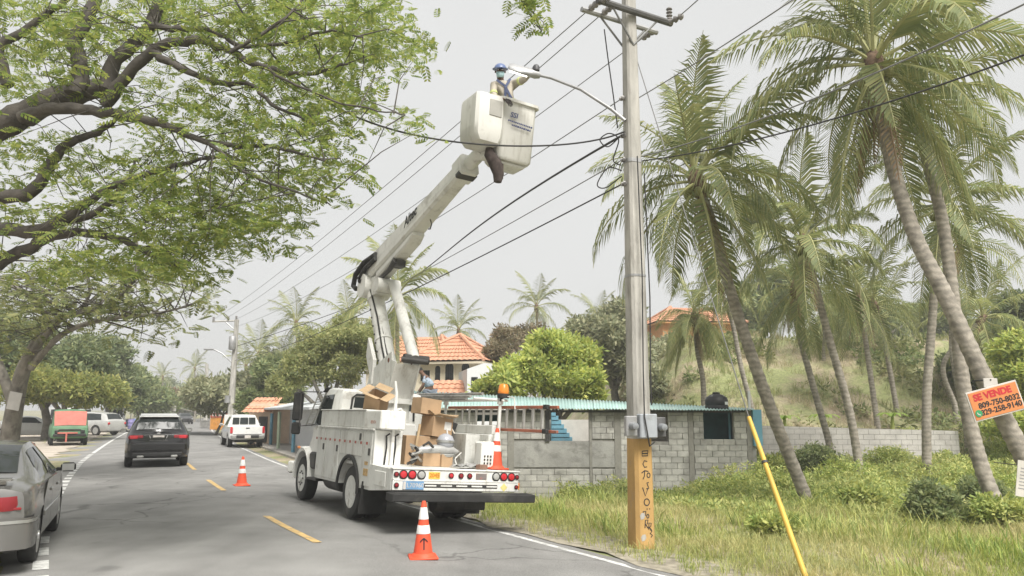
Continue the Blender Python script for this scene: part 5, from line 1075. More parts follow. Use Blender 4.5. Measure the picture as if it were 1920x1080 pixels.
def hip_house(name, label, c, rz, w_, d_, z0, zw, zr, wall_m, eave=.6, ridge=0.0, wins=(), lower=None):
    e = empty(name, (c[0], c[1], z0), rz, label, 'house'); h = zw - z0; b = MB(); b.box((0, 0, h / 2), (w_, d_, h)); b.build('wall', wall_m, e); ex, ey = w_ / 2 + eave, d_ / 2 + eave; zr_ = zr - z0
    E_ = [(-ex, -ey, h), (ex, -ey, h), (ex, ey, h), (-ex, ey, h)]; r0, r1 = (-ridge / 2, 0, zr_), (ridge / 2, 0, zr_)
    for q in ((E_[0], E_[1], r1, r0), (E_[1], E_[2], r1, r1), (E_[2], E_[3], r0, r1), (E_[3], E_[0], r0, r0)): b = MB(); tile_plane(b, *q); b.build('roof_slope', tile, e)
    for a in E_:
        b = MB(); r_ = r0 if a[0] < 0 else r1; b.tube([Vector(a) + Vector((0, 0, .06)), Vector(r_) + Vector((0, 0, .1))], .11, 6); b.build('hip_tiles', tile, e)
    b = MB(); b.box((0, 0, h - .08), (w_ + 2 * eave - .1, d_ + 2 * eave - .1, .14), bev=.02); b.build('cornice', wall_m, e)
    for (face, u, zc, ww, hh, arch) in wins:
        f = MB(); s_ = {'front': (u, -d_ / 2, 0), 'left': (-w_ / 2, u, 0), 'right': (w_ / 2, u, 0)}[face]; rot = {'front': 0, 'left': -90, 'right': 90}[face]; Mx = Matrix.Translation((s_[0], s_[1], zc - z0)) @ Matrix.Rotation(R(rot), 4, 'Z')
        poly = [(-ww / 2, -hh / 2), (ww / 2, -hh / 2), (ww / 2, hh / 2)] + ([(ww / 2 * math.cos(t), hh / 2 + ww / 2 * math.sin(t)) for t in np.linspace(.2, math.pi - .2, 7)] if arch else []) + [(-ww / 2, hh / 2)]
        f.X = Mx; f.prism([(x * 1.25, z * 1.12) for x, z in poly], -.06, .05, 'XZ'); wo = f.build('window', wall_m, e)
        g = MB(); g.X = Mx; g.prism(poly, -.075, -.05, 'XZ'); g.build('pane', gls, wo); k = MB(); k.X = Mx
        for x in np.linspace(-ww / 2, ww / 2, 5)[1:-1]: k.cyl((x, -.09, -hh / 2), (x, -.09, hh / 2 + (ww * .3 if arch else 0)), .018, n=5)
        for z in (-.2, .15): k.cyl((-ww / 2, -.09, z * hh), (ww / 2, -.09, z * hh), .018, n=5)
        tag(k.build('window_bars', trim, wo), kind='stuff')
    return e
HD = 42
hc_ = at(862, 700, HD + 4); e = hip_house('cream_house', 'cream two storey house with orange tiled hip roof', (hc_.x, hc_.y), R(-16), 4.0, 5.2, -.3, at(862, 675, HD).z, at(862, 630, HD + 4).z, cream, .5, .0, (('front', .35, at(842, 700, HD).z, .48, .8, True), ('front', -.35, at(842, 702, HD).z, .3, .8, True), ('front', -1.1, at(842, 702, HD).z, .55, .6, False), ('left', -1.4, at(842, 699, HD).z, .8, .8, False), ('front', 1.3, at(842, 700, HD).z, .45, .8, True)))
hw_ = at(790, 700, HD + 6); e = hip_house('cream_house_wing', 'long tiled wing joined to the cream house', (hw_.x, hw_.y), R(-16), 5.0, 5.0, -.3, at(862, 678, HD + 3).z, at(862, 633, HD + 6).z, cream, .5, 2.6, (('front', -.9, at(800, 698, HD + 3).z, .8, .9, False),))
lr = empty('tiled_porch', at(842, 740, HD - 2) - Vector((0, 0, 1.5)), R(-8), 'low tiled porch roof in front of the cream house', 'porch'); b = MB(); tile_plane(b, (-1.1, -.9, 1.3), (1.2, -.9, 1.3), (1.1, .9, 2.25), (-1.0, .9, 2.25)); b.build('roof_slope', tile, lr); b = MB(); b.box((0, .2, .3), (2.0, 1.3, 1.9)); b.build('wall', cream, lr)
whw = mat('white_wall', (.64, .65, .66), rough=.9, var=.04); wb_ = at(902, 740, 38); e = empty('white_building', (wb_.x, 39, -1), R(10), 'plain white building between the cream house and bright bush', 'building')
b = MB(); zt = at(902, 688, 38).z + 1; b.prism([(-.75, 0), (1.2, 0), (1.2, zt + .2), (.1, zt + .25), (-.75, zt - .05)], 0, 4, 'XZ'); b.build('wall', whw, e); b = MB(); b.box((-.38, -.01, at(886, 722, 38).z + 1), (.32, .06, .85)); wo = b.build('window', gls, e)
for k in range(3): b = MB(); b.box((-.46 + k * .08, -.05, at(886, 722, 38).z + 1), (.015, .02, .85)); b.build('window_bar', trim, wo)
# orange house up the hill
oc = at(1290, 640, 60); ora = mat('orange_wall', (.52, .27, .12), rough=.9, var=.06); e = hip_house('orange_house', 'orange walled house on the hilltop behind the palms', (oc.x + .6, 62), R(8), 6.2, 5, 4.5, at(1290, 606, 60).z, at(1290, 578, 62).z, ora, .5, 3.0, (('front', 2.4, at(1350, 640, 60).z, .5, .9, False),))
# kiosk with tiled roof, shelter and orange stand beside the pickup
peach = mat('peach_wall', (.68, .53, .4), rough=.9, var=.06); kc = G(487, 826); kz = 48; kc = at(485, 820, 46); e = empty('tiled_kiosk', (kc.x, kc.y, -.2), R(-20), 'small peach kiosk with steep orange tiled roof', 'kiosk')
b = MB(); b.box((0, 1, 1.2), (1.7, 1.8, 2.4)); b.build('wall', peach, e); b = MB(); tile_plane(b, (-1.1, -.35, 1.85), (1.1, -.35, 1.85), (.95, .8, 2.75), (-.95, .8, 2.75), .28, .35); b.build('roof_slope', tile, e); b = MB(); b.box((1.4, 1.3, 1.1), (1.4, 1.4, 2.2)); b.build('annex_wall', peach, e); b = MB(); b.box((.2, .08, .9), (.6, .06, 1.5)); b.build('door', dk, e)
def low(px, py, D): p = at(px, py, D); return p
sh_ = G(530, 848); e = empty('roadside_shelter', sh_, R(-25), 'roadside shelter with pale roof and blue painted posts', 'shelter'); bpost = mat('post_blue', (.12, .27, .36), rough=.7, var=.12); gpost = mat('post_green', (.3, .36, .26), rough=.8, var=.1)
pts = {'a': (507, 838, 775, bpost), 'b': (549, 852, 782, bpost), 'c': (521, 845, 772, gpost), 'd': (497, 829, 778, gpost)}
for k, (px, y0, y1, m) in pts.items():
    g = G(px, y0); h_ = (at(px, y1, g.y) - g).z; b = MB(); p = g - sh_; p.rotate(Euler((0, 0, R(25)))); b.box(p + Vector((0, 0, h_ / 2 - .1)), (.13, .13, h_ + .2), bev=.01); b.build('post', m, e)
g1, g2 = G(490, 830), G(575, 860); rz_ = at(520, 766, 32).z
b = MB(); p1_, p2_ = at(480, 768, g1.y) - sh_, at(580, 768, g2.y - 2) - sh_
for p in (p1_, p2_): p.rotate(Euler((0, 0, R(25))))
b.add([tuple(p1_), tuple(p2_), tuple(p2_ + Vector((2.6, .6, .35))), tuple(p1_ + Vector((2.6, .6, .35)))] + [tuple(q + Vector((0, 0, .1))) for q in (p1_, p2_, p2_ + Vector((2.6, .6, .35)), p1_ + Vector((2.6, .6, .35)))], [(0, 1, 2, 3), (7, 6, 5, 4), (0, 4, 5, 1), (1, 5, 6, 2), (2, 6, 7, 3), (3, 7, 4, 0)]); b.build('roof', mat('pale_roof', (.52, .54, .55), rough=.6, var=.08), e)
b = MB(); b.box(tuple((p1_ + p2_) / 2 + Vector((2.3, 0, -.9))), (.12, (p2_ - p1_).length * 1.0, 2.2), Euler((0, 0, math.atan2((p2_ - p1_).y, (p2_ - p1_).x) - math.pi / 2))); b.build('back_wall', whw, e)
og = G(414, 806); e = empty('orange_kiosk', og + Vector((0, .6, 0)), R(-20), 'low orange food kiosk with white lettered band', 'kiosk'); oy = mat('kiosk_orange', (.6, .27, .06), rough=.7, var=.15)
b = MB(); b.box((0, 0, .6), (2.2, 1.2, 1.2), bev=.03); b.build('body', oy, e); b = MB(); b.box((0, -.62, 1.35), (2.1, .05, .4), bev=.01); so_ = b.build('sign_band', mat('sign_red', (.45, .1, .06), rough=.6), e); b = MB(); b.box((0, 0, 1.68), (2.4, 1.5, .1), bev=.02); b.build('roof', canv, e)
b = MB(); b.box((0, 0, 1.35), (2.0, 1.1, .56)); b.build('upper_box', canv, e)
for i in range(7): b = MB(); b.box((-.75 + i * .25, -.655, 1.36), (.16, .01, .16)); b.build('sign_lettering', wht_r, so_)
# ================================================================== trees
rg = np.random.default_rng(11)
bark = mat('grey_bark', (.2, .185, .16), rough=.95, var=.25, scale=5, dirt=(.09, .08, .068), dirt_amt=.5, dirt_scale=6, bump=.7, bscale=25, stretch=(1, 1, .6))
palmbark = mat('palm_bark', (.31, .28, .235), rough=.95, var=.2, scale=6, dirt=(.19, .17, .14), dirt_amt=.5, dirt_scale=4, bump=.5, bscale=20, rings=2.3)
rbark = mat('rain_tree_bark', (.085, .076, .066), rough=.95, var=.25, scale=5, dirt=(.05, .045, .04), dirt_amt=.5, dirt_scale=6, bump=.7, bscale=25)  # darker than the other bark: backlit shade of the limbs is in the colour
def leafmat(n, c, tr=.35, k=.3): return mat(n, c, rough=.55, var=.18, scale=.9, island=k, trans=tr, spec=.25)
lf_rain = leafmat('rain_tree_leaf', (.185, .225, .068), .5); lf_dark = leafmat('dark_leaf', (.165, .2, .095), .3); lf_mid = leafmat('mid_leaf', (.22, .26, .12), .35); lf_olive = leafmat('olive_leaf', (.27, .28, .165), .3)
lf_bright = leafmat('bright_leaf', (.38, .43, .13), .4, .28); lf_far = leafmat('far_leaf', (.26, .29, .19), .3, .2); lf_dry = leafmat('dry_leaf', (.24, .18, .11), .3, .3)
lf_palm = leafmat('palm_leaf', (.215, .235, .1), .3, .22); lf_palm2 = leafmat('young_palm_leaf', (.27, .29, .125), .35, .22); lf_dead = leafmat('dead_palm_leaf', (.26, .19, .11), .2, .25); rach = mat('palm_rib', (.34, .34, .15), rough=.6, var=.1)
# ---- templates
def tpl(quads):
    v = []; f = []
    for q in quads: b = len(v); v += [tuple(p) for p in q]; f.append((b, b + 1, b + 2, b + 3))
    return np.array(v, float), np.array(f, int)
def leaf_quad(base, d, side, L_, w_): d = Vector(d).normalized(); s_ = Vector(side).normalized(); b = Vector(base); return [b, b + d * L_ * .5 + s_ * w_ / 2, b + d * L_, b + d * L_ * .5 - s_ * w_ / 2]
def cluster(n=7, L_=.16, w_=.07, seed=0, spread=.12):
    r = random.Random(seed); qs = []
    for i in range(n):
        a = i * 2.4; el = r.uniform(-.5, .9); d = Vector((math.cos(a) * math.cos(el), math.sin(a) * math.cos(el), math.sin(el))); s_ = d.cross(Vector((0, 0, 1))) + Vector((r.uniform(-.4, .4),) * 3); qs.append(leaf_quad(d * r.uniform(0, spread), d, s_, L_ * r.uniform(.8, 1.2), w_ * r.uniform(.8, 1.2)))
    return tpl(qs)
def bipinnate(L_=.3):
    qs = []
    for i in range(5):
        t = .2 + .2 * i; p = Vector((L_ * t, 0, -.05 * t * t)); l = .15 * (1 - .35 * abs(t - .5) * 2)
        for s_ in (-1, 1): d = Vector((.55, s_ * .8, -.22)); qs.append(leaf_quad(p, d, Vector((.6, -s_ * .5, .25 * s_)), l, .05))
    qs.append(leaf_quad(Vector((0, 0, 0)), (1, 0, -.05), (0, 1, 0), L_, .012)); return tpl(qs)
CLU = [cluster(7, .16, .075, k) for k in range(3)]; BIP = bipinnate()
def limb(b, pts, widths, n=8): b.tube(pts, widths, n)
def lobe_points(lobes, n, hole=.45, f=1.1):
    P = []; Nn = []; vol = np.array([l[3] * l[4] + l[4] * l[5] + l[3] * l[5] for l in lobes]); cnt = (n * vol / vol.sum()).astype(int)
    for l, c in zip(lobes, cnt):
        d = rg.normal(size=(c, 3)); d /= np.linalg.norm(d, axis=1)[:, None]; r = 1 - .5 * rg.random(c) ** 1.6; p = d * r[:, None] * np.array(l[3:6]) * (1 + .14 * np.sin(d[:, :1] * 5 + l[0]) * np.cos(d[:, 1:2] * 6 + l[2])) + np.array(l[:3])
        fr = f / max(.6, l[3] * .35); h = np.sin(p[:, 0] * fr * 2.1 + 1.3) * np.sin(p[:, 1] * fr * 1.9 + .4) * np.sin(p[:, 2] * fr * 2.6) + .35 * np.sin(p[:, 0] * fr * 5.3 + p[:, 2] * fr * 4.7)
        k = h > -hole + .25 * rg.random(c); P.append(p[k]); Nn.append(d[k])
    return np.concatenate(P), np.concatenate(Nn)
def leafy(name, label, base, lobes, n, m, size=1.0, trunk_r=.15, group=None, cat='tree', hole=.45, tm=None, tilt=.7, limbs=True, name2='crown', lean=(0, 0)):
    base = Vector(base); e = empty(name, base, 0, label, cat, group); L2 = [(l[0] - base.x, l[1] - base.y, l[2] - base.z, *l[3:]) for l in lobes]
    b = MB(); c0 = Vector(np.mean([l[:3] for l in L2], axis=0)); zt = min(l[2] - l[5] * .3 for l in L2); zt = max(zt, .3)
    fork = Vector((c0.x * .4 + lean[0], c0.y * .4 + lean[1], zt * .6))
    b.tube([(0, 0, -.2), fork * .5 + Vector((.05 * zt, 0, 0)), fork], [trunk_r * 1.25, trunk_r, trunk_r * .85], 8); b.build('trunk', tm or bark, e, 60)
    for l in L2 if limbs else []:
        q = MB(); t = Vector(l[:3]); q.tube([fork - Vector((0, 0, trunk_r)), fork.lerp(t, .5) + Vector((0, 0, .1 * l[5])), t + Vector((0, 0, l[5] * .3))], [trunk_r * .7, trunk_r * .45, trunk_r * .12], 6); q.build('limb', tm or bark, e, 60)
    L3 = []
    for l in L2:
        L3.append((l[0], l[1], l[2], l[3] * .78, l[4] * .78, l[5] * .74))
        for q in range(7):
            d = rg.normal(size=3); d /= np.linalg.norm(d); k = rg.uniform(.28, .5); L3.append((l[0] + d[0] * l[3] * .72, l[1] + d[1] * l[4] * .72, l[2] + d[2] * l[5] * .66, l[3] * k, l[4] * k, l[5] * k))
    P, Nn = lobe_points(L3, int(n * 1.15), hole); N = len(P); V = []; F = []; o = 0
    for k in range(3):
        s_ = slice(k, None, 3); tv, tf = CLU[k]; sc = size * rg.uniform(.7, 1.35, len(P[s_])); v, f = scatter(tv, tf, P[s_], rand_rot(rg, len(P[s_]), tilt), sc); V.append(v); F.append(f + o); o += len(v)
    tag(np_mesh(name2, np.concatenate(V), np.concatenate(F), m, e), kind='stuff'); return e
def pxlobes(L_): return [(*at(cx, cy, D), rx / FPX * D, (rd if rd else rx / FPX * D), ry / FPX * D) for cx, cy, rx, ry, D, rd in L_]
# ---- the great rain tree: limbs traced over the road, trunk standing beyond the left edge
RT = empty('rain_tree', (-13.2, 11.5, 0), 0, 'huge spreading rain tree whose dark limbs arch over the road', 'tree'); rb = Vector(RT.location)
LIMBS = [([(-420, 420), (-200, 330), (0, 238), (60, 206), (140, 176), (205, 165)], [86, 76, 66, 60, 54, 44], (11.5, 11.0)),
 ([(140, 176), (152, 130), (140, 80), (165, 30), (190, -30)], [40, 36, 33, 30, 28], (11.0, 10.6)), ([(200, 168), (216, 112), (268, 66), (290, 30), (305, -40)], [38, 34, 30, 28, 26], (11, 10.4)),
 ([(198, 198), (240, 140), (305, 86), (370, 74), (430, 96), (500, 128), (575, 140), (650, 120)], [30, 27, 24, 20, 16, 13, 9, 5], (11, 9.5)), ([(282, 48), (350, 54), (410, 62), (450, 86), (540, 80), (610, 58), (680, 70)], [16, 14, 12, 10, 8, 6, 4], (10.8, 9.4)),
 ([(40, 222), (100, 203), (190, 210), (250, 222), (330, 240), (390, 268), (500, 276), (610, 302)], [30, 28, 25, 22, 17, 13, 9, 5], (11.2, 9.6)), ([(-260, 440), (-100, 390), (0, 370), (60, 360), (100, 302), (130, 266), (190, 245), (225, 212)], [46, 40, 34, 30, 24, 20, 15, 8], (11.5, 10.8)),
 ([(-240, 480), (-80, 440), (0, 430), (80, 432), (150, 390), (222, 346), (330, 310), (430, 290)], [42, 36, 32, 28, 22, 16, 10, 5], (11.8, 10.2)), ([(-240, 560), (-60, 515), (0, 494), (60, 462), (112, 440), (200, 442), (270, 470), (340, 505)], [44, 36, 30, 26, 22, 18, 13, 6], (12, 11)),
 ([(285, 96), (325, 122), (400, 152), (470, 162), (520, 200), (600, 235)], [20, 17, 14, 11, 8, 4], (10.75, 9.6)), ([(100, 425), (180, 400), (240, 340), (255, 300)], [18, 14, 10, 5], (11.4, 11)), ([(15, 160), (0, 90), (40, 60), (110, 10), (150, -30)], [26, 24, 20, 16, 14], (11.6, 11)), ([(430, 96), (500, 60), (560, 10), (600, -40)], [10, 8, 6, 4], (9.9, 9.2)), ([(500, 128), (600, 180), (690, 205), (760, 215)], [7, 5, 4, 3], (9.6, 9)), ([(390, 268), (470, 330), (560, 360), (620, 385)], [9, 7, 5, 3], (10.2, 9.6))]
NODES = []
b = MB(); b.tube([(0, 0, -.3), (.1, 0, 1.5), (.5, -.1, 2.9), (at(-300, 420, 11.5) - rb)], [.75, .6, .55, .42], 14); b.build('trunk', rbark, RT, 60)
for pts, wd, (d0, d1) in LIMBS:
    n = len(pts); d0 -= 1.2; d1 -= .6; P = [at(x, y, d0 + (d1 - d0) * i / (n - 1)) - rb for i, (x, y) in enumerate(pts)]; rr = [w_ * .84 / 2 / FPX * (d0 + (d1 - d0) * i / (n - 1)) for i, w_ in enumerate(wd)]
    C = catmull([(*p, r) for p, r in zip(P, rr)], 5); b = MB(); jit = rg.normal(0, .012, C.shape); b.tube([Vector(c[:3]) + Vector(j[:3]) for c, j in zip(C, jit)], [max(.008, c[3] * (1 + j[3] * 3)) for c, j in zip(C, jit)], 10); b.build('limb', rbark, RT, 60); NODES += [c[:3] for c in C]
for dx, dy in ((-300, 420), ): pass
NODES = np.array(NODES)
def blob_clumps(blobs, per, dr):
    out = []
    for cx, cy, rx, ry, w_ in blobs:
        n = int(per * w_ * rx * ry / 1000)
        for _ in range(n):
            a = rnd.uniform(0, 6.283); r = math.sqrt(rnd.random()) ** .9; out.append((cx + rx * r * math.cos(a), cy + ry * r * math.sin(a), rnd.uniform(*dr)))
    return out
def sprays(parent, origin, clumps, nodes, per, size, m, spread, tw_r=.008, ntw=400, name='foliage', sub=3, lim=1.5):
    P = np.array([tuple(at(x, y, D) - origin) for x, y, D in clumps]); k = len(P)
    # twigs: clump to the nearest limb point
    b = MB(); ids = rg.permutation(k)[:ntw]
    for i in ids:
        d = np.linalg.norm(nodes - P[i], axis=1); ok = np.where(d < d.min() + .55)[0]; q = nodes[int(rg.choice(ok))]
        if d.min() > lim: continue
        m_ = (q + P[i]) / 2 + rg.normal(0, .06, 3) + np.array([0, 0, .08]); b.tube([tuple(q), tuple(m_), tuple(P[i])], [tw_r * (1.3 + d.min() * .5), tw_r * 1.1, tw_r * .4], 4, caps=False)
    tag(b.build('twigs', rbark, parent), kind='stuff')
    C = np.repeat(P, per, axis=0); off = rg.normal(0, 1, C.shape) * np.array([spread, spread, spread * .42]); V, F = scatter(BIP[0], BIP[1], C + off, rand_rot(rg, len(C), .38), size * rg.uniform(.7, 1.3, len(C)))
    return tag(np_mesh(name, V, F, m, parent), kind='stuff')
BL1 = [(60, 40, 110, 70, .8), (250, 30, 140, 60, .6), (420, 25, 130, 45, .8), (560, 30, 130, 50, 1.2), (680, 40, 90, 50, 1.3), (735, 90, 75, 26, 1.2), (600, 95, 120, 38, 1.1), (690, 130, 85, 22, 1.0), (470, 120, 120, 50, .8), (560, 175, 130, 40, 1.1), (640, 205, 80, 30, 1.0), (735, 225, 55, 16, .9), (760, 240, 35, 18, .6), (540, 240, 110, 40, 1.0), (620, 270, 70, 24, .9), (660, 322, 48, 12, .9), (600, 320, 60, 20, .9), (520, 310, 90, 35, 1.1), (610, 355, 38, 14, .9), (545, 350, 60, 22, 1.0), (615, 388, 24, 12, .8), (480, 380, 90, 40, 1.2), (525, 420, 50, 26, 1.0), (430, 420, 90, 45, 1.2), (490, 462, 70, 18, .9), (545, 468, 26, 8, .7), (350, 440, 100, 50, 1.1), (290, 380, 110, 50, 1.0), (220, 300, 120, 60, .6), (380, 330, 90, 50, .9), (400, 220, 100, 50, .8), (300, 190, 100, 50, .7), (180, 100, 110, 60, .6), (80, 130, 90, 50, .7), (100, 290, 110, 50, .7), (50, 330, 80, 30, .5), (180, 400, 110, 50, .8), (60, 410, 90, 25, .6), (240, 480, 110, 45, 1.0), (360, 500, 70, 24, .8), (100, 490, 110, 35, .7), (-40, 200, 60, 260, .3), (300, -50, 420, 30, .3), (780, 20, 16, 20, .3)]
sprays(RT, rb, blob_clumps(BL1, 8.2, (8.4, 14.5)), NODES, 8, .54, lf_rain, .17, .0055, 560)
tw = MB(); tp0 = [at(960, -60, 8.6), at(975, -5, 8.6), at(995, 30, 8.6), at(1015, 58, 8.6)]; tw.tube([at(700, -150, 9.5) - rb, at(860, -110, 9) - rb] + [p - rb for p in tp0], [.03, .022, .018, .012, .008, .004], 5); tw.build('limb', rbark, RT, 60)
sprays(RT, rb, [(975 + rnd.uniform(-18, 22), rnd.uniform(-20, 14), 8.6) for _ in range(9)] + [(1000 + rnd.uniform(-14, 18), rnd.uniform(28, 62), 8.6) for _ in range(7)], np.array([tuple(p - rb) for p in tp0]), 4, .55, lf_rain, .07, .005, 16)
# ---- second, leaning tree
T2b = G(22, 850) ; T2b = Vector((at(18, 850, 23).x, 23, 0)); T2 = empty('leaning_tree', T2b, 0, 'leaning roadside tree with a pale board nailed to its trunk', 'tree')
L2 = [([(10, 890), (22, 800), (42, 700), (72, 640), (96, 608)], [50, 42, 34, 28, 22], (23, 22)), ([(60, 660), (110, 600), (160, 585), (222, 560), (262, 505), (296, 440)], [22, 18, 14, 11, 8, 4], (22.3, 20)), ([(58, 690), (115, 628), (190, 600), (280, 590), (350, 575)], [18, 14, 10, 7, 3], (22.3, 19.5)), ([(96, 608), (60, 560), (10, 530), (-60, 500)], [16, 12, 9, 6], (22.3, 22)), ([(30, 770), (0, 690), (-30, 620), (-80, 560)], [28, 22, 16, 10], (23, 23.5)), ([(150, 588), (170, 540), (150, 500)], [9, 7, 4], (21.5, 21)), ([(255, 520), (258, 470), (250, 420)], [10, 8, 6], (20.5, 20))]
N2 = []
for i, (pts, wd, (d0, d1)) in enumerate(L2):
    n = len(pts); C = catmull([(*(at(x, y, d0 + (d1 - d0) * k / (n - 1)) - T2b), wd[k] * .76 / 2 / FPX * d0) for k, (x, y) in enumerate(pts)], 5); b = MB(); b.tube([Vector(c[:3]) for c in C], [max(.01, c[3]) for c in C], 9); b.build('trunk' if i == 0 else 'limb', bark, T2, 60); N2 += [c[:3] for c in C]
N2 = np.array(N2)
BL2 = [(60, 540, 110, 45, .9), (170, 530, 120, 45, 1.0), (280, 530, 90, 40, 1.0), (350, 560, 50, 26, .9), (380, 592, 22, 14, .9), (320, 600, 50, 20, .9), (255, 600, 70, 30, .9), (285, 640, 30, 14, .6), (170, 590, 90, 35, .8), (60, 600, 90, 40, .9), (20, 560, 60, 60, .7), (230, 570, 60, 30, .8), (-60, 560, 60, 70, .5), (60, 650, 70, 25, .5)]
sprays(T2, T2b, blob_clumps(BL2, 8, (19, 25)), N2, 6, 1.05, leafmat('leaning_tree_leaf', (.19, .21, .09), .4), .3, .011, 300, lim=2.4)
bd_ = at(27, 752, 22.2); e = empty('blank_board', bd_, R(-12), 'blank pale board nailed on the leaning tree trunk', 'sign'); b = MB(); b.box((0, 0, 0), (.42, .03, .5), Euler((0, R(9), 0)), bev=.006); b.build('board', mat('board_grey', (.42, .41, .39), rough=.8, var=.08), e); b = MB(); b.cyl((.0, 0, .1), (0, .45, .1), .01, n=6); b.build('nail', dk, e)
# ---- broadleaf trees behind
def tree_px(label, L_, base, n, m, size, r=.15, hole=.45, name='broadleaf_tree', group=None, limbs=True): return leafy(name, label, base, pxlobes(L_), n, m, size, r, group, 'tree', hole, limbs=limbs)
gb = lambda x, D: (at(x, 768, D).x, D, gz(at(x, 768, D).x, D))
tree_px('bright green rounded tree behind the turquoise roof', [(1040, 690, 80, 62, 33, 2.2), (1000, 700, 60, 50, 32.4, 1.6), (1085, 705, 52, 58, 33, 1.6), (945, 715, 48, 34, 32, 1.4), (1050, 650, 60, 34, 33.5, 1.8), (915, 730, 26, 24, 32, .8), (1110, 740, 28, 34, 32.5, 1)], gb(1050, 33), 5200, lf_bright, 1.35, .2, .62)
tree_px('soft green tree growing behind the truck cab', [(600, 650, 46, 44, 38, 1.6), (650, 640, 50, 46, 39, 1.7), (695, 660, 40, 46, 39, 1.5), (570, 690, 36, 40, 37, 1.2), (640, 690, 60, 36, 38, 1.5), (535, 720, 30, 30, 37, 1)], gb(625, 38), 5200, leafmat('soft_leaf', (.31, .33, .15), .4, .25), 1.1, .2, .4)
tree_px('wide dark tree behind the utility pole and pickup', [(420, 740, 52, 36, 62, 4), (380, 740, 34, 30, 64, 3), (470, 730, 40, 40, 64, 3), (505, 700, 32, 40, 62, 2.5)], gb(405, 62), 3600, lf_olive, 2.2, .1, .5)
BK = [('dense tree behind the green van', [(60, 690, 90, 60, 48, 4), (150, 700, 70, 60, 50, 4), (20, 640, 60, 50, 47, 4)], 90, 48, lf_dark, 4200, 1.8), ('yellowish green tree above the green van', [(110, 722, 70, 36, 46, 3), (190, 732, 50, 34, 48, 3), (60, 725, 50, 34, 46, 3)], 130, 47, leafmat('yellow_leaf', (.27, .29, .1), .4), 3000, 1.6), ('dark rounded tree over the silver wagon', [(210, 700, 46, 44, 66, 4), (180, 660, 50, 40, 64, 4), (235, 740, 36, 34, 66, 3)], 205, 66, lf_dark, 3000, 2.2),
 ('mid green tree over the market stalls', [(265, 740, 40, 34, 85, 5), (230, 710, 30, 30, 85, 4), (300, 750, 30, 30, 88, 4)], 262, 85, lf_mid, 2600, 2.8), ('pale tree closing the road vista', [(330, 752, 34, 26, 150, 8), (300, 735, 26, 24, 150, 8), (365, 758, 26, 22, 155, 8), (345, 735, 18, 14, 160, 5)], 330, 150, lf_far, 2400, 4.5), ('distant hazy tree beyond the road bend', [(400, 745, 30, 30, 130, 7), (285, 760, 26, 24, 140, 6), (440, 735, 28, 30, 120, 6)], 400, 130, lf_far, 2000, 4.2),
 ('reddish dry tree beyond the market', [(335, 745, 14, 12, 118, 3)], 335, 118, lf_dry, 500, 3.5), ('small tree left of the tiled kiosk', [(478, 760, 26, 36, 56, 2)], 478, 56, lf_mid, 1200, 1.8), ('leafy tree behind the tiled kiosk', [(520, 700, 34, 44, 58, 3), (545, 735, 26, 40, 54, 2)], 525, 58, lf_mid, 2000, 1.9),
 ('tall tree behind the cream house wing', [(750, 690, 40, 36, 58, 3), (700, 640, 36, 34, 60, 3)], 745, 58, lf_olive, 1600, 2.0), ('olive tree right of the bright rounded tree', [(1140, 650, 50, 60, 46, 3), (1110, 620, 40, 36, 48, 3), (1165, 600, 40, 40, 48, 3), (1190, 670, 40, 60, 46, 3)], 1150, 47, lf_olive, 4200, 1.7), ('brownish shrubby tree beside the olive tree', [(960, 640, 36, 34, 46, 2.5), (930, 665, 30, 30, 45, 2), (1000, 630, 30, 22, 47, 2)], 960, 46, leafmat('brown_olive_leaf', (.2, .17, .1), .3), 1100, 1.4),
 ('dark tree on the hill beside the orange house', [(1230, 680, 40, 46, 50, 3), (1215, 730, 34, 40, 42, 2.5), (1260, 650, 26, 30, 54, 2)], 1228, 50, lf_olive, 2600, 1.7), ('dark shrubby tree at the right end of the hill', [(1870, 650, 60, 60, 40, 3), (1900, 590, 40, 40, 42, 3), (1830, 690, 50, 40, 38, 3)], 1870, 40, lf_dark, 3600, 1.5), ('bright leafy tree at the right edge of the lot', [(1905, 660, 34, 40, 30, 2), (1925, 720, 34, 40, 29, 2), (1895, 800, 30, 24, 28, 1.5)], 1915, 29, lf_bright, 2200, 1.2), ('tall tree crowns behind the middle palms', [(1440, 560, 60, 60, 66, 4), (1420, 400, 40, 30, 64, 3), (1400, 620, 40, 30, 66, 3)], 1430, 66, lf_mid, 3400, 2.2), ('broad tree on the hill crest behind the palms', [(1600, 590, 70, 50, 70, 4), (1680, 600, 60, 40, 72, 4), (1560, 620, 50, 30, 68, 3), (1760, 590, 60, 50, 70, 4)], 1620, 70, lf_mid, 3600, 2.2)]
for lab, L_, bx, D, m, n, sz in BK: tree_px(lab, L_, gb(bx, D), n, m, sz, .25, .5)
# bare twiggy tree
e = empty('bare_tree', gb(985, 44), 0, 'bare twiggy tree standing between palm and bright tree', 'tree'); b0 = Vector(e.location)
def twig(b, p, d, L_, r, lvl):
    q = p + d * L_; b.tube([tuple(p), tuple(p + d * L_ * .5 + Vector((rnd.uniform(-.05, .05), 0, .03)) * L_), tuple(q)], [r, r * .8, r * .55], 5, caps=False)
    if lvl > 0:
        for k in range(3 if lvl > 1 else 4): a = Vector((rnd.gauss(0, .55), rnd.gauss(0, .4), rnd.uniform(-.05, .5))); twig(b, p + d * L_ * rnd.uniform(.5, 1), (d + a).normalized(), L_ * rnd.uniform(.55, .8), r * .55, lvl - 1)
b = MB(); b.tube([(0, 0, -.2), (.1, 0, 2.6)], [.1, .08], 6); b.build('trunk', bark, e, 60)
b = MB()
for k in range(6): twig(b, Vector((.1, 0, 2.2 + .1 * k)), Vector((rnd.gauss(0, .6), rnd.gauss(0, .3), 1)).normalized(), 1.5, .05, 4)
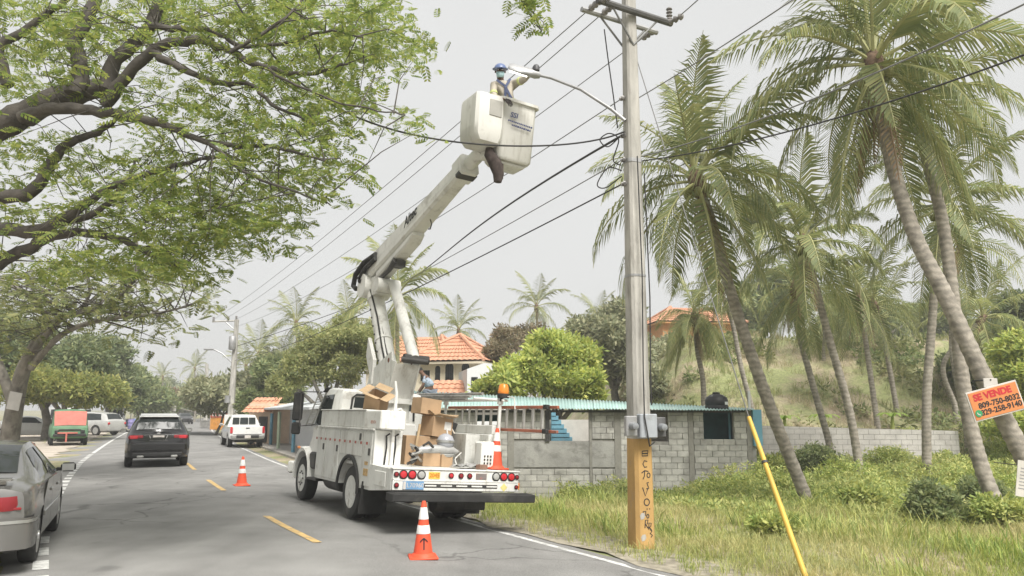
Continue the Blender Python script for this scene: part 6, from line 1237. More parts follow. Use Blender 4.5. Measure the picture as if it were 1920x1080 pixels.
tag(b.build('branches', mat('pale_twig', (.3, .25, .21), rough=.9), e), kind='stuff')
# ================================================================== palms
def frond_mesh(L_, e0, bend, nl=34, seed=0, leafl=.76, dead=False, hang=.55):
    r = np.random.default_rng(seed); n = 12; pts = [Vector((0, 0, 0))]; tg_ = []
    for i in range(n): el = e0 - bend * ((i + .5) / n) ** 1.25; d = Vector((math.cos(el), 0, math.sin(el))); tg_.append(d); pts.append(pts[-1] + d * L_ / n)
    b = MB(); b.tube(pts, [.032 * (1 - .85 * i / n) for i in range(n + 1)], 5, caps=False); b.cur = 1
    tw_ = r.uniform(-.35, .35)
    for i in range(nl):
        t = .14 + .86 * (i + .5) / nl; f = t * n; k = min(int(f), n - 1); p = pts[k].lerp(pts[k + 1], f - k); tan = tg_[k]; ll = leafl * (math.sin(math.pi * min(1, t * .86 + .17)) ** .7) * r.uniform(.85, 1.1)
        for s_ in (-1, 1):
            sd = Vector((0, s_, 0)); up = tan.cross(sd) * s_; d = (sd * .75 + tan * (.45 + .5 * t) + Vector((0, 0, 1)) * r.uniform(-.15, .12) + up * tw_ * s_ * .5 * 0).normalized(); hg = hang * r.uniform(.7, 1.3)
            q1 = p + d * ll * .5; d2 = (d * (1 - hg) + Vector((0, 0, -1)) * hg).normalized(); q2 = q1 + d2 * ll * .55; wv = tan * (.016 * L_ / 2.8 + .005); wv = wv + Vector((0, 0, .008)) * s_
            b.add([p - wv * .6, p + wv * .6, q1 + wv, q1 - wv, q2], [(0, 1, 2, 3), (3, 2, 4)])
    me = bpy.data.meshes.new('frond'); me.from_pydata(b.v, [], b.f); me.polygons.foreach_set('material_index', b.m); me.update(); return me
CLS = [(78, 40), (62, 62), (46, 80), (28, 98), (6, 95), (-20, 68), (-54, 28)]
FR = {}
def fronds(kind, lm, nl):
    if kind in FR: return FR[kind]
    FR[kind] = []
    for k, (e0, bd__) in enumerate(CLS):
        row = []
        for v in range(2): me = frond_mesh(2.8, R(e0), R(bd__), nl, k * 7 + v, hang=.38 + .055 * k); me.materials.append(rach); me.materials.append(lm); row.append(me)
        FR[kind].append(row)
    dd = frond_mesh(2.2, R(-66), R(18), max(10, nl // 2), 99, .45, hang=.75); dd.materials.append(lf_dead); dd.materials.append(lf_dead); FR[kind].append([dd]); return FR[kind]
coco = mat('coconut', (.2, .2, .07), rough=.5, var=.2); fibre = mat('palm_fibre', (.15, .1, .065), rough=.95, var=.3, scale=12)
def palm(label, trunk_px, crown_px, D0, D1, w0, w1, fl=1.0, nf=24, kind='near', nuts=True, group=None, dead=4, ring=True, wind=0.0, weights=None, base=None):
    """trunk_px from the foot upward; D0 foot depth, D1 crown depth"""
    pts = trunk_px + [crown_px]; n = len(pts); W_ = [at(x, y, D0 + (D1 - D0) * i / (n - 1)) for i, (x, y) in enumerate(pts)]; foot = Vector(W_[0]); foot.z = min(gz(foot.x, foot.y), W_[0].z) if base is None else base
    e = empty('coconut_palm', foot, 0, label, 'palm tree', group); P = [Vector((0, 0, -.15))] + [p - foot for p in W_]; w0 *= .7; w1 *= .7; rr = [w0 / 2 / FPX * D0 * 1.35] + [(w0 + (w1 - w0) * i / (n - 1)) / 2 / FPX * (D0 + (D1 - D0) * i / (n - 1)) for i in range(n)]
    C = catmull([(*p, r) for p, r in zip(P, rr)], 14 if ring else 4); b = MB(); b.tube([Vector(c[:3]) for c in C], [c[3] * (1 + (.05 if k % 2 else -.03) * ring) for k, c in enumerate(C)], 12 if ring else 7); b.build('trunk', palmbark, e, 30)
    top = W_[-1] - foot; b = MB(); r1 = rr[-1]; dr = (P[-1] - P[-2]).normalized(); b.tube([top - dr * r1 * 3.5, top - dr * r1, top + dr * r1 * 2, top + dr * r1 * 4.5], [r1 * 1.15, r1 * 1.9, r1 * 1.6, r1 * .3], 9); b.build('crown_shaft', fibre, e, 50)
    FM = fronds(kind, lf_palm if kind != 'young' else lf_palm2, 46 if kind in ('near', 'young') else 26); sc = fl
    for i in range(nf):
        t = (i + .5) / nf; k = int(t * len(CLS)) if weights is None else weights[i % len(weights)]; me = FM[k][i % 2]; o = link_mesh('frond', me, None, e); o.location = top + dr * r1 * (2.2 - 2.4 * t); s_ = 0; az = i * 2.39996 + rnd.uniform(-.25, .25) + wind * t; s_ = sc * 1.08 * rnd.uniform(.85, 1.12); o.scale = (s_,) * 3; o.rotation_euler = (rnd.uniform(-.18, .18), rnd.uniform(-.12, .12), az)
    for i in range(dead): o = link_mesh('dead_frond', FM[-1][0], None, e); o.location = top - dr * r1; o.scale = (sc * rnd.uniform(.7, 1),) * 3; o.rotation_euler = (0, 0, rnd.uniform(0, 6.28))
    if nuts:
        for i in range(7): a = i * .9; q = MB(); q.lathe([(.001, -.13), (.07, -.1), (.105, -.02), (.1, .06), (.05, .11), (.001, .12)], 10, tuple(top + Vector((math.cos(a) * (r1 + .14), math.sin(a) * (r1 + .14), -.16 - .1 * (i % 2))))); q.build('coconut', coco, e, 60)
    return e
PA = palm('tallest leaning coconut palm with the sale board on its trunk', [(2010, 1035), (1915, 848), (1845, 710), (1770, 550), (1715, 440), (1668, 290)], (1640, 128), 12.6, 14.6, 50, 32, 1.2, 28)
palm('pale straight coconut palm crossing the leaning palm with spotted trunk', [(1878, 968), (1842, 880), (1812, 760), (1792, 600), (1768, 420), (1738, 300)], (1712, 200), 15.0, 16.5, 40, 26, 1.05, 17)
palm('slanting coconut palm behind the concrete utility pole', [(1516, 946), (1452, 785), (1400, 640), (1362, 520), (1332, 410)], (1308, 345), 18.5, 18.5, 34, 26, 1.16, 27)
palm('coconut palm curving up beside the boundary wall', [(1612, 885), (1592, 768), (1556, 640), (1530, 540)], (1508, 460), 24, 24, 22, 18, 1.12, 22)
palm('thin coconut palm rising over the boundary wall end', [(1556, 838), (1532, 750), (1502, 640), (1492, 590)], (1490, 545), 28, 28, 18, 14, 1.05, 18, nuts=False)
palm('upright thin coconut palm with straight grey trunk', [(1738, 880), (1738, 740), (1748, 600), (1756, 480)], (1765, 392), 24, 24, 24, 18, 1.18, 22)
palm('hillside palm with brown dead fronds under its crown', [(1646, 802), (1626, 660)], (1612, 560), 35, 35, 15, 12, 1.1, 20, 'mid', False, dead=6)
palm('slender hillside palm leaning left above a dark stump', [(1682, 772), (1660, 650)], (1640, 575), 37, 37, 14, 11, 1.1, 18, 'mid', False, dead=5)
palm('hillside palm on the upper slope', [(1705, 720), (1672, 640)], (1650, 600), 43, 43, 11, 9, 1.1, 18, 'mid', False, dead=3)
palm('small drooping palm on the bank beside the orange house', [(1318, 715), (1308, 660)], (1302, 598), 36, 36, 14, 12, 1.05, 24, 'young', False, dead=5, weights=[0, 3, 4, 5, 6, 5, 4, 2, 6])
palm('palm with heavy brown skirt beside the drooping palm', [(1410, 770), (1390, 690), (1372, 600)], (1350, 540), 34, 34, 14, 11, .95, 18, 'mid', False, dead=7)
palm('palm on the far right behind the sale board', [(1812, 800), (1785, 640)], (1800, 470), 32, 32, 17, 13, 1.15, 16, 'mid', False, dead=3)
palm('short palm below the hill crest with pale fronds', [(1790, 760), (1770, 680)], (1840, 600), 36, 36, 14, 11, 1.1, 18, 'young', False, dead=4)
palm('distant palm behind the middle hillside palms', [(1545, 720), (1545, 660)], (1548, 600), 42, 42, 11, 9, 1.0, 18, 'mid', False, dead=8)
for lab, foot, crown, D, w_, fl, kd in (('large feathery palm behind the boom', (745, 720), (745, 560), 34, 13, 1.1, 'young'), ('windblown palm left of the truck tree', (565, 760), (556, 610), 56, 9, 1.1, 'mid'), ('palm rising through the truck tree', (660, 740), (655, 605), 48, 9, .9, 'mid'), ('bushy palm behind the tile ridge', (862, 700), (860, 622), 60, 8, 1.0, 'mid'), ('lone tall palm above the bright tree', (1010, 700), (1006, 578), 56, 9, 1.0, 'mid'), ('small palm over the olive tree', (1122, 680), (1120, 598), 60, 8, .9, 'mid'), ('dark palm behind the tiled kiosk', (488, 740), (485, 668), 62, 8, 1.05, 'mid'), ('tiny palm on the skyline over the road', (366, 760), (365, 692), 120, 4, 1.1, 'mid'), ('second tiny skyline palm left of the first', (305, 760), (305, 708), 130, 4, 1.0, 'mid'), ('palm crown peeping beside the far pole', (470, 740), (462, 690), 66, 7, .8, 'mid'), ('palm behind the shelter roof', (540, 740), (527, 690), 60, 7, .9, 'mid')):
    palm(lab, [foot], crown, D, D, w_, w_ * .8, fl, 18, kd, False, ring=False, dead=2, base=gz(at(foot[0], 768, D).x, D))
# ================================================================== people
skin_m = mat('brown_skin', (.13, .07, .045), rough=.6, var=.08); shirt_b = mat('beige_workwear', (.38, .345, .285), rough=.9, var=.12, scale=8); hivis = mat('hivis_band', (.46, .5, .2), rough=.6, var=.1); navy = mat('navy_strap', (.06, .075, .14), rough=.8, var=.15); glove = mat('dark_glove', (.05, .042, .042), rough=.85, var=.2); helm = mat('blue_helmet', (.1, .14, .27), rough=.4, var=.08, spec=.5); maskm = mat('face_mask', (.35, .5, .52), rough=.8, var=.06); trouser = mat('grey_trouser', (.13, .15, .18), rough=.9, var=.2, scale=10)
def skin(name, joints, edges, m, parent, root, sub=2):
    """one continuous body surface grown round a joint skeleton"""
    keys = list(joints); me = bpy.data.meshes.new(name); me.from_pydata([tuple(joints[k][0]) for k in keys], [(keys.index(a), keys.index(b)) for a, b in edges], []); o = link_mesh(name, me, m, parent)
    md = o.modifiers.new('s', 'SKIN'); md.use_smooth_shade = True
    if not me.skin_vertices: 
        bm = bmesh.new(); bm.from_mesh(me); bm.verts.layers.skin.verify(); bm.to_mesh(me); bm.free()
    for i, k in enumerate(keys): r = joints[k][1]; me.skin_vertices[0].data[i].radius = r if hasattr(r, '__len__') else (r, r); me.skin_vertices[0].data[i].use_root = (k == root)
    s2 = o.modifiers.new('u', 'SUBSURF'); s2.levels = sub; s2.render_levels = sub
    bpy.context.view_layer.update(); eval_mesh(o, name); o.data.materials.clear(); o.data.materials.append(m); o.data.polygons.foreach_set('use_smooth', [True] * len(o.data.polygons)); return o
def hand(parent, wrist, fwd, up, m, sc=1.0, curl=.6, name='hand'):
    """palm with four unequal curled fingers and a thumb leaving its side"""
    wrist, f, u = Vector(wrist), Vector(fwd).normalized(), Vector(up).normalized(); s_ = f.cross(u).normalized(); J = {'w': (wrist, (.03 * sc, .022 * sc)), 'p': (wrist + f * .085 * sc, (.042 * sc, .016 * sc))}; E_ = [('w', 'p')]
    for i, (off, l) in enumerate(((-.03, .07), (-.01, .08), (.01, .075), (.03, .058))):
        a = wrist + f * .095 * sc + s_ * off * sc; d1 = (f * (1 - curl * .5) - u * curl * .6).normalized(); d2 = (f * (1 - curl) - u * curl).normalized(); J[f'a{i}'] = (a, .009 * sc); J[f'b{i}'] = (a + d1 * l * .5 * sc, .0085 * sc); J[f'c{i}'] = (a + d1 * l * .5 * sc + d2 * l * .5 * sc, .007 * sc); E_ += [('p', f'a{i}'), (f'a{i}', f'b{i}'), (f'b{i}', f'c{i}')]
    t0 = wrist + f * .03 * sc - s_ * .035 * sc; J['t0'] = (t0, .011 * sc); J['t1'] = (t0 + (f * .6 - s_ * .6 - u * .3).normalized() * .035 * sc, .01 * sc); J['t2'] = (J['t1'][0] + (f - u * .5).normalized() * .03 * sc, .008 * sc); E_ += [('w', 't0'), ('t0', 't1'), ('t1', 't2')]
    return skin(name, J, E_, m, parent, 'w', 1)
# --- lineworker standing in the bucket
hd = at(938, 134, 13.0); fl_ = TM @ Vector((.42, -2.24, 6.37)); W1 = empty('person', fl_, 0, 'worker in blue helmet and beige hi-vis workwear standing in the bucket', 'person'); o_ = Vector(fl_)
def A(x, y, D): return at(x, y, D) - o_
hip = A(957, 212, 13.15); hip.z = max(hip.z, .82); chest = A(944, 172, 13.08); neck = A(938, 150, 13.03); head = hd - o_
shR, shL = A(925, 160, 13.0), A(963, 157, 13.1); elL, haL = A(983, 149, 12.85), A(996, 134, 12.6); elR, haR = A(926, 182, 12.9), A(946, 187, 12.72)
legs = {'kl': (Vector((-.1, .0, .46)), .07), 'al': (Vector((-.11, .04, .08)), .05), 'fl': (Vector((-.11, -.12, .045)), .045), 'kr': (Vector((.12, .0, .46)), .07), 'ar': (Vector((.13, .04, .08)), .05), 'fr': (Vector((.13, -.12, .045)), .045)}
J = {'hip': (hip, (.15, .11)), 'waist': (hip.lerp(chest, .45), (.14, .1)), 'chest': (chest, (.16, .11)), 'neck': (neck, .055), 'head0': (head - Vector((0, 0, .06)), (.07, .08)), 'head1': (head + Vector((0, 0, .05)), (.078, .09)), 'shR': (shR, .065), 'elR': (elR, .045), 'haR': (haR, .03), 'shL': (shL, .065), 'elL': (elL, .045), 'haL': (haL, .03), **legs}
E_ = [('hip', 'waist'), ('waist', 'chest'), ('chest', 'neck'), ('neck', 'head0'), ('head0', 'head1'), ('chest', 'shR'), ('shR', 'elR'), ('elR', 'haR'), ('chest', 'shL'), ('shL', 'elL'), ('elL', 'haL'), ('hip', 'kl'), ('kl', 'al'), ('al', 'fl'), ('hip', 'kr'), ('kr', 'ar'), ('ar', 'fr')]
skin('body', J, E_, skin_m, W1, 'hip')
g_ = lambda k, f=1.2, add=.0: (J[k][0], tuple(x * f + add for x in (J[k][1] if hasattr(J[k][1], '__len__') else (J[k][1],) * 2)))
skin('shirt', {'hip': g_('hip', 1.12), 'waist': g_('waist', 1.18), 'chest': g_('chest', 1.18), 'collar': (neck - Vector((0, 0, .03)), .075), 'shR': g_('shR', 1.22), 'elR': g_('elR', 1.4), 'cR': (elR.lerp(haR, .8), .045), 'shL': g_('shL', 1.22), 'elL': g_('elL', 1.45), 'cL': (elL.lerp(haL, .8), .05)}, [('hip', 'waist'), ('waist', 'chest'), ('chest', 'collar'), ('chest', 'shR'), ('shR', 'elR'), ('elR', 'cR'), ('chest', 'shL'), ('shL', 'elL'), ('elL', 'cL')], shirt_b, W1, 'hip')
skin('trousers', {'hip': (hip - Vector((0, 0, .02)), (.165, .125)), 'kl': (legs['kl'][0], .085), 'al': (legs['al'][0], .075), 'kr': (legs['kr'][0], .085), 'ar': (legs['ar'][0], .075)}, [('hip', 'kl'), ('kl', 'al'), ('hip', 'kr'), ('kr', 'ar')], trouser, W1, 'hip', 1)
hand(W1, haL, (haL - elL), Vector((-.5, -.6, .6)), glove, 1.25, .7, 'gloved_hand'); hand(W1, haR, Vector((.6, -.4, -.5)), Vector((0, -.8, .5)), glove, 1.2, .7, 'gloved_hand')
tocam = (Vector((0, 0, HC)) - hd); tocam.z *= .5; tocam.normalize(); rgt = tocam.cross(Vector((0, 0, 1))).normalized() * -1
def hp(r, u, f): return head + rgt * r + Vector((0, 0, u)) + tocam * f
b = MB(); n = 20; rings = []
for t in np.linspace(0, 1, 7): a = t * math.pi / 2; rings.append([tuple(hp(.112 * math.cos(a) * math.cos(q), .045 + .105 * math.sin(a), .01 + .135 * math.cos(a) * math.sin(q))) for q in np.linspace(0, 2 * math.pi, n, endpoint=False)])
b.loft(rings); he = b.build('helmet', helm, W1, 60); b = MB(); b.loft([[tuple(hp(rx * math.cos(q), .045 + dz, .02 + ry * math.sin(q))) for q in np.linspace(0, 2 * math.pi, n, endpoint=False)] for rx, ry, dz in ((.11, .13, .012), (.14, .175, .0), (.14, .175, -.01), (.1, .12, -.004))]); b.build('helmet_brim', helm, he, 60)
b = MB(); b.loft([[tuple(hp(.075 * u * w_, v, .1 - .05 * abs(u) ** 2 + bul)) for u in (-1, -.5, 0, .5, 1)] for v, w_, bul in ((-.02, 1.0, .01), (-.055, 1.0, .03), (-.1, .85, .025), (-.125, .6, .0))], closed=False); b.build('face_mask', maskm, W1, 60)
for sx in (-1, 1):
    b = MB(); b.lathe([(.001, -.012), (.011, -.006), (.013, 0), (.011, .006), (.001, .012)], 8, tuple(hp(.033 * sx, .012, .098))); b.build('eye', wht_r, W1, 60); b = MB(); b.lathe([(.001, -.02), (.012, -.012), (.016, 0), (.012, .02), (.001, .03)], 8, tuple(hp(.085 * sx, -.01, -.005))); b.build('ear', skin_m, W1, 60)
b = MB(); b.tube([hp(0, .015, .098), hp(0, -.015, .118), hp(0, -.022, .1)], [.008, .013, .008], 6); b.build('nose', skin_m, W1, 60)
def band(p0, p1, r, wd, m, nm): d = (Vector(p1) - Vector(p0)).normalized() * wd / 2; c_ = (Vector(p0) + Vector(p1)) / 2; b = MB(); b.tube([c_ - d, c_ + d], r, 12); b.build(nm, m, W1, 60)
band(shR.lerp(elR, .62), shR.lerp(elR, .62) + (elR - shR) * .1, .07, .05, hivis, 'reflective_band'); band(shL.lerp(elL, .6), shL.lerp(elL, .6) + (elL - shL) * .1, .074, .05, hivis, 'reflective_band')
b = MB(); w_ = hip.lerp(chest, .5); b.loft([[tuple(w_ + Vector((.19 * math.cos(q), .155 * math.sin(q), dz))) for q in np.linspace(0, 2 * math.pi, 18, endpoint=False)] for dz in (-.03, .03)]); b.build('reflective_band', hivis, W1, 60)
b = MB(); nn = (Vector((0, -1, 0))); b.ribbon([shR + Vector((.06, -.1, .06)), chest + Vector((.03, -.16, .04)), w_ + Vector((.08, -.18, 0)), hip + Vector((.13, -.17, .05))], .045, nn); b.build('harness_strap', navy, W1); b = MB(); b.ribbon([shL + Vector((-.06, -.1, .05)), chest + Vector((.04, -.17, .02)), w_ + Vector((-.03, -.18, -.02))], .045, nn); b.build('harness_strap', navy, W1)
# --- second man bending on the roof
q0 = at(806, 741, 27.9); W2 = empty('person', q0, 0, 'man in checked blue shirt bending down on the turquoise roof', 'person')
def B(x, y, dy=0): return at(800 + (x - 800) * 1.1 + 2, 741 + (y - 741) * 1.12 - 3, 27.9 + dy) - q0
hip = B(804, 731); ch = B(800, 717); nk = B(793, 710); hd2 = B(788, 705)
J = {'hip': (hip, (.17, .13)), 'ch': (ch, (.18, .13)), 'nk': (nk, .06), 'h0': (hd2, .1), 'h1': (hd2 + Vector((-.03, 0, .09)), .1), 's1': (B(796, 714, -.2), .07), 'e1': (B(792, 727, -.25), .05), 'w1': (B(784, 738, -.2), .04), 's2': (B(797, 714, .2), .07), 'e2': (B(793, 728, .25), .05), 'w2': (B(786, 739, .2), .04), 'k1': (B(794, 739, -.15), .09), 'a1': (B(806, 746, -.15), .06), 'k2': (B(807, 739, .12), .09), 'a2': (B(812, 746, .12), .06)}
E_ = [('hip', 'ch'), ('ch', 'nk'), ('nk', 'h0'), ('h0', 'h1'), ('ch', 's1'), ('s1', 'e1'), ('e1', 'w1'), ('ch', 's2'), ('s2', 'e2'), ('e2', 'w2'), ('hip', 'k1'), ('k1', 'a1'), ('hip', 'k2'), ('k2', 'a2')]
skin('body', J, E_, skin_m, W2, 'hip'); chk = mat('checked_shirt', (.3, .35, .42), rough=.9, var=.35, scale=14)
skin('shirt', {'hip': (hip, (.24, .2)), 'mid': (hip.lerp(ch, .5), (.24, .2)), 'ch': (ch, (.23, .18)), 's1': (J['s1'][0], .085), 'e1': (J['s1'][0].lerp(J['e1'][0], .8), .07), 's2': (J['s2'][0], .085), 'e2': (J['s2'][0].lerp(J['e2'][0], .8), .07)}, [('hip', 'mid'), ('mid', 'ch'), ('ch', 's1'), ('s1', 'e1'), ('ch', 's2'), ('s2', 'e2')], chk, W2, 'hip')
skin('trousers', {'hip': (hip - Vector((0, 0, .05)), (.2, .16)), 'k1': (J['k1'][0], .115), 'a1': (J['a1'][0], .08), 'k2': (J['k2'][0], .115), 'a2': (J['a2'][0], .08)}, [('hip', 'k1'), ('k1', 'a1'), ('hip', 'k2'), ('k2', 'a2')], trouser, W2, 'hip')
hand(W2, J['w1'][0], (J['w1'][0] - J['e1'][0]), (0, 0, 1), skin_m, 1.1); hand(W2, J['w2'][0], (J['w2'][0] - J['e2'][0]), (0, 0, 1), skin_m, 1.1)
b = MB(); b.lathe([(.001, .105), (.05, .1), (.085, .06), (.095, 0), (.09, -.02)], 14, tuple(hd2 + Vector((-.02, .0, .07)))); b.build('hair', mat('black_hair', (.02, .018, .016), rough=.9), W2, 60)
# ================================================================== signs on the palm
sg = at(1866, 752, 12.75); e = empty('sale_board', sg, 0, 'orange for-sale board with phone numbers on the leaning palm', 'sign'); rot = Matrix.Rotation(R(14.5), 4, 'Y').to_3x3(); ob = mat('board_orange', (.6, .22, .075), rough=.6, var=.05, dirt=(.5, .2, .09), dirt_amt=.3)
wv, hv_ = .87, .49
b = MB(); b.box((0, 0, 0), (wv, .025, hv_), Matrix.Rotation(-R(14.5), 3, 'Y'), bev=.004); bo_ = b.build('board_border', wht_r, e); b = MB(); b.box((0, -.016, 0), (wv - .05, .008, hv_ - .05), Matrix.Rotation(-R(14.5), 3, 'Y')); b.build('board_face', ob, e)
ux = Matrix.Rotation(-R(14.5), 3, 'Y') @ Vector((1, 0, 0)); uz = Matrix.Rotation(-R(14.5), 3, 'Y') @ Vector((0, 0, 1)); sgn = lambda u, v: ux * u + uz * v + Vector((0, -.022, 0))
text_mesh('lettering', 'SE VENDE', .148, mat('sign_crimson', (.5, .03, .04), rough=.6), e, frame(sgn(-.02, .125), ux, uz), bold=.007); text_mesh('phone_number', '809-750-8032', .125, ink, e, frame(sgn(.05, -.015), ux, uz), bold=.004); text_mesh('phone_number', '829-258-9140', .125, ink, e, frame(sgn(.05, -.13), ux, uz), bold=.004)
b = MB(); b.lathe([(.058, 0), (.058, -.006), (.001, -.006)], 18, tuple(sgn(-.34, -.12)), 'Y'); ic = b.build('phone_icon', mat('icon_green', (.04, .3, .12), rough=.5), e); b = MB(); b.ribbon([sgn(-.363, -.1) + Vector((0, -.008, 0)), sgn(-.355, -.13) + Vector((0, -.008, 0)), sgn(-.32, -.15) + Vector((0, -.008, 0))],   .017, (0, -1, 0)); b.build('handset_mark', wht_r, ic)
b = MB(); b.cyl((0, 0, 0), (.0, .5, 0), .012, n=6); b.build('nail', dk, e)
sg2 = at(1857, 718, 12.85); e = empty('small_plate', sg2, 0, 'small white plate fixed above the orange sale board', 'sign'); b = MB(); b.box((0, 0, 0), (.23, .02, .15), bev=.004); b.build('plate', wht_r, e); b = MB(); b.cyl((0, -.015, .05), (0, .5, .05), .015, n=6); b.build('bolt', dk, e)
sg3 = at(1920, 898, 12.3); e = empty('paper_notice', sg3, 0, 'white paper notice hanging low at the palm foot', 'sign'); b = MB(); b.box((0, 0, 0), (.23, .01, .55), Matrix.Rotation(-R(-10), 3, 'Y')); po = b.build('sheet', wht_r, e)
for i in range(7): b = MB(); b.box((.02 - i * .012 + .03, -.007, .15 - i * .05), (.17, .003, .012), Matrix.Rotation(R(10), 3, 'Y')); b.build('printed_line', mat('print_grey', (.25, .25, .26), rough=.8), po)
b = MB(); b.cyl((0, 0, .2), (.05, .8, .2), .008, n=6); b.build('nail', dk, e)
# road sign far down the street
rs = at(325, 768, 88); e = empty('road_sign', (rs.x, rs.y, 0), R(-20), 'white road sign far down the street', 'sign'); b = MB(); h_ = at(325, 755, 88).z; b.cyl((0, 0, -.1), (0, 0, h_), .05, n=8); b.build('post', galv, e); b = MB(); b.box((0, -.06, at(325, 766, 88).z), (.85, .03, .62), bev=.02); b.build('panel', wht_r, e)
# ================================================================== verge: grass, weeds, shrubs
def gmat(n, c1, c2, sc=.35, tr=.3):
    m = mat(n, c1, rough=.7, var=.1, island=.28, trans=tr, spec=.2); N = m.node_tree.nodes; rp = [x for x in N if x.type == 'VALTORGB'][0]; no = [x for x in N if x.type == 'TEX_NOISE'][0]; no.inputs['Scale'].default_value = sc; rp.color_ramp.elements[0].color = (*c1, 1); rp.color_ramp.elements[1].color = (*c2, 1); rp.color_ramp.elements[0].position = .38; rp.color_ramp.elements[1].position = .62; return m
grass_m = gmat('verge_grass', (.3, .345, .105), (.45, .425, .2)); weed_m = gmat('weed_leaf', (.3, .36, .105), (.42, .44, .18), .5); hillg = gmat('hill_grass', (.28, .31, .13), (.48, .41, .28), .22)
def tuft(seed, n=6, h=.24, spread=.09, w_=.0052):
    r = random.Random(seed); qs = []
    for i in range(n):
        a = r.uniform(0, 6.28); p = Vector((r.uniform(-spread, spread), r.uniform(-spread, spread), 0)); l = h * r.uniform(.5, 1.2); ln = r.uniform(.1, .55); d = Vector((math.cos(a) * ln, math.sin(a) * ln, 1)).normalized(); s_ = Vector((-math.sin(a), math.cos(a), 0)); q = p + d * l * .6; tip = q + (d + Vector((math.cos(a), math.sin(a), -.4)) * .5).normalized() * l * .45; qs.append([p - s_ * w_, p + s_ * w_, q + s_ * w_ * .8, q - s_ * w_ * .8]); qs.append([q - s_ * w_ * .8, q + s_ * w_ * .8, tip + s_ * w_ * .1, tip - s_ * w_ * .1])
    return tpl(qs)
def field(name, label, n, xr, yr, keep, tpls, size, m, tilt=.15, zoff=0.0):
    X = rg.uniform(*xr, n); Y = yr[0] + (yr[1] - yr[0]) * rg.random(n) ** 1.25; s_ = sdist(X, Y); inview = (np.abs(X) < Y * .72 + 1.5); k = keep(X, Y, s_) & inview; X, Y, s_ = X[k], Y[k], s_[k]; Z = gzv(X, Y, s_) + zoff; V = []; F = []; o = 0
    for i, (tv, tf) in enumerate(tpls):
        q = slice(i, None, len(tpls)); sc = size(X[q], Y[q]) * rg.uniform(.6, 1.3, len(X[q])); v, f = scatter(tv, tf, np.stack([X[q], Y[q], Z[q]], 1), rand_rot(rg, len(X[q]), tilt), sc); V.append(v); F.append(f + o); o += len(v)
    return tag(np_mesh(name, np.concatenate(V), np.concatenate(F), m), label, 'grass', kind='stuff')
TF = [tuft(k) for k in range(4)]
nzf = lambda X, Y: np.sin(X * 1.1 + 2 * np.sin(Y * .5)) * np.sin(Y * .8 + 1.3 * np.sin(X * .6)) + .4 * np.sin(X * 2.7 + Y * 2.1)
field('grass', 'short pale grass covering the roadside verge', 62000, (-6, 20), (7.5, 27), lambda X, Y, s: (s > 3.95 + .25 * np.sin(X * 5 + Y * 3)) & ((s > 4.6) | (rg.random(len(X)) < .5)), TF, lambda X, Y: .45 + .026 * Y, grass_m)
field('grass', 'tall loose grass standing in patches on the verge', 9000, (-5, 20), (9, 27), lambda X, Y, s: (s > 4.8) & (nzf(X * .9 + 3, Y * .9) > .25), TF, lambda X, Y: 1.25 + .03 * Y, gmat('tall_grass', (.25, .32, .085), (.4, .42, .16)))
field('grass', 'long thin grass growing over the hillside', 12000, (2, 34), (28, 52), lambda X, Y, s: (nzf(X, Y) > -.5), TF, lambda X, Y: 1.7 + 0 * X, hillg)
field('grass', 'sparse grass along the sandy roadside', 5000, (-40, -5), (14, 60), lambda X, Y, s: (s < -6.0) & (nzf(X * .6, Y * .6) > .55), TF, lambda X, Y: .9 + 0 * X, grass_m)
WC = [cluster(8, .13, .06, 20 + k, .1) for k in range(3)]
def weeds(name, label, n, xr, yr, keep, h, size, m):
    X = rg.uniform(*xr, n); Y = rg.uniform(*yr, n); s_ = sdist(X, Y); k = keep(X, Y, s_) & (np.abs(X) < Y * .72 + 1.5); X, Y, s_ = X[k], Y[k], s_[k]; hh = h(X, Y); Z = gzv(X, Y, s_) + hh * rg.random(len(X)) ** .7; V = []; F = []; o = 0
    for i, (tv, tf) in enumerate(WC):
        q = slice(i, None, 3); v, f = scatter(tv, tf, np.stack([X[q], Y[q], Z[q]], 1), rand_rot(rg, len(X[q]), .5), size * rg.uniform(.6, 1.4, len(X[q]))); V.append(v); F.append(f + o); o += len(v)
    return tag(np_mesh(name, np.concatenate(V), np.concatenate(F), m), label, 'weeds', kind='stuff')
weeds('weeds', 'lush leafy weeds growing along the block house and palms', 40000, (1.5, 21), (15, 29.5), lambda X, Y, s: (s > 6.5) & (Y < 26.8 + 4 * (X > 8.6)) & (sm(11, 20, Y) + .65 * nzf(X, Y) + .45 * (rg.random(len(X)) - .5) > .5) & ((X > 3.2) | (Y > 22)), lambda X, Y: .12 + .6 * sm(15, 23, Y) * np.clip(.5 + .7 * nzf(X * 1.6, Y * 1.6), .15, 1.3), .72, weed_m)
weeds('weeds', 'scattered scrub over the hillside', 9000, (3, 34), (30, 52), lambda X, Y, s: nzf(X * .7, Y * .7) > .35, lambda X, Y: .5 + 0 * X, 2.0, gmat('scrub_leaf', (.16, .2, .08), (.26, .27, .13), .4))
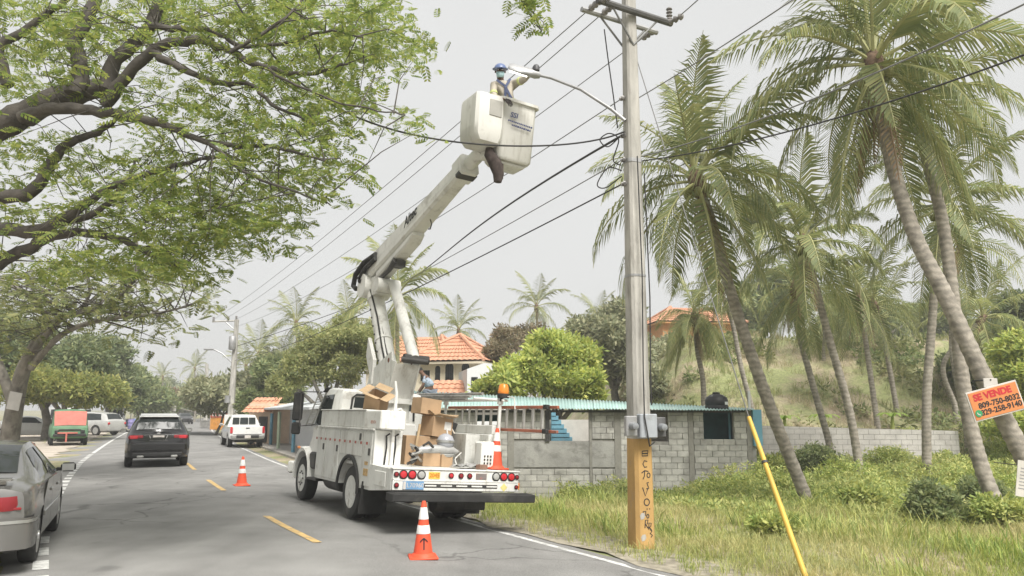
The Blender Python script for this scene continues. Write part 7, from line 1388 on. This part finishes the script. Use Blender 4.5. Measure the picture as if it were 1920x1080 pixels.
def shrub(px, py, r, h, label, m, n=900, sz=.62):
    g = G(px, py); e = empty('shrub', g, 0, label, 'shrub', None); b = MB()
    for k in range(5): a = k * 1.3; b.tube([(0, 0, -.05), (math.cos(a) * r * .3, math.sin(a) * r * .3, h * .4), (math.cos(a) * r * .6, math.sin(a) * r * .6, h * .8)], [.02, .015, .006], 5, caps=False)
    tag(b.build('stems', bark, e), kind='stuff'); L_ = [(0, 0, h * .5, r * .8, r * .8, h * .5)] + [(rg.uniform(-.6, .6) * r, rg.uniform(-.6, .6) * r, h * rg.uniform(.3, .85), r * .45, r * .45, h * .3) for _ in range(5)]; P, Nn = lobe_points(L_, n, .8); V, F = scatter(*CLU[px % 3], P, rand_rot(rg, len(P), .7), sz * rg.uniform(.6, 1.3, len(P))); tag(np_mesh('foliage', V, F, m, e), kind='stuff'); return e
for px, py, r, h, lab, m in ((1080, 945, .7, .8, 'leafy bush at the foot of the block wall beside the pole', weed_m), (1150, 930, .6, .7, 'low bush against the block wall behind the pole', weed_m), (985, 925, .5, .7, 'pale dry bush behind the truck bumper', grass_m), (1240, 920, .6, .6, 'broad weed clump under the middle wall opening', weed_m), (1340, 900, .8, .8, 'shrub growing under the teal opening', weed_m), (1385, 870, .45, 1.1, 'dark upright shrub at the corner of the block house', lf_dark), (1545, 900, 1.0, 1.1, 'dense shrub between the slanting palm and boundary wall', lf_mid), (1660, 895, 1.0, 1.0, 'rounded shrub at the curving palm foot', weed_m), (1690, 860, 1.1, 1.1, 'tall shrub before the boundary wall', weed_m), (1790, 900, .9, .8, 'shrub beside the upright thin palm', weed_m), (1760, 985, .6, .75, 'darkish leafy shrub alone in the grass', lf_mid), (1850, 960, .7, .7, 'shrub around the foot of the pale palm', lf_mid), (1880, 880, .9, 1.0, 'leafy shrub under the orange sale board', weed_m), (1500, 940, .6, .5, 'low shrub at the slanting palm foot', weed_m), (1900, 990, .6, .5, 'low weedy shrub at the right of the lot', weed_m), (1430, 900, .6, .8, 'shrub below the pale blue panel', weed_m), (1620, 960, .5, .45, 'small weed clump in the open grass', weed_m), (1460, 1010, .4, .3, 'tiny weed clump beside the yellow guard', weed_m)):
    shrub(px, py, r, h, lab, m)
# banana clumps on the hill foot
def banana(px, py, D, label):
    g = at(px, py, D); g.z = max(gz(g.x, D), g.z - .4); e = empty('banana_plant', g, 0, label, 'plant'); bm2 = leafmat('banana_leaf', (.24, .34, .09), .4, .15); b = MB(); b.tube([(0, 0, -.1), (.03, 0, .5)], [.09, .06], 8); b.build('stem', weed_m, e)
    for k in range(8):
        a = k * 2.4; b = MB(); rr = []
        for i in range(7): t = i / 6; w_ = .13 * math.sin(math.pi * (t * .9 + .06)); c_ = Vector((math.cos(a) * .65 * t, math.sin(a) * .65 * t, .45 + .75 * t - .7 * t * t)); s_ = Vector((-math.sin(a), math.cos(a), 0)); rr.append([tuple(c_ - s_ * w_), tuple(c_ - Vector((0, 0, .02))), tuple(c_ + s_ * w_)])
        b.loft(rr, closed=False); b.build('leaf', bm2, e, 60)
for px, py, D, lab in ((1545, 788, 32.5, 'banana plant just above the boundary wall'), (1672, 785, 32.5, 'banana plant right of the hillside palm trunks'), (1470, 790, 32.5, 'banana plant beside the slanting palm'), (1830, 800, 30, 'banana plant at the end of the boundary wall')): banana(px, py, D, lab)
# young plant with large leaves in front of the wall
g = G(1278, 925); e = empty('young_plant', g, 0, 'young plant with large upright leaves before the block wall', 'plant'); b = MB(); b.tube([(0, 0, -.05), (.02, 0, .75)], [.02, .01], 6); b.build('stem', weed_m, e, 60)
for k in range(9):
    a = k * 2.4; z = .15 + .075 * k; b = MB(); L_ = .26 * (1.1 - k * .06); d = Vector((math.cos(a), math.sin(a), .7)).normalized(); s_ = Vector((-math.sin(a), math.cos(a), 0)); c_ = Vector((0, 0, z)); b.add([c_, c_ + d * L_ * .5 + s_ * .07, c_ + d * L_, c_ + d * L_ * .5 - s_ * .07], [(0, 1, 2, 3)]); b.build('leaf', leafmat('broad_leaf', (.22, .3, .13), .35, .1), e)
# ================================================================== haze
HZ = True
if HZ:
    hm = bpy.data.materials.new('haze_air'); hm.use_nodes = True; t = hm.node_tree; t.nodes.clear(); o_ = t.nodes.new('ShaderNodeOutputMaterial'); pv = t.nodes.new('ShaderNodeVolumePrincipled'); pv.inputs['Color'].default_value = (.97, .97, .96, 1); pv.inputs['Density'].default_value = .0017; pv.inputs['Anisotropy'].default_value = .2; t.links.new(pv.outputs[0], o_.inputs['Volume'])
    b = MB(); b.box((0, 145, 6.5), (420, 520, 18)); hz = b.build('haze', hm); tag(hz, 'pale dusty haze hanging over the street', 'haze', kind='stuff')
